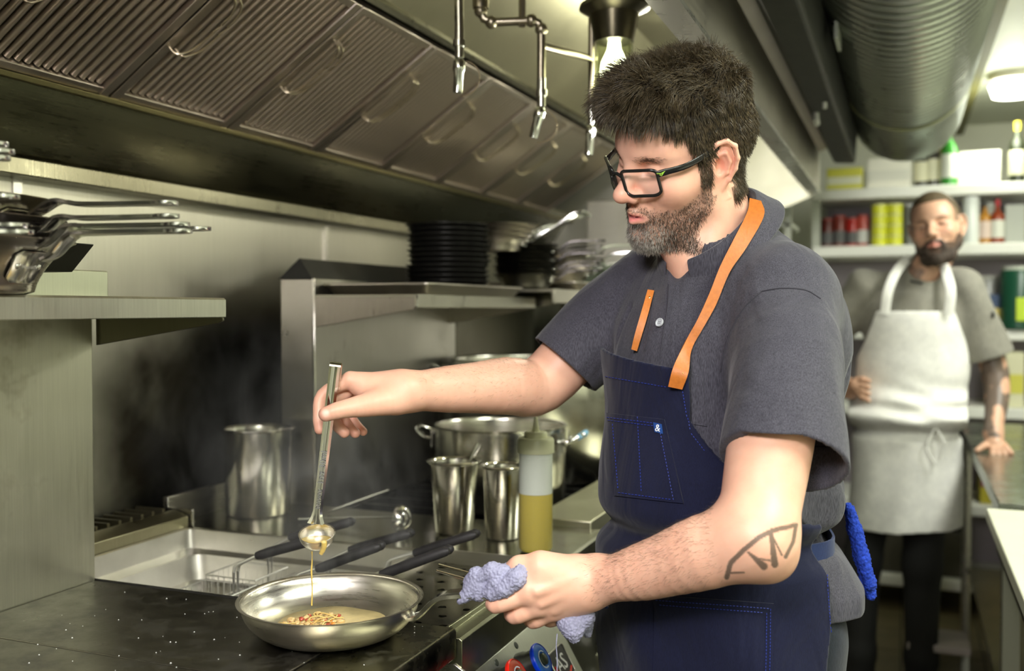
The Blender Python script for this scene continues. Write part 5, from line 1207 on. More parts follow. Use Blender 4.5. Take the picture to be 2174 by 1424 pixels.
LA = arm_field((-0.08, -0.03, 0.90), (0.42, 0.33, 1.44))
shL = np.array((0.020, 0.142, 1.385)); elL = Q(1604, 1142, 1.140); wrL = Q(1262, 1233, 1.258)
LA.limb([shL + np.array((0, -0.01, -0.025)), lerp(shL, elL, .55), lerp(shL, elL, .9), elL], [0.052, 0.0515, 0.046, 0.043], 0.02)
LA.cone(elL, Q(1640, 1186, 1.145), 0.040, 0.022, 0.03)
LA.limb([elL, Q(1500, 1170, 1.165), Q(1390, 1206, 1.205), Q(1310, 1226, 1.235), wrL, Q(1235, 1236, 1.258)], [0.043, 0.0435, 0.0360, 0.0290, 0.0270, 0.0265], 0.02)
LA.cone(Q(1262, 1215, 1.256), Q(1255, 1252, 1.255), 0.021, 0.022, 0.02)
mL = [Q(1122, 1258, 1.240), Q(1142, 1285, 1.247), Q(1170, 1296, 1.258), Q(1202, 1296, 1.268)]
for m_, w_, r0 in zip(mL, (Q(1225, 1228, 1.252), Q(1230, 1240, 1.254), Q(1235, 1250, 1.257), Q(1240, 1258, 1.260)), (0.024, 0.023, 0.022, 0.020)): LA.cone(w_, m_, r0, 0.0130, 0.016)
LA.chain([Q(1215, 1212, 1.252), Q(1146, 1199, 1.246), Q(1103, 1203, 1.252), Q(1078, 1214, 1.262)], [0.020, 0.0155, 0.0125, 0.0105], 0.010)
LA.cone(Q(1170, 1222, 1.248), Q(1130, 1240, 1.246), 0.018, 0.016, 0.02)
finL = [[mL[0], Q(1052, 1284, 1.246), Q(1058, 1262, 1.276), Q(1085, 1252, 1.288)], [mL[1], Q(1092, 1307, 1.254), Q(1088, 1285, 1.288), Q(1112, 1265, 1.300)],
        [mL[2], Q(1132, 1318, 1.266), Q(1120, 1296, 1.298), Q(1140, 1276, 1.308)], [mL[3], Q(1168, 1317, 1.278), Q(1155, 1300, 1.304), Q(1168, 1284, 1.312)]]
for f_, r_ in zip(finL, ((.0125, .0108, .0092, .0080), (.0125, .0108, .0092, .0080), (.0118, .0100, .0088, .0078), (.0105, .0088, .0078, .0070))):
    LA.limb(f_, list(r_), 0.005)
for a_, b_ in ((Q(1236, 1220, 1.235), Q(1140, 1256, 1.226)), (Q(1240, 1236, 1.234), Q(1150, 1282, 1.232)), (Q(1244, 1250, 1.238), Q(1176, 1294, 1.243))):
    LA.cone(a_, b_, 0.0022, 0.0028, 0.008)
la_me = LA.mesh('arm', SKIN)
# torso core joining the limbs under the clothes
TC = Field((-0.16, -0.25, 0.78), (0.16, 0.25, 1.48), 0.006)
TC.ell((-0.01, -0.005, 0.92), (0.095, 0.125, 0.13), 0.03).ell((0, -0.008, 1.08), (0.092, 0.118, 0.16), 0.03).ell((-0.01, 0, 1.27), (0.11, 0.155, 0.16), 0.05)
TC.cone((-0.01, -0.15, 1.385), (0.0, 0.12, 1.375), 0.045, 0.045, 0.04).cone((0.0, 0, 1.36), (0.015, 0, 1.46), 0.06, 0.052, 0.04)
tc_me = TC.mesh('core', SKIN)

def arm_tone(me, left):
    co = mesh_co(me); px, py, d = pxof(co); t = np.tile(BASE, (len(co), 1)) * (0.96 + 0.10 * vnoise(co, 45, 9)[:, None])
    pts = (thR[-1:] + [f_[-1] for f_ in fin]) if not left else []
    for p in pts: t = blend(t, 0.5 * np.exp(-((co - p) ** 2).sum(1) / 0.012 ** 2), (0.82, 0.33, 0.26))
    joints = [f_[1] for f_ in (finL if left else fin)] + list(mL if left else mcp)
    for p in joints: t = blend(t, 0.35 * np.exp(-((co - p) ** 2).sum(1) / 0.012 ** 2), (0.80, 0.33, 0.25))
    if not left:
        n0 = Q(691, 876, 1.3125); t = blend(t, np.exp(-(((px - 691) / 8.5) ** 2 + ((py - 877) / 8.5) ** 2) ** 3) * (d < 1.322), (0.88, 0.62, 0.52))
    if left:
        def seg(ax_, ay, bx, by, w0, w1):
            ux, uy = bx - ax_, by - ay; L2 = ux * ux + uy * uy; q = np.clip(((px - ax_) * ux + (py - ay) * uy) / L2, 0, 1)
            dd = np.hypot(px - ax_ - q * ux, py - ay - q * uy); return np.clip(((w0 + (w1 - w0) * q) * 1.35 - dd) / 1.6 + 0.5, 0, 1)
        lines = [(1543, 1225, 1551, 1195, 4, 4), (1551, 1195, 1578, 1168, 4, 4), (1578, 1168, 1612, 1140, 4, 4), (1612, 1140, 1640, 1126, 4, 4), (1640, 1126, 1690, 1114, 4, 3.5),
                 (1690, 1114, 1684, 1150, 3, 3), (1684, 1150, 1668, 1182, 3, 3), (1637, 1134, 1645, 1198, 3.5, 5.5), (1640, 1138, 1660, 1178, 1.6, 1.6), (1588, 1172, 1622, 1202, 1.5, 6),
                 (1588, 1172, 1610, 1186, 1.6, 1.6), (1610, 1186, 1638, 1190, 1.4, 1.4), (1545, 1216, 1580, 1215, 1.8, 1.2)]
        ink = np.zeros(len(co))
        for l_ in lines: ink = np.maximum(ink, seg(*l_))
        ink *= (d < 1.17); t = blend(t, 0.82 * ink, (0.055, 0.060, 0.050))
    return t
t_ra = arm_tone(ra_me, False); t_la = arm_tone(la_me, True)
skin_me = join_meshes('skin', [head_me, ra_me, la_me, tc_me], SKIN)
paint(skin_me, 'tone', np.vstack([tone, t_ra, t_la, np.tile(BASE, (len(tc_me.vertices), 1))]))
body = place('body', skin_me, chef)
# nails
NAIL = plain('nail', (0.86, 0.60, 0.52), 0.25)

# ------------------------------------------------------------------ shirt
SHIRT = cloth_mat('chambray', (0.034, 0.033, 0.045), (0.088, 0.084, 0.108), 1100, 0.88, 0.3, fold=1.0)
SV = 0.0028
SF = Field((-0.25, -0.36, 0.90), (0.34, 0.36, 1.52), SV)
def torso(F, e=0.0):
    F.ell((-0.010, -0.008, 0.96), (0.150 + e, 0.172 + e, 0.16 + e), 0.06)
    F.ell((0.010, -0.010, 1.12), (0.152 + e, 0.164 + e, 0.17 + e), 0.06)
    F.ell((-0.008, -0.014, 1.28), (0.146 + e, 0.164 + e, 0.160 + e), 0.06)
    F.ell((-0.045, -0.014, 1.33), (0.118 + e, 0.158 + e, 0.13 + e), 0.05)
    F.cone((-0.008, -0.150, 1.396), (0.002, 0.112, 1.388), 0.056 + e, 0.056 + e, 0.05)
    F.cone((-0.01, 0, 1.38), (0.012, 0, 1.452), 0.085 + e, 0.064 + e, 0.05)
torso(SF)
# sleeves
hmL = lerp(shL, elL, 0.72); dL = (elL - shL) / np.linalg.norm(elL - shL)
cL = hmL + np.array((-0.018, 0.012, 0.0))
SF.limb([(0.012, 0.112, 1.362), lerp(shL, elL, .35) + np.array((-.010, .002, 0)), cL + dL * 0.05], [0.060, 0.068, 0.077], 0.035)
hmR = lerp(shR, elR, 0.80); dR = (elR - shR) / np.linalg.norm(elR - shR)
SF.limb([(0.0, -0.150, 1.388), lerp(shR, elR, .35) + np.array((0, 0, -.008)), hmR + dR * 0.05 + np.array((0, 0, -.004))], [0.070, 0.070, 0.062], 0.035)
# waist gathers: blousing above the apron tie, tail below it
gx, gy, gz = SF.grids()
ang = np.arctan2(gy, gx + 0.0)
back = np.clip((-gx - 0.0) / 0.08, 0, 1)
waist = np.exp(-((gz - 1.050) / 0.016) ** 2)
SF.d += (0.022 * waist - 0.012 * np.exp(-((gz - 1.105) / 0.04) ** 2) * back - 0.020 * np.clip((1.035 - gz) / 0.06, 0, 1) * back).astype(np.float32)
# cut the sleeve ends
def plane_cut(F, p, n, lo, hi, k=0.0):
    b = F.block(lo, hi); sl, x, y, z = b
    q = ((x - p[0]) * n[0] + (y - p[1]) * n[1] + (z - p[2]) * n[2]).astype(np.float32); F.d[sl] = np.maximum(F.d[sl], q)
nL = dL + np.array((0.10, 0.10, 0.0)); nL /= np.linalg.norm(nL)
nR = dR + np.array((0.0, 0.0, -0.10)); nR /= np.linalg.norm(nR)
sleevL = np.sqrt((gx - (cL[0])) ** 2 + (gy - cL[1]) ** 2)
# folds: wide soft drapes on body and sleeves
w1 = np.sin(ang * 9 + gz * 18 + 1.6 * np.sin(gz * 9)) * 0.0050 * np.clip((1.36 - gz) / 0.1, 0, 1) * np.clip((gz - 1.0) / 0.06, 0, 1) * np.clip(-gx * 10 + 0.8, 0.15, 1)
w2 = np.sin((gx * 22 - gy * 30) + gz * 26) * 0.0026 * np.clip((np.abs(gy) - 0.11) / 0.06, 0, 1) * np.clip((gz - 1.12) / 0.1, 0, 1)
w3 = np.sin((gx * 0.6 + gy) * 46 + gz * 5) * 0.0045 * np.exp(-(((gx - 0.10) / 0.10) ** 2 + ((gy + 0.12) / 0.08) ** 2 + ((gz - 1.33) / 0.10) ** 2))
SF.d += (w1 + w2 + w3).astype(np.float32)
del w1, w2, w3
# armpit crease between near sleeve and chest
SF.chain([(0.118, 0.075, 1.36), (0.142, 0.092, 1.28), (0.145, 0.118, 1.17)], [0.002, 0.006, 0.012], 0.018, 'sub')
SF.chain([(-0.10, 0.09, 1.34), (-0.105, 0.125, 1.28), (-0.10, 0.14, 1.20)], [0.001, 0.003, 0.006], 0.015, 'sub')
SF.chain([(0.10, -0.095, 1.36), (0.125, -0.115, 1.30), (0.12, -0.13, 1.25)], [0.002, 0.005, 0.006], 0.015, 'sub')
sol = SF.d.copy()
plane_cut(SF, cL, nL, (-0.04, 0.118, 1.06), (0.30, 0.36, 1.215))
plane_cut(SF, hmR, nR, (0.08, -0.36, 1.16), (0.34, -0.12, 1.40))
SF.limb([lerp(shL, elL, .35), cL - dL * 0.01, cL + dL * 0.08], [0.050, 0.0665, 0.0700], 0.0, 'sub')
SF.limb([lerp(shR, elR, .35), hmR - dR * 0.01 + np.array((0, 0, -.004)), hmR + dR * 0.08], [0.048, 0.0570, 0.0570], 0.0, 'sub')
# neck opening and bottom hem
SF.cone((0.005, 0, 1.40), (0.055, 0, 1.60), 0.057, 0.085, 0.0, 'sub')
SF.cone((0.085, 0.0, 1.44), (0.128, 0.0, 1.385), 0.030, 0.006, 0.004, 'sub')
tail = 0.945 + 0.0 * gx
SF.d = np.maximum(SF.d, (0.948 - gz).astype(np.float32) + np.zeros_like(SF.d))
SF.ell((0, 0, 0.95), (0.13, 0.16, 0.09), 0.0, 'sub')
shirt_me = SF.mesh('shirt', SHIRT); shirt = place('shirt', shirt_me, chef)
from mathutils.bvhtree import BVHTree
def bvh_of(me):
    return BVHTree.FromPolygons([tuple(v.co) for v in me.vertices], [tuple(p.vertices) for p in me.polygons])
bv_shirt = bvh_of(shirt_me)
def onto(bv, px, py, lift=0.002, dflt=None):
    """local point where the sight line of a pixel meets the surface, raised along its normal"""
    o = Vector(EYEC); t = Vector(Q(px, py, 1.0)) - o; t.normalize()
    loc, no, idx, dist = bv.ray_cast(o, t)
    if loc is None: return Vector(Q(px, py, dflt or 1.35)), -t
    if no.dot(t) > 0: no = -no
    return loc + no * lift, no

# collar: stand, fold, leaf
def collar():
    m = MB(); rows = []; n = 44
    c0 = np.array((0.030, 0.0, 1.468)); tl = math.radians(41)
    for i in range(n + 1):
        a = math.radians(16 + (360 - 32) * i / n)      # 0 is the front
        ca, sa = math.cos(a), math.sin(a)
        def pt(r, h): 
            x = r * ca * 1.02; y = r * sa * 0.97; q = np.array((x * math.cos(tl) , y, -x * math.sin(tl)))
            up_ = np.array((math.sin(tl) , 0, math.cos(tl))); return c0 + q + up_ * h
        fr = max(0, math.cos(a)); leaf = 0.034 + 0.022 * fr ** 2; out = 0.016 + 0.010 * fr
        rows.append([pt(0.069, -0.020), pt(0.071, 0.004), pt(0.0735, 0.013 - .006 * fr), pt(0.0775, 0.0165 - .006 * fr), pt(0.0825, 0.012 - .006 * fr), pt(0.0850 + out * 0.45, -leaf * 0.30), pt(0.0860 + out, -leaf * 0.66)])
    k = 7; vs = [p for r_ in rows for p in r_]
    m.add(vs, [(i * k + j, i * k + j + 1, (i + 1) * k + j + 1, (i + 1) * k + j) for i in range(n) for j in range(k - 1)])
    o = part('collar', m, SHIRT, chef, smooth=75); s_ = o.modifiers.new('thick', 'SOLIDIFY'); s_.thickness = 0.0026; s_.offset = 0
    sub = o.modifiers.new('soft', 'SUBSURF'); sub.levels = 1; sub.render_levels = 1
collar()

# ------------------------------------------------------------------ apron
NAVY = cloth_mat('navy_twill', (0.0045, 0.0058, 0.024), (0.008, 0.0105, 0.040), 1500, 0.85, 0.25, sheen=0.12, fold=0.9)
NAVY2 = cloth_mat('blue_webbing', (0.006, 0.016, 0.075), (0.010, 0.026, 0.11), 1200, 0.7, 0.25)
THR = plain('blue_thread', (0.02, 0.04, 0.30), 0.6)
AV = 0.0021
AF = Field((-0.10, -0.26, 0.64), (0.22, 0.26, 1.33), AV)
torso(AF, 0.0)
AF.chain([(0.0, 0, 1.02), (0.0, 0, 0.44)], [0.155, 0.168], 0.05, sq=((0, 1.0, 0), 1.16))
ax_, ay_, az_ = AF.grids(); angA = np.arctan2(ay_, ax_)
AF.d += (0.020 * np.exp(-((az_ - 1.052) / 0.02) ** 2)).astype(np.float32)
AF.d += (0.0030 * np.sin(angA * 7 + az_ * 11 + 1.2 * np.sin(az_ * 14)) * np.clip((1.04 - az_) / 0.12, 0, 1) + 0.0022 * np.sin(angA * 5 - az_ * 30) * np.exp(-((az_ - 1.10) / 0.06) ** 2)).astype(np.float32)
topz = np.clip((az_ - 1.18) / 0.12, 0, 1) ** 2
d0 = AF.d.copy()
offs = 0.0045 + 0.012 * topz
dl = np.maximum(d0 - (offs + 0.0042), -(d0 - offs))
# outline of the bib and skirt, in the chef's own left/up coordinates
half = 0.098 + 0.125 * np.clip((1.215 - az_) / 0.15, 0, 1) ** 1.1
bib = np.maximum(np.abs(ay_ + 0.022) - half, az_ - (1.290 - 0.12 * ay_))
bib = np.maximum(bib, 0.01 - ax_)
skirt = np.maximum(az_ - 1.075, np.where(ay_ > 0, 0.010, -0.06) - ax_)
reg = np.minimum(np.where(az_ > 1.045, bib, 1.0), skirt)
cut = np.maximum(dl, reg); cut = np.maximum(cut, 0.66 - az_)
apron_me = AF.mesh('apron', NAVY, d=cut.astype(np.float32)); apron = place('apron', apron_me, chef)
bv_ap = bvh_of(apron_me)
del cut, dl

def patch(name, poly, bv, lift, thick, mat, parent, n=14):
    """cloth patch whose outline is read in the photograph and laid onto the surface"""
    (x0, y0), (x1, y1), (x2, y2), (x3, y3) = poly; m = MB(); vs = []
    for i in range(n + 1):
        for j in range(n + 1):
            u, v = i / n, j / n
            px = (x0 * (1 - u) + x1 * u) * (1 - v) + (x3 * (1 - u) + x2 * u) * v; py = (y0 * (1 - u) + y1 * u) * (1 - v) + (y3 * (1 - u) + y2 * u) * v
            vs.append(onto(bv, px, py, lift)[0])
    k = n + 1; m.add(vs, [(i * k + j, (i + 1) * k + j, (i + 1) * k + j + 1, i * k + j + 1) for i in range(n) for j in range(n)])
    o = part(name, m, mat, parent, smooth=80); s_ = o.modifiers.new('thick', 'SOLIDIFY'); s_.thickness = thick; s_.offset = -1
    return o
def stitches(pts, bv, parent, lift=0.0012, step=7.0, ln=4.0, name='stitching', mat=None, r=0.00055):
    m = MB()
    for (ax, ay), (bx, by) in zip(pts[:-1], pts[1:]):
        L_ = math.hypot(bx - ax, by - ay); k = max(1, int(L_ / step)); ux, uy = (bx - ax) / L_, (by - ay) / L_
        for i in range(k):
            s0 = i * step; p, q = onto(bv, ax + ux * s0, ay + uy * s0, lift)[0], onto(bv, ax + ux * (s0 + ln), ay + uy * (s0 + ln), lift)[0]
            if (p - q).length < 0.02: m.tube([p, q], r, 4)
    o = part(name, m, mat or THR, parent, smooth=0); o['kind'] = 'stuff'
    return o
pk = patch('bib_pocket', [(1291, 876), (1412, 890), (1452, 1068), (1308, 1052)], bv_ap, 0.0026, 0.0020, NAVY, apron)
pkm = patch('hip_pocket', [(1392, 1262), (1642, 1280), (1640, 1440), (1388, 1440)], bv_ap, 0.0026, 0.0020, NAVY, apron)
stitches([(1287, 799), (1420, 822)], bv_ap, apron, 0.0014)
stitches([(1450, 830), (1458, 880), (1468, 920), (1500, 962)], bv_ap, apron, 0.0014)
stitches([(1294, 886), (1408, 900)], bv_ap, apron, 0.0042); stitches([(1296, 892), (1407, 906)], bv_ap, apron, 0.0042)
stitches([(1306, 900), (1318, 1046), (1432, 1060), (1404, 910)], bv_ap, apron, 0.0042); stitches([(1358, 884), (1366, 1050)], bv_ap, apron, 0.0042)
stitches([(1396, 1272), (1634, 1290), (1632, 1430)], bv_ap, apron, 0.0042); stitches([(1404, 1282), (1626, 1299), (1624, 1430)], bv_ap, apron, 0.0042)
stitches([(1752, 1150), (1756, 1250), (1762, 1330), (1768, 1430)], bv_ap, apron, 0.0014)
lab = patch('woven_label', [(1391, 896), (1408, 900), (1411, 921), (1394, 917)], bv_ap, 0.0046, 0.001, plain('label_blue', (0.01, 0.06, 0.26), 0.7), apron, 4)
lc, lno = onto(bv_ap, 1401, 909, 0.0052)
zax = lno.normalized(); xax = (onto(bv_ap, 1408, 910, 0.005)[0] - onto(bv_ap, 1394, 908, 0.005)[0]).normalized(); yax = zax.cross(xax).normalized(); xax = yax.cross(zax)
ML_ = Matrix((xax, yax, zax)).transposed().to_4x4(); ML_.translation = lc
text_part('label_lettering', '&', 0.0135, plain('label_white', (0.85, 0.87, 0.9), 0.6), lab, ML_, 0.0003)
# apron tie round the waist
tp = []
for a in np.linspace(math.radians(40), math.radians(200), 26):
    z = 1.045 - 0.012 * math.sin(a * 1.0); k = 0
    o_ = Vector((0.0, 0, z)); dr = Vector((math.cos(a), math.sin(a), 0.0))
    h, no, ix, ds = bv_shirt.ray_cast(o_ + dr * 0.4, -dr); tp.append((h + dr * 0.004) if h is not None else o_ + dr * 0.17)
mt = MB(); vs = []
for p in tp: vs += [p + Vector((0, 0, 0.018)), p - Vector((0, 0, 0.018))]
mt.add(vs, [(2 * i, 2 * i + 1, 2 * i + 3, 2 * i + 2) for i in range(len(tp) - 1)])
ti = part('waist_tie', mt, NAVY2, apron, smooth=80); s_ = ti.modifiers.new('thick', 'SOLIDIFY'); s_.thickness = 0.003; s_.offset = 0

# leather neck straps
LEATH = plain('tan_leather', (0.50, 0.15, 0.022), 0.42, noisy=0.12, nscale=180, bmp=0.15)
def ribbon(name, L_, R_, bv, lift, mat, parent, label=None):
    m = MB(); vs = []; k = len(L_)
    for (a, b) in zip(L_, R_):
        p, q = onto(bv, *a, lift)[0], onto(bv, *b, lift)[0]; e = Vector(EYEC); dp, dq = (p - e).length, (q - e).length; m_ = min(dp, dq)
        if abs(dp - dq) > 0.004: m_ += 0.0; p = e + (p - e) * (max(m_, dp - 0.03) / dp if dp > m_ else 1); q = e + (q - e) * (max(m_, dq - 0.03) / dq if dq > m_ else 1)
        vs.append((p, q))
    Ls = smoothline([v[0] for v in vs], 5); Rs = smoothline([v[1] for v in vs], 5); pts = []
    for p, q in zip(Ls, Rs): pts += [p, p.lerp(q, .5), q]
    m.add(pts, [(3 * i + j, 3 * i + j + 1, 3 * i + j + 4, 3 * i + j + 3) for i in range(len(Ls) - 1) for j in (0, 1)])
    o = part(name, m, mat, parent, smooth=80, label=label); s_ = o.modifiers.new('thick', 'SOLIDIFY'); s_.thickness = 0.0028; s_.offset = 0
    return o
def bv_join(objs):
    vs = []; fs = []
    dg = bpy.context.evaluated_depsgraph_get()
    for o in objs:
        me = o.evaluated_get(dg).data; n = len(vs); vs += [tuple(v.co) for v in me.vertices]; fs += [tuple(i + n for i in p.vertices) for p in me.polygons]
    return BVHTree.FromPolygons(vs, fs)
bpy.context.view_layer.update()
bv_all = bv_join([shirt, apron, [c for c in chef.children if c.name.startswith('collar')][0]])
Ledge = [(1423, 819), (1434, 779), (1460, 724), (1482, 685), (1509, 627), (1530, 567), (1557, 509), (1586, 452), (1600, 420)]
Redge = [(1452, 825), (1459, 789), (1470, 746), (1496, 698), (1524, 650), (1554, 582), (1583, 528), (1617, 464), (1612, 434)]
s1 = ribbon('neck_strap', Ledge, Redge, bv_all, 0.0055, LEATH, apron, 'near tan leather strap over the shoulder')
s2_ = ribbon('neck_strap', [(1379, 618), (1364, 670), (1352, 712), (1345, 742)], [(1393, 620), (1378, 676), (1366, 716), (1357, 746)], bv_all, 0.0035, LEATH, apron, 'far tan leather strap')
stitches([(1428, 815), (1438, 783), (1454, 788), (1448, 819), (1428, 815)], bv_all, s1, 0.0080, 5, 3, 'strap_stitching', plain('tan_thread', (0.75, 0.42, 0.12), 0.6))
for px, py in ((1381, 634), (1386, 637)):
    c_, n_ = onto(bv_all, px, py, 0.006); part('snap', MB().ball(c_, 0.0026, 8), BRASS, s2_, smooth=80)
# shirt button and placket, chest pocket, hems
c_, n_ = onto(bv_shirt, 1403, 686, 0.0022)
Mb = Matrix.Translation(c_) @ n_.to_track_quat('Z', 'Y').to_matrix().to_4x4()
bt = part('button', MB().merge(MB().lathe([(0, 0.0012), (0.0042, 0.0012), (0.0048, 0.0022), (0.0060, 0.0022), (0.0064, 0.001), (0.0060, -0.0004), (0, -0.0004)], 28), Mb), plain('grey_button', (0.50, 0.52, 0.56), 0.3), shirt, smooth=40)
hb = MB()
for sx in (-1, 1):
    for sy in (-1, 1): hb.lathe([(0.0007, 0.0013), (0, 0.00135)], 8, (0.0013 * sx, 0.0013 * sy, 0))
part('button_hole', MB().merge(hb, Mb), BLACK, bt)
DKT = plain('shirt_thread', (0.035, 0.033, 0.045), 0.8)
def seam(pts, parent=shirt, r=0.0009, bv=None, mat=None, lift=0.0004, name='seam'):
    q = [onto(bv or bv_shirt, x, y, lift)[0] for x, y in [tuple(v)[:2] for v in smoothline([(a, b, 0) for a, b in pts], 6)]]
    q = [p for i, p in enumerate(q) if i == 0 or (p - q[i - 1]).length < 0.04]
    return part(name, MB().tube(q, r, 5), mat or DKT, parent, smooth=80)
seam([(1420, 604), (1418, 650), (1410, 700), (1402, 760)]); seam([(1388, 612), (1384, 660), (1375, 720), (1368, 745)])
seam([(1542, 968), (1600, 955), (1680, 948), (1770, 950)])
seam([(1618, 618), (1660, 612), (1710, 616), (1742, 634)]); seam([(1618, 618), (1575, 660), (1545, 720), (1530, 790)])
patch('chest_pocket', [(1463, 790), (1492, 800), (1502, 905), (1470, 900)], bv_shirt, 0.0022, 0.0015, SHIRT, shirt, 8)

# trousers, shoes and the blue cloth tucked at the back
PF = Field((-0.20, -0.24, 0.06), (0.20, 0.24, 1.04), 0.006)
PF.ell((-0.02, 0, 0.93), (0.125, 0.155, 0.13), 0.04)
for s in (-1, 1): PF.chain([(-0.02, 0.085 * s, 0.90), (0.0, 0.105 * s, 0.50), (-0.02, 0.115 * s, 0.09)], [0.088, 0.065, 0.052], 0.03)
place('trousers', PF.mesh('trousers', cloth_mat('dark_denim', (0.010, 0.013, 0.020), (0.020, 0.026, 0.038), 900)), chef)
for s in (-1, 1):
    S_ = Field((-0.14, 0.115 * s - 0.07, -0.01), (0.20, 0.115 * s + 0.07, 0.13), 0.005)
    S_.cone((-0.07, 0.115 * s, 0.045), (0.12, 0.122 * s, 0.035), 0.040, 0.036, 0.02).cone((-0.04, 0.115 * s, 0.05), (-0.02, 0.115 * s, 0.10), 0.045, 0.042, 0.02)
    S_.d = np.maximum(S_.d, (0.0 - S_.grids()[2]) + np.zeros_like(S_.d)).astype(np.float32)
    place('shoe', S_.mesh('shoe', plain('black_shoe', (0.015, 0.015, 0.015), 0.4)), chef)
TB = plain('blue_terry', (0.015, 0.05, 0.42), 0.95, noisy=0.35, nscale=260, bmp=0.9)
tv = []
m = MB()
path = [Q(1800, 1075, 1.42), Q(1812, 1120, 1.42), Q(1828, 1180, 1.42), Q(1842, 1235, 1.42), Q(1848, 1262, 1.42)]
TF = Field(tuple(min(p[i] for p in path) - 0.04 for i in range(3)), tuple(max(p[i] for p in path) + 0.04 for i in range(3)), 0.0016)
TF.chain([p + (0, 0, 0) for p in path], [0.006, 0.008, 0.0095, 0.010, 0.008], 0.008)
TF.chain([p + np.array((0.010, 0.012, 0.0)) for p in path[:-1]], [0.006, 0.009, 0.009, 0.007], 0.004)
bt_me = TF.mesh('blue_cloth', TB); c_b = mesh_co(bt_me); n_b = mesh_no(bt_me); set_co(bt_me, c_b + n_b * ((vnoise(c_b, 520, 2, 1) - 0.5) * 0.0036)[:, None])
bc = place('blue_cloth', bt_me); bc.matrix_world = MC; tag(bc, 'blue terry cloth hanging from the back of the chef apron tie', 'cloth')

# ------------------------------------------------------------------ hair, beard, brows
def hair_mat(name, a, b, rough=0.42):
    m, nt, bs = nodes(name); f = noise(nt, coords(nt), 220, 2, 0.5)
    nt.links.new(ramp(nt, f, [(0.3, a), (0.72, b)]), bs.inputs['Base Color']); bs.inputs['Roughness'].default_value = rough; bs.inputs['Specular IOR Level'].default_value = 0.5
    return m
HAIR = hair_mat('brown_hair', (0.018, 0.013, 0.007), (0.125, 0.092, 0.050), 0.34); HAIRCAP = plain('hair_under', (0.014, 0.010, 0.006), 0.7)
BEARD_D = hair_mat('dark_beard', (0.020, 0.013, 0.008), (0.10, 0.065, 0.04)); BEARD_G = hair_mat('grey_beard', (0.22, 0.20, 0.17), (0.62, 0.58, 0.52))
HC = Field((-0.15, -0.11, -0.07), (0.14, 0.11, 0.18), 0.0024)
HC.ell((-0.012, 0, 0.042), (0.100, 0.076, 0.088), 0.0); HC.ell((0.028, 0, 0.048), (0.068, 0.063, 0.064), 0.03)
x, y, z = HC.grids()
def hairline_at(x): return np.where(x > 0.070, 0.080, np.where(x > 0.045, 0.054 + (x - 0.045) * 1.04, np.where(x > 0.032, 0.026 + (x - 0.032) * 2.15, np.where(x > 0.009, -0.012, np.where(x > -0.022, 0.038, -0.050)))))
gX = np.broadcast_to(x, HC.d.shape).ravel(); idx = np.abs(HC.d).ravel() < 0.045
lump = np.zeros(HC.d.size, np.float32); pq = np.stack([np.broadcast_to(v, HC.d.shape).ravel()[idx] for v in (x, y, z)], 1)
lump[idx] = vnoise(pq * np.array((0.7, 1.0, 0.8)), 42, 31, 2) - 0.5; lump = lump.reshape(HC.d.shape)
tz = np.clip((z - 0.060) / 0.055, 0, 1); tz = tz * tz * (3 - 2 * tz); fz = np.clip((x - 0.0) / 0.07, 0, 1); bz = np.clip((-x - 0.03) / 0.06, 0, 1)
thick = 0.004 + 0.016 * tz * (1 - 0.5 * bz) + 0.006 * tz * fz + 0.002 * bz
above = np.clip((z - hairline_at(x)) / (0.020 - 0.010 * fz), -1, 1)
HC.d = (HC.d - thick * np.clip(above, 0, 1) ** 0.6 - lump * 0.020 * tz + np.where(above < 0, -above * 0.03, 0)).astype(np.float32)
cap_me = HC.mesh('hair', HAIRCAP); cc = mesh_co(cap_me); cn = mesh_no(cap_me)
rs = np.random.RandomState(11)
def sample(co, no, w, n):
    p = w / w.sum(); i = rs.choice(len(co), n, p=p); return co[i] + rs.randn(n, 3) * 0.0008, no[i]
skull = np.array((-0.012, 0, 0.045))
w = ((cn[:, 2] > -0.5)).astype(float)
r_, n_ = sample(cc, cn, w, 21000)
top = np.clip((r_[:, 2] - 0.085) / 0.04, 0, 1); frontness = np.clip((r_[:, 0] - 0.02) / 0.06, 0, 1)
N_ = len(r_); clump = np.stack([vnoise(r_, 55, 21), vnoise(r_, 55, 22), vnoise(r_, 55, 23)], 1) - 0.5
flow = np.zeros((N_, 3)); flow[:, 0] = 0.55 * frontness + 0.25 * top - 0.10 * (1 - top); flow[:, 2] = -1.0 * (1 - top) - 0.35 * frontness + 0.1 * top; flow[:, 1] = np.sign(r_[:, 1]) * 0.25 * top
flow += clump * (2.6 * top[:, None] + 1.0) + rs.randn(N_, 3) * 0.09
fd = n_ * (0.55 + 0.70 * top)[:, None] + flow * 0.8; fd /= np.linalg.norm(fd, axis=1, keepdims=True)
bd = flow + n_ * 0.22; bd[:, 2] -= 0.25; bd /= np.linalg.norm(bd, axis=1, keepdims=True)
ln = 0.009 + 0.014 * top + 0.012 * frontness * (r_[:, 0] > 0.055) + rs.rand(N_) * 0.006
low = np.clip((r_[:, 2] + 0.05) / 0.08, 0.35, 1); ln *= low
hs = strands('hair_s', r_ @ RHS.T + HO, fd @ RH.T, bd @ RH.T, ln, np.full(N_, 0.00050) * (0.7 + 0.6 * rs.rand(N_)), HAIR, 5)
wt_ = np.clip((cc[:, 2] - 0.08) / 0.04, 0, 1) * (cn[:, 2] > 0); q_, m_n = sample(cc, cn, wt_, 2600); c3 = np.stack([vnoise(q_, 40, 51), vnoise(q_, 40, 52), vnoise(q_, 40, 53)], 1) - 0.5
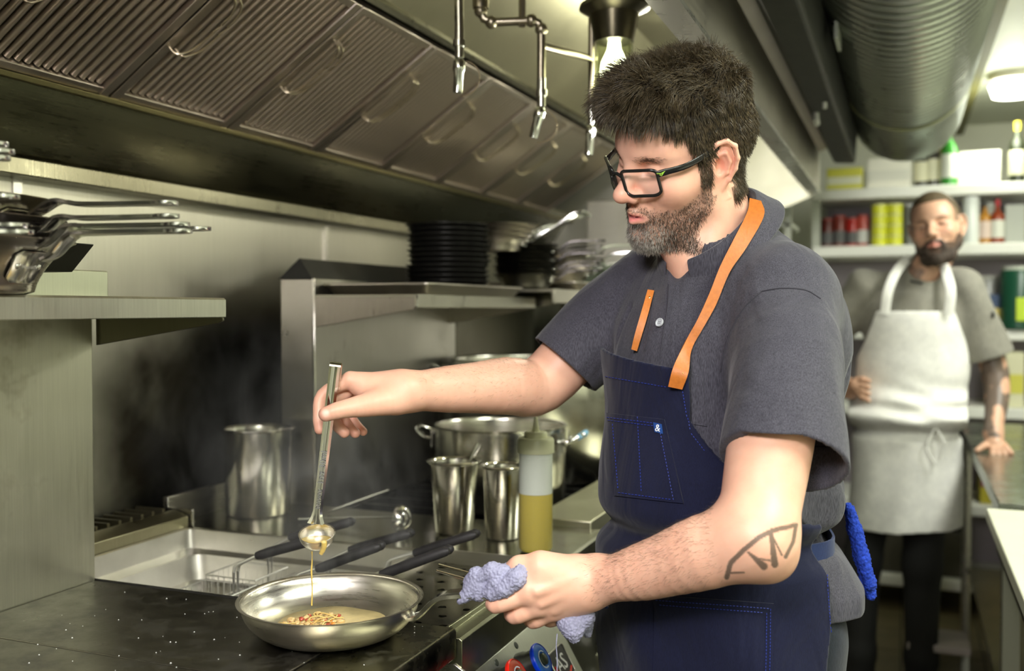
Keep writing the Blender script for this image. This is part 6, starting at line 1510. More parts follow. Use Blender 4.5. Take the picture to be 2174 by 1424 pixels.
f3 = m_n * 0.8 + c3 * 2.6 + rs.randn(len(q_), 3) * 0.2; f3[:, 0] += 0.35; f3 /= np.linalg.norm(f3, axis=1, keepdims=True); b3 = c3 * 2.5 + np.array((0.7, 0, -0.35)); b3 /= np.linalg.norm(b3, axis=1, keepdims=True)
ws = strands('hair_w', q_ @ RHS.T + HO, f3 @ RH.T, b3 @ RH.T, 0.026 + 0.014 * rs.rand(len(q_)), np.full(len(q_), 0.00040), HAIR, 6)
set_co(cap_me, cc @ RHS.T + HO)
hair = place('hair', cap_me, chef); hs_o = place('hair_strands', hs, hair); hs_o['kind'] = 'stuff'; o = place('long_hairs', ws, hair); o['kind'] = 'stuff'
# scalp-edge hairs on temples, sideburns and nape
w = (scalp & (Z_ < 0.085) & (hairline > -1)).astype(float) * (np.abs(Z_ - hairline) < 0.05)
r_, n_ = sample(head_co, head_no, w, 7500); N_ = len(r_)
fl = np.tile((-0.15, 0, -1.0), (N_, 1)); fl[r_[:, 0] > 0.05] = (0.5, 0, -0.6); fl += rs.randn(N_, 3) * 0.25
d1 = n_ * 0.45 + fl; d1 /= np.linalg.norm(d1, axis=1, keepdims=True); fl /= np.linalg.norm(fl, axis=1, keepdims=True)
o = place('temple_hair', strands('temple_hair', r_ @ RHS.T + HO, d1 @ RH.T, fl @ RH.T, 0.007 + 0.007 * rs.rand(N_), np.full(N_, 0.00026), HAIR, 4), hair); o['kind'] = 'stuff'
# beard
w = beard * np.clip(0.25 + 0.9 * ((X_ > 0.086) & (Z_ > -0.05)) + 1.4 * np.clip((-Z_ - 0.030) / 0.045, 0, 1) + 0.6 * (X_ < 0.028), 0, 1)
greyness = np.clip((X_ - 0.062) / 0.03, 0, 1) * np.clip((-Z_ - 0.055) / 0.02, 0.15, 1)
for nm, ww, n, mt_, L0 in (('beard', w * (1 - 0.75 * greyness), 10500, BEARD_D, 0.0044), ('grey_beard', w * (0.06 + greyness), 3000, BEARD_G, 0.0056)):
    r_, n_ = sample(head_co, head_no, ww, n); N_ = len(r_)
    fl = np.tile((0.12, 0, -1.0), (N_, 1)) + rs.randn(N_, 3) * 0.30; fl /= np.linalg.norm(fl, axis=1, keepdims=True)
    d1 = n_ * 0.6 + fl * 0.8; d1 /= np.linalg.norm(d1, axis=1, keepdims=True)
    L_ = (L0 * (0.5 + rs.rand(N_))) * (0.55 + 0.75 * np.clip((-r_[:, 2] - 0.05) / 0.04, 0, 1))
    if nm == 'beard': bo = place('beard', strands(nm, r_ @ RHS.T + HO, d1 @ RH.T, fl @ RH.T, L_, np.full(N_, 0.00020), mt_, 3), chef); bo['kind'] = 'stuff'
    else: o = place('grey_hairs', strands(nm, r_ @ RHS.T + HO, d1 @ RH.T, fl @ RH.T, L_, np.full(N_, 0.00021), mt_, 3), bo); o['kind'] = 'stuff'
# eyebrows
w = sum(np.exp(-(((X_ - 0.085) / 0.02) ** 2 + ((Y_ - 0.032 * s) / 0.017) ** 2 + ((Z_ - 0.0345) / 0.0038) ** 2)) for s in (-1, 1))
w[w < 0.1] = 0; r_, n_ = sample(head_co, head_no, w, 420); N_ = len(r_)
fl = np.stack([np.full(N_, -0.35), np.sign(r_[:, 1]) * 1.0, np.full(N_, 0.15)], 1) + rs.randn(N_, 3) * 0.25; fl /= np.linalg.norm(fl, axis=1, keepdims=True)
d1 = n_ * 0.4 + fl; d1 /= np.linalg.norm(d1, axis=1, keepdims=True)
o = place('eyebrows', strands('eyebrows', r_ @ RHS.T + HO, d1 @ RH.T, fl @ RH.T, 0.005 + 0.003 * rs.rand(N_), np.full(N_, 0.00014), BEARD_D, 3), chef); o['kind'] = 'stuff'
# fine hair on the forearms
for me_, el_, wr_, nn in ((la_me, elL, wrL, 2600), (ra_me, elR, wrR, 1100)):
    co_ = mesh_co(me_); no_ = mesh_no(me_); axv = (wr_ - el_) / np.linalg.norm(wr_ - el_); tt = (co_ - el_) @ axv / np.linalg.norm(wr_ - el_)
    w = ((tt > 0.12) & (tt < 0.98)).astype(float) * np.clip(0.35 + no_ @ np.array((0.3, 0.3, 0.8)), 0.05, 1)
    r_, n_ = sample(co_, no_, w, nn); N_ = len(r_); r_ -= n_ * 0.001
    fl = axv + 0.8 * np.cross(n_, axv) * (rs.rand(N_, 1) - 0.3) + rs.randn(N_, 3) * 0.25; fl /= np.linalg.norm(fl, axis=1, keepdims=True)
    d1 = n_ * 0.5 + fl; d1 /= np.linalg.norm(d1, axis=1, keepdims=True)
    o = place('arm_hair', strands('arm_hair', r_, d1, fl, 0.005 + 0.006 * rs.rand(N_), np.full(N_, 0.00009), BEARD_D, 3), body); o['kind'] = 'stuff'

# ------------------------------------------------------------------ glasses, in head axes
gl = thing('glasses', 'black rectangular glasses worn by the bearded chef', 'glasses')
gl.matrix_world = MC @ (Matrix.Translation(Vector(HO)) @ Matrix(RHS.tolist()).to_4x4())
GB = plain('glossy_black', (0.012, 0.012, 0.012), 0.18)
m = MB(); fr = MB()
def lens_pt(s, u, v):        # u across (-1 nose, +1 temple), v up
    yy = s * (0.0335 + 0.0235 * u); zz = 0.006 + 0.0195 * v + 0.0015 * u; xx = 0.1160 - 0.0045 * (u + 1) - 0.0035 * (u + 1) ** 2 + 0.0035 * v - (0.0 if u < 0 else 0.002 * u)
    return Vector((xx, yy, zz))
def outline(s, k=1.0, n=7):
    pts = []
    for cu, cv, a in ((1 - .32, 1 - .30, 0), (-(1 - .34), 1 - .30, 90), (-(1 - .50), -(1 - .45), 180), (1 - .42, -(1 - .42), 270)):
        ru = (.32, .34, .50, .42)[(a // 90)]; rv = (.30, .30, .45, .42)[(a // 90)]
        for i in range(n): t = math.radians(a + 90 * i / (n - 1)); pts.append(lens_pt(s, k * (cu + ru * math.cos(t)), k * (cv + rv * math.sin(t))))
    return pts
GLASS, nt, bs = nodes('lens_glass'); bs.inputs['Alpha'].default_value = 0.10; bs.inputs['Base Color'].default_value = (0.9, 0.95, 0.9, 1); bs.inputs['Roughness'].default_value = 0.02; bs.inputs['Specular IOR Level'].default_value = 1.0
for s in (-1, 1):
    part('rim', MB().tube(outline(s), 0.0024, 8, closed=True, up=(1, 0, 0), flat=1.0), GB, gl, smooth=70)
    pts = outline(s, 0.97); c_ = sum(pts, Vector()) / len(pts); k = len(pts)
    lm = MB().add(pts + [c_ + Vector((0.0012, 0, 0))], [(i, (i + 1) % k, k) for i in range(k)])
    lo = part('lens', lm, GLASS, gl, smooth=80)
    hi = lens_pt(s, 1.03, 0.62)
    tp = smoothline([hi + Vector((0.001, 0, 0)), hi + Vector((-0.006, 0.0035 * s, 0.001)), Vector((0.055, 0.0765 * s, 0.024)), Vector((0.010, 0.0785 * s, 0.031)), Vector((-0.012, 0.0775 * s, 0.030)), Vector((-0.030, 0.0735 * s, 0.012))], 6)
    tm = part('temple_arm', MB().tube(tp, [0.0050] * 8 + [0.0046] * 12 + [0.0036] * (len(tp) - 20), 10, flat=0.40, up=(0, 1, 0)), GB, gl, smooth=60)
    if s > 0:
        c0 = tp[4].lerp(tp[5], .5); dx = (tp[8] - tp[3]).normalized(); oy = Vector((0, 1, 0)); uz = dx.cross(oy).normalized(); uz = uz if uz.z > 0 else -uz
        em = MB()
        for sg in (-1, 1):
            for q in range(4):
                w_ = 0.0062 - q * 0.0013; h0 = 0.0022 - q * 0.0013
                em.add([c0 + oy * 0.0022 + dx * (sg * a) + uz * b for a, b in ((0.0003, h0 - 0.0010), (w_, h0 + 0.0004), (w_ - 0.0008, h0 - 0.0005), (0.0003, h0 - 0.0018))], [(0, 1, 2, 3)])
        em = em
        e_ = part('wing_emblem', em, plain('emblem_green', (0.45, 0.75, 0.10), 0.35), tm); q = e_.modifiers.new('thick', 'SOLIDIFY'); q.thickness = 0.0006
br_ = [lens_pt(-1, -0.98, 0.45), lens_pt(-1, -1.15, 0.62) , Vector((0.1195, 0, 0.0185)), lens_pt(1, -1.15, 0.62), lens_pt(1, -0.98, 0.45)]
part('bridge', MB().tube(smoothline(br_, 4), 0.0024, 8), GB, gl, smooth=70)

# ------------------------------------------------------------------ ladle in the right hand
ltop = P(711, 778, 1.348); lbot = P(671, 1112, 1.352); lb = P(673, 1132, 1.330)
ld = thing('ladle', 'long steel ladle held over the pan, dripping golden sauce', 'ladle', tuple(lb))
def rel(p): return Vector(p) - Vector(lb)
ax = (rel(ltop) - rel(lbot)).normalized(); side = ax.cross(Vector(FW)).normalized(); nrm = side.cross(ax).normalized()
n = 24; m = MB(); vs = []
for i in range(n + 1):
    u = i / n; c_ = rel(lbot).lerp(rel(ltop), u); w_ = 0.0062 + 0.0012 * u + (0.006 * (1 - u / 0.06) if u < 0.06 else 0); 
    for a, b in ((-1, 0), (-0.55, 0.0026), (-0.2, 0.0010), (0.2, 0.0010), (0.55, 0.0026), (1, 0), (0.8, -0.0014), (-0.8, -0.0014)): vs.append(c_ + side * a * w_ + nrm * -b)
m.add(vs, [(i * 8 + j, i * 8 + (j + 1) % 8, (i + 1) * 8 + (j + 1) % 8, (i + 1) * 8 + j) for i in range(n) for j in range(8)] + [tuple(range(8)), tuple(range(n * 8, n * 8 + 8))])
part('stem', m, ST_POL, ld, smooth=50)
hk = smoothline([rel(ltop), rel(ltop) + ax * 0.004 - nrm * -0.002, rel(ltop) + ax * 0.006 + nrm * 0.007, rel(ltop) + ax * 0.001 + nrm * 0.013, rel(ltop) - ax * 0.020 + nrm * 0.015, rel(ltop) - ax * 0.032 + nrm * 0.013], 4)
m = MB(); vs = []
for p in hk: vs += [p + side * 0.0078, p - side * 0.0078]
m.add(vs, [(2 * i, 2 * i + 1, 2 * i + 3, 2 * i + 2) for i in range(len(hk) - 1)])
o = part('hook', m, ST_POL, ld, smooth=80); q = o.modifiers.new('thick', 'SOLIDIFY'); q.thickness = 0.0014
rb = 0.0240; prof = [(rb * math.sin(a), -rb * 0.92 * math.cos(a)) for a in np.linspace(0.001, PI / 2, 12)] + [(rb + 0.0006, 0.0006)] + [((rb - .0012) * math.sin(a), -(rb - .0012) * 0.92 * math.cos(a)) for a in np.linspace(PI / 2, 0.001, 12)]
Rt = Matrix.Rotation(math.radians(-13), 4, Vector(FW)) @ Matrix.Rotation(math.radians(9), 4, Vector(RT))
part('bowl', MB().merge(MB().lathe(prof, 48, cap=False), Matrix.Rotation(math.radians(20), 4, Vector(RT))), ST_PAN, ld, smooth=60)

BUT = plain('melted_sauce', (0.80, 0.56, 0.13), 0.12, coat=0.6)
sl = solo('ladled_sauce', MB().merge(MB().lathe([(0.0001, -0.0200), (0.012, -0.0170), (0.0185, -0.011), (0.0203, -0.0075), (0.0203, -0.0070), (0.0001, -0.0070)], 40, cap=False), Matrix.Translation(Vector((-FW[0] * 0.0018, -FW[1] * 0.0018, 0)))), BUT, 'golden melted sauce filling the held ladle bowl', 'sauce', tuple(lb), smooth=60)
dr = smoothline([rel(P(688, 1150, 1.306)), rel(P(688, 1160, 1.308)), rel(P(684, 1170, 1.310)), rel(P(680, 1177, 1.311))], 4)
sd = MB().tube(dr, [0.004] * 5 + [0.0036] * 4 + [0.003] * 3 + [0.001], 8)
st = [P(662, 1170, 1.322), P(663, 1190, 1.322), P(661, 1210, 1.322), P(663, 1245, 1.322), P(662, 1285, 1.322)]
sd.tube([rel(p) for p in st], [0.0013, 0.0009, 0.0014, 0.0008, 0.0011], 7)
solo('sauce_drip', sd, BUT, 'thin stream of sauce dripping from the ladle into the pan', 'sauce', tuple(lb), smooth=70)
RLm = Matrix((ax, nrm.cross(ax) , -nrm)).transposed()
def engr(s, u, size):
    c_ = rel(lbot).lerp(rel(ltop), u) - nrm * 0.0030; xx = ax; zz = -nrm; yy = zz.cross(xx)
    M = Matrix((xx, yy, zz)).transposed().to_4x4(); M.translation = c_; return M
stem_o = [c for c in ld.children if c.name.startswith('stem')][0]
ENG = plain('engraved', (0.30, 0.30, 0.30), 0.4, 0.8)
text_part('engraved_lettering', '1oz 30ml', 0.0125, ENG, stem_o, engr('', 0.36, 1), 0.0002)
text_part('engraved_lettering', 'browne', 0.0085, ENG, stem_o, engr('', 0.16, 1), 0.0002)

# ------------------------------------------------------------------ towel around the pan handle, tongs
TW = plain('lilac_terry', (0.33, 0.33, 0.47), 0.95, noisy=0.15, nscale=300, bmp=0.6)
tw_lo = np.minimum(Q(1000, 1350, 1.15), Q(1270, 1180, 1.35)); tw_hi = np.maximum(Q(960, 1380, 1.35), Q(1280, 1180, 1.15))
al = np.array([Q(a, b, c) for a, b, c in ((970, 1285, 1.2), (1270, 1370, 1.2), (970, 1180, 1.34), (1270, 1180, 1.34), (1270, 1380, 1.34))])
TWF = Field(tuple(al.min(0) - 0.03), tuple(al.max(0) + 0.03), 0.0011)
TWF.cone(Q(1012, 1240, 1.262), Q(1080, 1232, 1.258), 0.017, 0.022, 0.006)
TWF.cone(Q(1012, 1222, 1.255), Q(1018, 1258, 1.255), 0.011, 0.011, 0.004)
TWF.chain([Q(1020, 1225, 1.250), Q(1045, 1212, 1.246), Q(1072, 1216, 1.243)], [0.008, 0.0105, 0.010], 0.003)
TWF.chain([Q(1046, 1262, 1.240), Q(1070, 1248, 1.234), Q(1096, 1228, 1.232), Q(1106, 1214, 1.238)], [0.0085, 0.0115, 0.0125, 0.010], 0.0025)
TWF.chain([Q(1035, 1258, 1.244), Q(1052, 1236, 1.238), Q(1060, 1215, 1.240)], [0.007, 0.0085, 0.008], 0.002)
TWF.chain([Q(1020, 1246, 1.258), Q(1000, 1254, 1.258), Q(985, 1268, 1.258), Q(975, 1277, 1.258)], [0.011, 0.0095, 0.0065, 0.003], 0.004)
TWF.cone(Q(1080, 1240, 1.268), Q(1150, 1250, 1.282), 0.018, 0.014, 0.006)
TWF.chain([Q(1200, 1290, 1.268), Q(1212, 1320, 1.262), Q(1218, 1340, 1.258), Q(1220, 1355, 1.258)], [0.016, 0.0165, 0.012, 0.005], 0.006)
TWF.chain([Q(1235, 1290, 1.266), Q(1240, 1308, 1.262), Q(1226, 1332, 1.258)], [0.012, 0.0125, 0.008], 0.006)
TWF.chain([Q(1238, 1300, 1.282), Q(1246, 1325, 1.282), Q(1248, 1345, 1.282)], [0.009, 0.008, 0.005], 0.004)
tw_me = TWF.mesh('towel', TW); c_t = mesh_co(tw_me); n_t = mesh_no(tw_me)
set_co(tw_me, c_t + n_t * ((vnoise(c_t, 560, 4, 1) - 0.45) * 0.0026)[:, None])
tw = place('towel', tw_me); tw.matrix_world = MC; tag(tw, 'small lilac terry towel wrapped round the pan handle in the chef hand', 'towel')
m = MB(); pt = [P(1226, 1330, 1.255), P(1183, 1345, 1.25), P(1181, 1370, 1.25), P(1183, 1400, 1.25), P(1182, 1440, 1.25)]
th = solo('loose_thread', MB().tube(smoothline([Vector(p) - Vector(pt[0]) for p in pt[1:]], 5), 0.0007, 5), TW, 'single loose thread dangling from the lilac towel', 'thread', tuple(pt[0]))
tg = thing('hand_tongs', 'steel tongs held with the towel, tips pointing left over the pan handle', 'tongs', tuple(P(1060, 1225, 1.28)))
tb_ = Vector(P(1060, 1225, 1.28))
for i, (a, b, c) in enumerate(((P(931, 1198, 1.285), P(1000, 1217, 1.283), P(1090, 1238, 1.280)), (P(926, 1211, 1.270), P(985, 1228, 1.270), P(1090, 1245, 1.272)))):
    part('arm', MB().tube([Vector(a) - tb_, Vector(b) - tb_, Vector(c) - tb_, Vector(P(1290, 1285, 1.30)) - tb_], [0.0032, 0.0042, 0.0050, 0.0050], 8, flat=0.45), ST_POL, tg, smooth=60)
part('blue_grip', MB().tube([Vector(P(1262, 1281, 1.295)) - tb_, Vector(P(1288, 1287, 1.300)) - tb_], [0.0058, 0.0050], 10, flat=0.7), NAVY2, tg, smooth=60)
# ------------------------------------------------------------------ the second cook, leaning on the prep table
KR = P(1940, 655, 3.42); KAZ = math.radians(-90.4)
ck = thing('person', 'second bearded cook in grey shirt and white apron leaning on the prep table', 'person', (KR[0], KR[1], 0), KAZ)
def K(px, py, f=0.0): s_ = 3.42 - f; return np.array((f, (px - 1940) / FPX * s_ * 1.0, 1.36 - (py - 655) / FPX * s_))
SK2 = skin_mat('skin_tan', 0.05); B2 = np.array((0.62, 0.37, 0.25))
HF2 = sculpt_head(0.0022); nb2 = None
RH2 = np.array(Matrix.Rotation(math.radians(-12), 3, 'Z') @ Matrix.Rotation(math.radians(-2), 3, 'Y') @ Matrix.Rotation(math.radians(10), 3, 'X')); HO2 = K(1984, 494, 0.02)
h2 = HF2.mesh('head2', SK2); c2 = mesh_co(h2); n2 = mesh_no(h2); X2, Y2, Z2 = c2.T; t2 = np.tile(B2, (len(c2), 1)); a2 = np.abs(Y2)
ear2 = (a2 > 0.070) & (X2 > -0.03) & (X2 < 0.012) & (Z2 > -0.034) & (Z2 < 0.04)
b2 = np.clip((np.where(X2 > 0.088, -0.034, np.where(X2 > 0.05, -0.045, np.where(X2 > 0.02, -0.020, 0.02))) - Z2) / 0.006, 0, 1) * (X2 > -0.002) * (~ear2)
lp2 = (np.sqrt(((Z2 + 0.0535) / 0.0085) ** 2 + (a2 / 0.024) ** 2) < 1.0) & (X2 > 0.083)
s2m = (Z2 > np.where(X2 > 0.05, 0.092, np.where(X2 > 0.01, 0.02, np.where(X2 > -0.03, 0.03, -0.05)))) & (~ear2)
def bl(t, m, c): m = np.clip(m, 0, 1)[:, None]; return t * (1 - m) + np.array(c) * m
for s in (-1, 1):
    t2 = bl(t2, 0.9 * np.exp(-(((Y2 - 0.032 * s) / 0.012) ** 2 + ((Z2 - 0.011) / 0.0035) ** 2)) * (X2 > 0.07), (0.04, 0.03, 0.025))
    t2 = bl(t2, 0.8 * np.exp(-(((Y2 - 0.032 * s) / 0.017) ** 2 + ((Z2 - 0.034) / 0.0035) ** 2)) * (X2 > 0.07), (0.07, 0.045, 0.03))
    t2 = bl(t2, 0.3 * np.exp(-(((Y2 - 0.04 * s) / 0.018) ** 2 + ((Z2 + 0.012) / 0.018) ** 2)) * (X2 > 0.05), (0.70, 0.28, 0.2))
t2 = bl(t2, b2 * (~lp2) * 0.93, (0.045, 0.028, 0.02)); t2 = bl(t2, lp2 * 0.8, (0.50, 0.18, 0.15)); t2 = bl(t2, s2m * 0.7, (0.11, 0.08, 0.045))
set_co(h2, c2 @ RH2.T + HO2)
BFd = Field((-0.26, -0.36, 0.80), (0.26, 0.36, 1.56), 0.0045)
shr, elr_, wrr = K(1838, 612, 0.0), K(1752, 742, -0.04), K(1812, 832, 0.10)
shl, ell_, wrl = K(2040, 612, 0.0), K(2098, 790, -0.02), K(2096, 915, 0.13)
BFd.cone(HO2 + RH2 @ np.array((-0.03, 0, -0.05)), K(1958, 590, -0.02), 0.055, 0.058, 0.03)
BFd.limb([shr, elr_, wrr], [0.05, 0.042, 0.028], 0.02).limb([shl, ell_, wrl], [0.05, 0.043, 0.028], 0.02)
hL2 = K(2100, 938, 0.16)
BFd.cone(wrl, hL2, 0.027, 0.026, 0.02)
for i, (dx, dz) in enumerate(((-34, 6), (-6, 14), (6, 14), (18, 12), (30, 8))):
    BFd.chain([hL2 + np.array((0, (i - 2) * 0.012, 0)), K(2100 + dx * .7, 940 + dz * .6, 0.19), K(2100 + dx, 946 + dz, 0.205)], [0.013, 0.0105, 0.009], 0.004)
hR2 = K(1826, 822, 0.145)
BFd.cone(wrr, hR2, 0.028, 0.026, 0.02)
for i in range(4): BFd.chain([hR2 + np.array((0.004, 0, 0.018 - i * 0.012)), K(1838, 808 + i * 13, 0.165), K(1851, 812 + i * 14, 0.170)], [0.012, 0.0095, 0.008], 0.004)
b2_me = BFd.mesh('body2', SK2); cb = mesh_co(b2_me)
tb2 = np.tile(B2 * 0.95, (len(cb), 1)); tt = vnoise(cb, 26, 77, 2); onarm = (cb[:, 1] > 0.20) & (cb[:, 2] < 1.28) & (cb[:, 2] > 0.95)
tb2 = bl(tb2, np.clip((tt - 0.42) * 14, 0, 1) * onarm * 0.85, (0.05, 0.05, 0.045)); nk = (cb[:, 1] < 0.03) & (cb[:, 1] > -0.08) & (cb[:, 2] > 1.42)
tb2 = bl(tb2, np.clip((vnoise(cb, 45, 78) - 0.45) * 12, 0, 1) * nk * 0.7, (0.10, 0.08, 0.08))
sk2 = join_meshes('skin2', [h2, b2_me], SK2); paint(sk2, 'tone', np.vstack([t2, tb2])); place('body', sk2, ck)
# short hair and beard volume
HB2 = Field((-0.13, -0.10, -0.13), (0.13, 0.10, 0.16), 0.003)
HB2.ell((-0.012, 0, 0.046), (0.102, 0.079, 0.092), 0.0).ell((0.02, 0, 0.062), (0.070, 0.066, 0.070), 0.02); x, y, z = HB2.grids()
HB2.d = np.maximum(HB2.d, np.where(x > 0.045, 0.094, np.where(x > 0.014, 0.03 + (x - 0.014) * 1.9, np.where(x > -0.028, 0.036, -0.045))) - z + np.zeros_like(HB2.d)).astype(np.float32)
hm = HB2.mesh('short_hair', plain('short_hair', (0.085, 0.060, 0.030), 0.6, noisy=0.4, nscale=140)); set_co(hm, mesh_co(hm) @ RH2.T + HO2); place('hair', hm, ck)
BB2 = Field((-0.02, -0.09, -0.14), (0.13, 0.09, 0.03), 0.003)
for s in (-1, 1):
    BB2.chain([(0.012, 0.062 * s, -0.01), (0.018, 0.055 * s, -0.055), (0.060, 0.034 * s, -0.092), (0.086, 0.006 * s, -0.100)], [0.009, 0.013, 0.019, 0.020], 0.02)
    BB2.chain([(0.098, 0.006 * s, -0.038), (0.090, 0.024 * s, -0.048), (0.084, 0.028 * s, -0.070), (0.085, 0.015 * s, -0.090)], [0.0055, 0.006, 0.009, 0.014], 0.008)
BB2.ell((0.100, 0, -0.0535), (0.02, 0.020, 0.008), 0.003, 'sub')
bm_ = BB2.mesh('full_beard', plain('full_beard', (0.040, 0.026, 0.018), 0.75, noisy=0.5, nscale=160, bmp=0.8)); cbm = mesh_co(bm_); nbm = mesh_no(bm_)
cbm = cbm + nbm * ((vnoise(cbm, 260, 8, 1) - 0.5) * 0.004)[:, None]; set_co(bm_, cbm @ RH2.T + HO2); place('beard', bm_, ck)
# shirt
GREY = cloth_mat('grey_cook_shirt', (0.17, 0.16, 0.13), (0.26, 0.25, 0.21), 500, 0.85, 0.2)
S2 = Field((-0.22, -0.42, 0.92), (0.20, 0.40, 1.56), 0.004)
def torso2(F, e=0.0):
    F.ell((0, -0.015, 1.02), (0.125 + e, 0.165 + e, 0.17 + e), 0.05).ell((0, 0.0, 1.18), (0.125 + e, 0.165 + e, 0.18 + e), 0.05).ell((-0.01, 0.008, 1.32), (0.125 + e, 0.17 + e, 0.14 + e), 0.05)
    F.cone(K(1850, 606, -.01), K(2030, 606, -.01), 0.052 + e, 0.052 + e, 0.05)
torso2(S2)
S2.cone(K(1955, 600, -.02), K(1962, 562, 0.0), 0.085, 0.058, 0.03)
hl2, hr2 = lerp(shl, ell_, 0.80), lerp(shr, elr_, 0.85)
S2.chain([shl, hl2], [0.062, 0.078], 0.03).chain([shr, hr2], [0.062, 0.075], 0.03)
x, y, z = S2.grids(); S2.d += (np.sin(y * 40 + z * 22 + 2 * np.sin(z * 12)) * 0.004 + np.sin(x * 50 - z * 35) * 0.002 + np.zeros_like(S2.d)).astype(np.float32)
for c_, a_, b_ in ((hl2, shl, ell_), (hr2, shr, elr_)):
    n_ = (b_ - a_) / np.linalg.norm(b_ - a_); sg = np.sign(c_[1])
    q = ((x - c_[0]) * n_[0] + (y - c_[1]) * n_[1] + (z - c_[2]) * n_[2]); far = sg * y > 0.17
    S2.d = np.where(far, np.maximum(S2.d, q), S2.d).astype(np.float32)
    S2.chain([lerp(a_, b_, .55), c_ + n_ * 0.06], [0.058, 0.070], 0.0, 'sub')
S2.cone(K(1960, 575, 0.02), K(1968, 540, 0.05), 0.055, 0.066, 0.0, 'sub'); S2.cone(K(1958, 560, 0.10), K(1955, 590, 0.13), 0.03, 0.008, 0.003, 'sub')
sh2 = S2.mesh('shirt2', GREY); so2 = place('shirt', sh2, ck)
part('collar_band', MB().tube([K(1932, 596, 0.118), K(1958, 602, 0.128)], 0.008, 8, flat=0.6), BLACK, so2)
part('sleeve_mark', MB().ball(tuple(K(2092, 668, 0.045)), 0.009, 8, (1, 0.6, 1.3)), BLACK, so2)
# apron
WCL = cloth_mat('white_apron_cloth', (0.74, 0.73, 0.68), (0.86, 0.85, 0.80), 500, 0.8, 0.15)
A2 = Field((-0.12, -0.26, 0.58), (0.24, 0.24, 1.40), 0.004); torso2(A2, 0.006)
A2.chain([(0.0, -0.022, 1.0), (0.0, -0.022, 0.60)], [0.140, 0.155], 0.04, sq=((0, 1.0, 0), 1.14))
x, y, z = A2.grids()
A2.d += (-0.030 * np.exp(-((z - 0.99) / 0.035) ** 2) - 0.012 * np.exp(-((z - 1.05) / 0.02) ** 2) + 0.020 * np.exp(-((z - 0.945) / 0.02) ** 2) + 0.004 * np.sin(z * 95 + y * 12 + 2 * np.sin(y * 14)) * np.exp(-((z - 1.03) / 0.07) ** 2)
          + 0.005 * np.sin(y * 42 + 3 * np.sin(z * 5)) * np.clip((0.93 - z) / 0.1, 0, 1) + np.zeros_like(A2.d)).astype(np.float32)
d0 = A2.d; sh_ = np.maximum(d0 - 0.010, -(d0 - 0.003))
hw = np.where(z > 1.17, 0.118 + (1.36 - z) * 0.36, 0.187)
reg = np.maximum(np.abs(y - 0.004 + 0.022 * np.clip((1.25 - z) / 0.2, 0, 1)) - hw, np.maximum(z - 1.352, -x - 0.02 * (z < 1.0)))
A2.d = np.maximum(np.maximum(sh_, reg), 0.615 - z + 0.01 * np.sin(y * 9)).astype(np.float32)
ap2 = place('apron', A2.mesh('apron2', WCL), ck)
m = MB()
for pts in ((K(1882, 668, .128), K(1888, 620, .130), K(1900, 585, .10), K(1916, 560, .045), K(1928, 548, -.02)), (K(2008, 668, .128), K(2012, 620, .125), K(2006, 590, .09), K(1998, 566, .04), K(1988, 548, -.03))):
    m.tube(smoothline([Vector(p) for p in pts], 4), 0.0155, 8, flat=0.18, up=(1, 0, 0.2))
part('neck_strap', m, WCL, ap2, smooth=70)
part('tie_bow', MB().tube(smoothline([K(1985, 905, .155), K(1968, 950, .165), K(1985, 985, .165)], 4), 0.004, 6).tube(smoothline([K(1985, 905, .155), K(2002, 940, .16), K(1995, 975, .16)], 4), 0.004, 6), WCL, ap2, smooth=70)
L2 = Field((-0.14, -0.26, 0.02), (0.16, 0.22, 1.0), 0.006)
L2.ell((0, -0.02, 0.93), (0.11, 0.15, 0.10), 0.03)
L2.chain([(0, -0.10, 0.90), K(1842, 1200, 0), K(1838, 1400, 0), K(1838, 1490, 0)], [0.085, 0.062, 0.052, 0.052], 0.03).chain([(0, 0.05, 0.90), K(1962, 1200, 0), K(1962, 1400, 0), K(1962, 1490, 0)], [0.085, 0.062, 0.052, 0.052], 0.03)
place('trousers', L2.mesh('trousers2', plain('black_trousers', (0.010, 0.010, 0.010), 0.8)), ck)
for px in (1834, 1966):
    c_ = K(px, 1490, 0); S_ = Field((-0.13, c_[1] - 0.08, -0.01), (0.24, c_[1] + 0.08, 0.14), 0.006)
    S_.cone((-0.06, c_[1], 0.045), (0.15, c_[1], 0.034), 0.042, 0.038, 0.02).cone((-0.03, c_[1], 0.05), (-0.01, c_[1], 0.11), 0.045, 0.045, 0.02)
    S_.d = np.maximum(S_.d, -S_.grids()[2] + np.zeros_like(S_.d)).astype(np.float32)
    place('shoe', S_.mesh('shoe', plain('black_shoe', (0.015, 0.015, 0.015), 0.4)), ck)
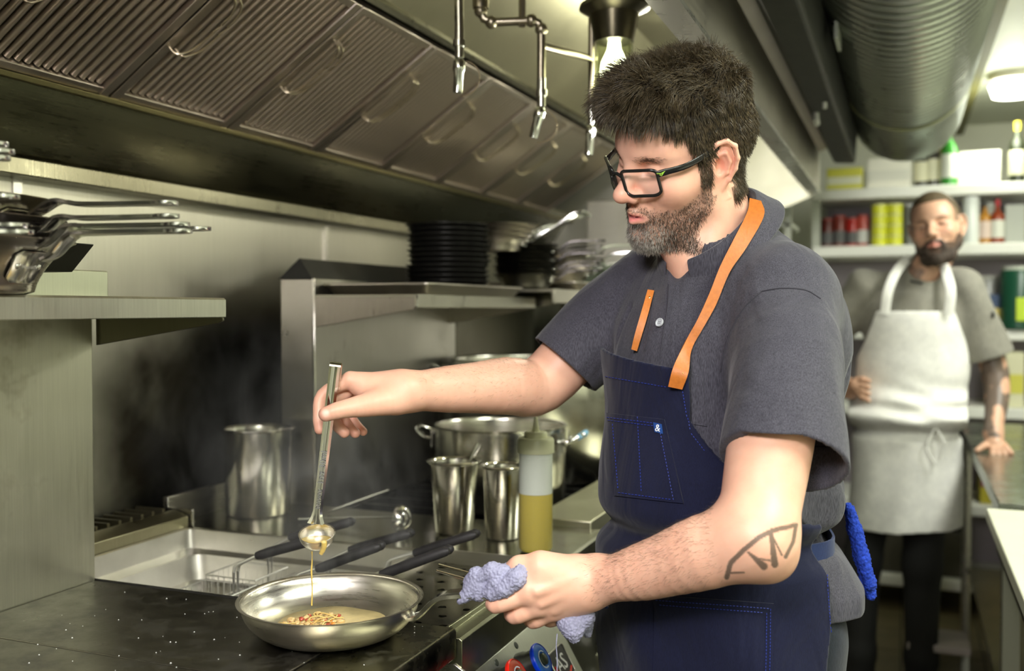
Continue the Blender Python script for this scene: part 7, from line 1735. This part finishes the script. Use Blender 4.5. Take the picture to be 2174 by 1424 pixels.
# ------------------------------------------------------------------ steam rising from tank and pan
def steam(name, label, x0, x1, y0, y1, z0, z1, dens, seed, sc):
    m = bpy.data.materials.new(name); m.use_nodes = True; nt = m.node_tree; nt.nodes.clear()
    out = nt.nodes.new('ShaderNodeOutputMaterial'); v = nt.nodes.new('ShaderNodeVolumeScatter'); nt.links.new(v.outputs[0], out.inputs['Volume'])
    v.inputs['Color'].default_value = (0.95, 0.94, 0.92, 1); v.inputs['Anisotropy'].default_value = 0.1
    t = nt.nodes.new('ShaderNodeTexCoord'); mp = nt.nodes.new('ShaderNodeMapping'); mp.inputs['Location'].default_value = (seed, seed * 2, 0); mp.inputs['Scale'].default_value = (1, 1, 0.55)
    nt.links.new(t.outputs['Object'], mp.inputs[0])
    n = nt.nodes.new('ShaderNodeTexNoise'); n.inputs['Scale'].default_value = sc; n.inputs['Detail'].default_value = 4; n.inputs['Distortion'].default_value = 1.6; nt.links.new(mp.outputs[0], n.inputs['Vector'])
    r = nt.nodes.new('ShaderNodeMapRange'); r.inputs['From Min'].default_value = 0.50; r.inputs['From Max'].default_value = 0.66; nt.links.new(n.outputs['Fac'], r.inputs['Value'])
    cx, cy = (x0 + x1) / 2, (y0 + y1) / 2
    g = nt.nodes.new('ShaderNodeTexCoord'); mg = nt.nodes.new('ShaderNodeMapping'); mg.inputs['Scale'].default_value = (2 / (x1 - x0), 2 / (y1 - y0), 2 / (z1 - z0)); nt.links.new(g.outputs['Object'], mg.inputs[0])
    ln = nt.nodes.new('ShaderNodeVectorMath'); ln.operation = 'LENGTH'; nt.links.new(mg.outputs[0], ln.inputs[0])
    f = nt.nodes.new('ShaderNodeMapRange'); f.inputs['From Min'].default_value = 1.0; f.inputs['From Max'].default_value = 0.35; nt.links.new(ln.outputs['Value'], f.inputs['Value'])
    a = nt.nodes.new('ShaderNodeMath'); a.operation = 'MULTIPLY'; nt.links.new(r.outputs[0], a.inputs[0]); nt.links.new(f.outputs[0], a.inputs[1])
    b = nt.nodes.new('ShaderNodeMath'); b.operation = 'MULTIPLY'; nt.links.new(a.outputs[0], b.inputs[0]); b.inputs[1].default_value = dens
    nt.links.new(b.outputs[0], v.inputs['Density'])
    w, d, h = (x1 - x0) / 2, (y1 - y0) / 2, (z1 - z0) / 2
    mb = MB().ball((0, 0, 0), 1.0, 12, (w, d, h))
    o = solo(name, mb, m, label, 'steam', (cx, cy, (z0 + z1) / 2), smooth=80); o['kind'] = 'stuff'
    return o
steam('steam', 'thin white steam drifting above the fry tank in front of the dark wall', -1.34, -0.72, 1.24, 1.66, 0.945, 1.36, 2.2, 3.1, 8.0)
steam('steam', 'faint steam wisps curling above the saute pan around the ladle', -0.86, -0.56, 1.00, 1.30, 0.95, 1.24, 3.0, 8.7, 13.0)
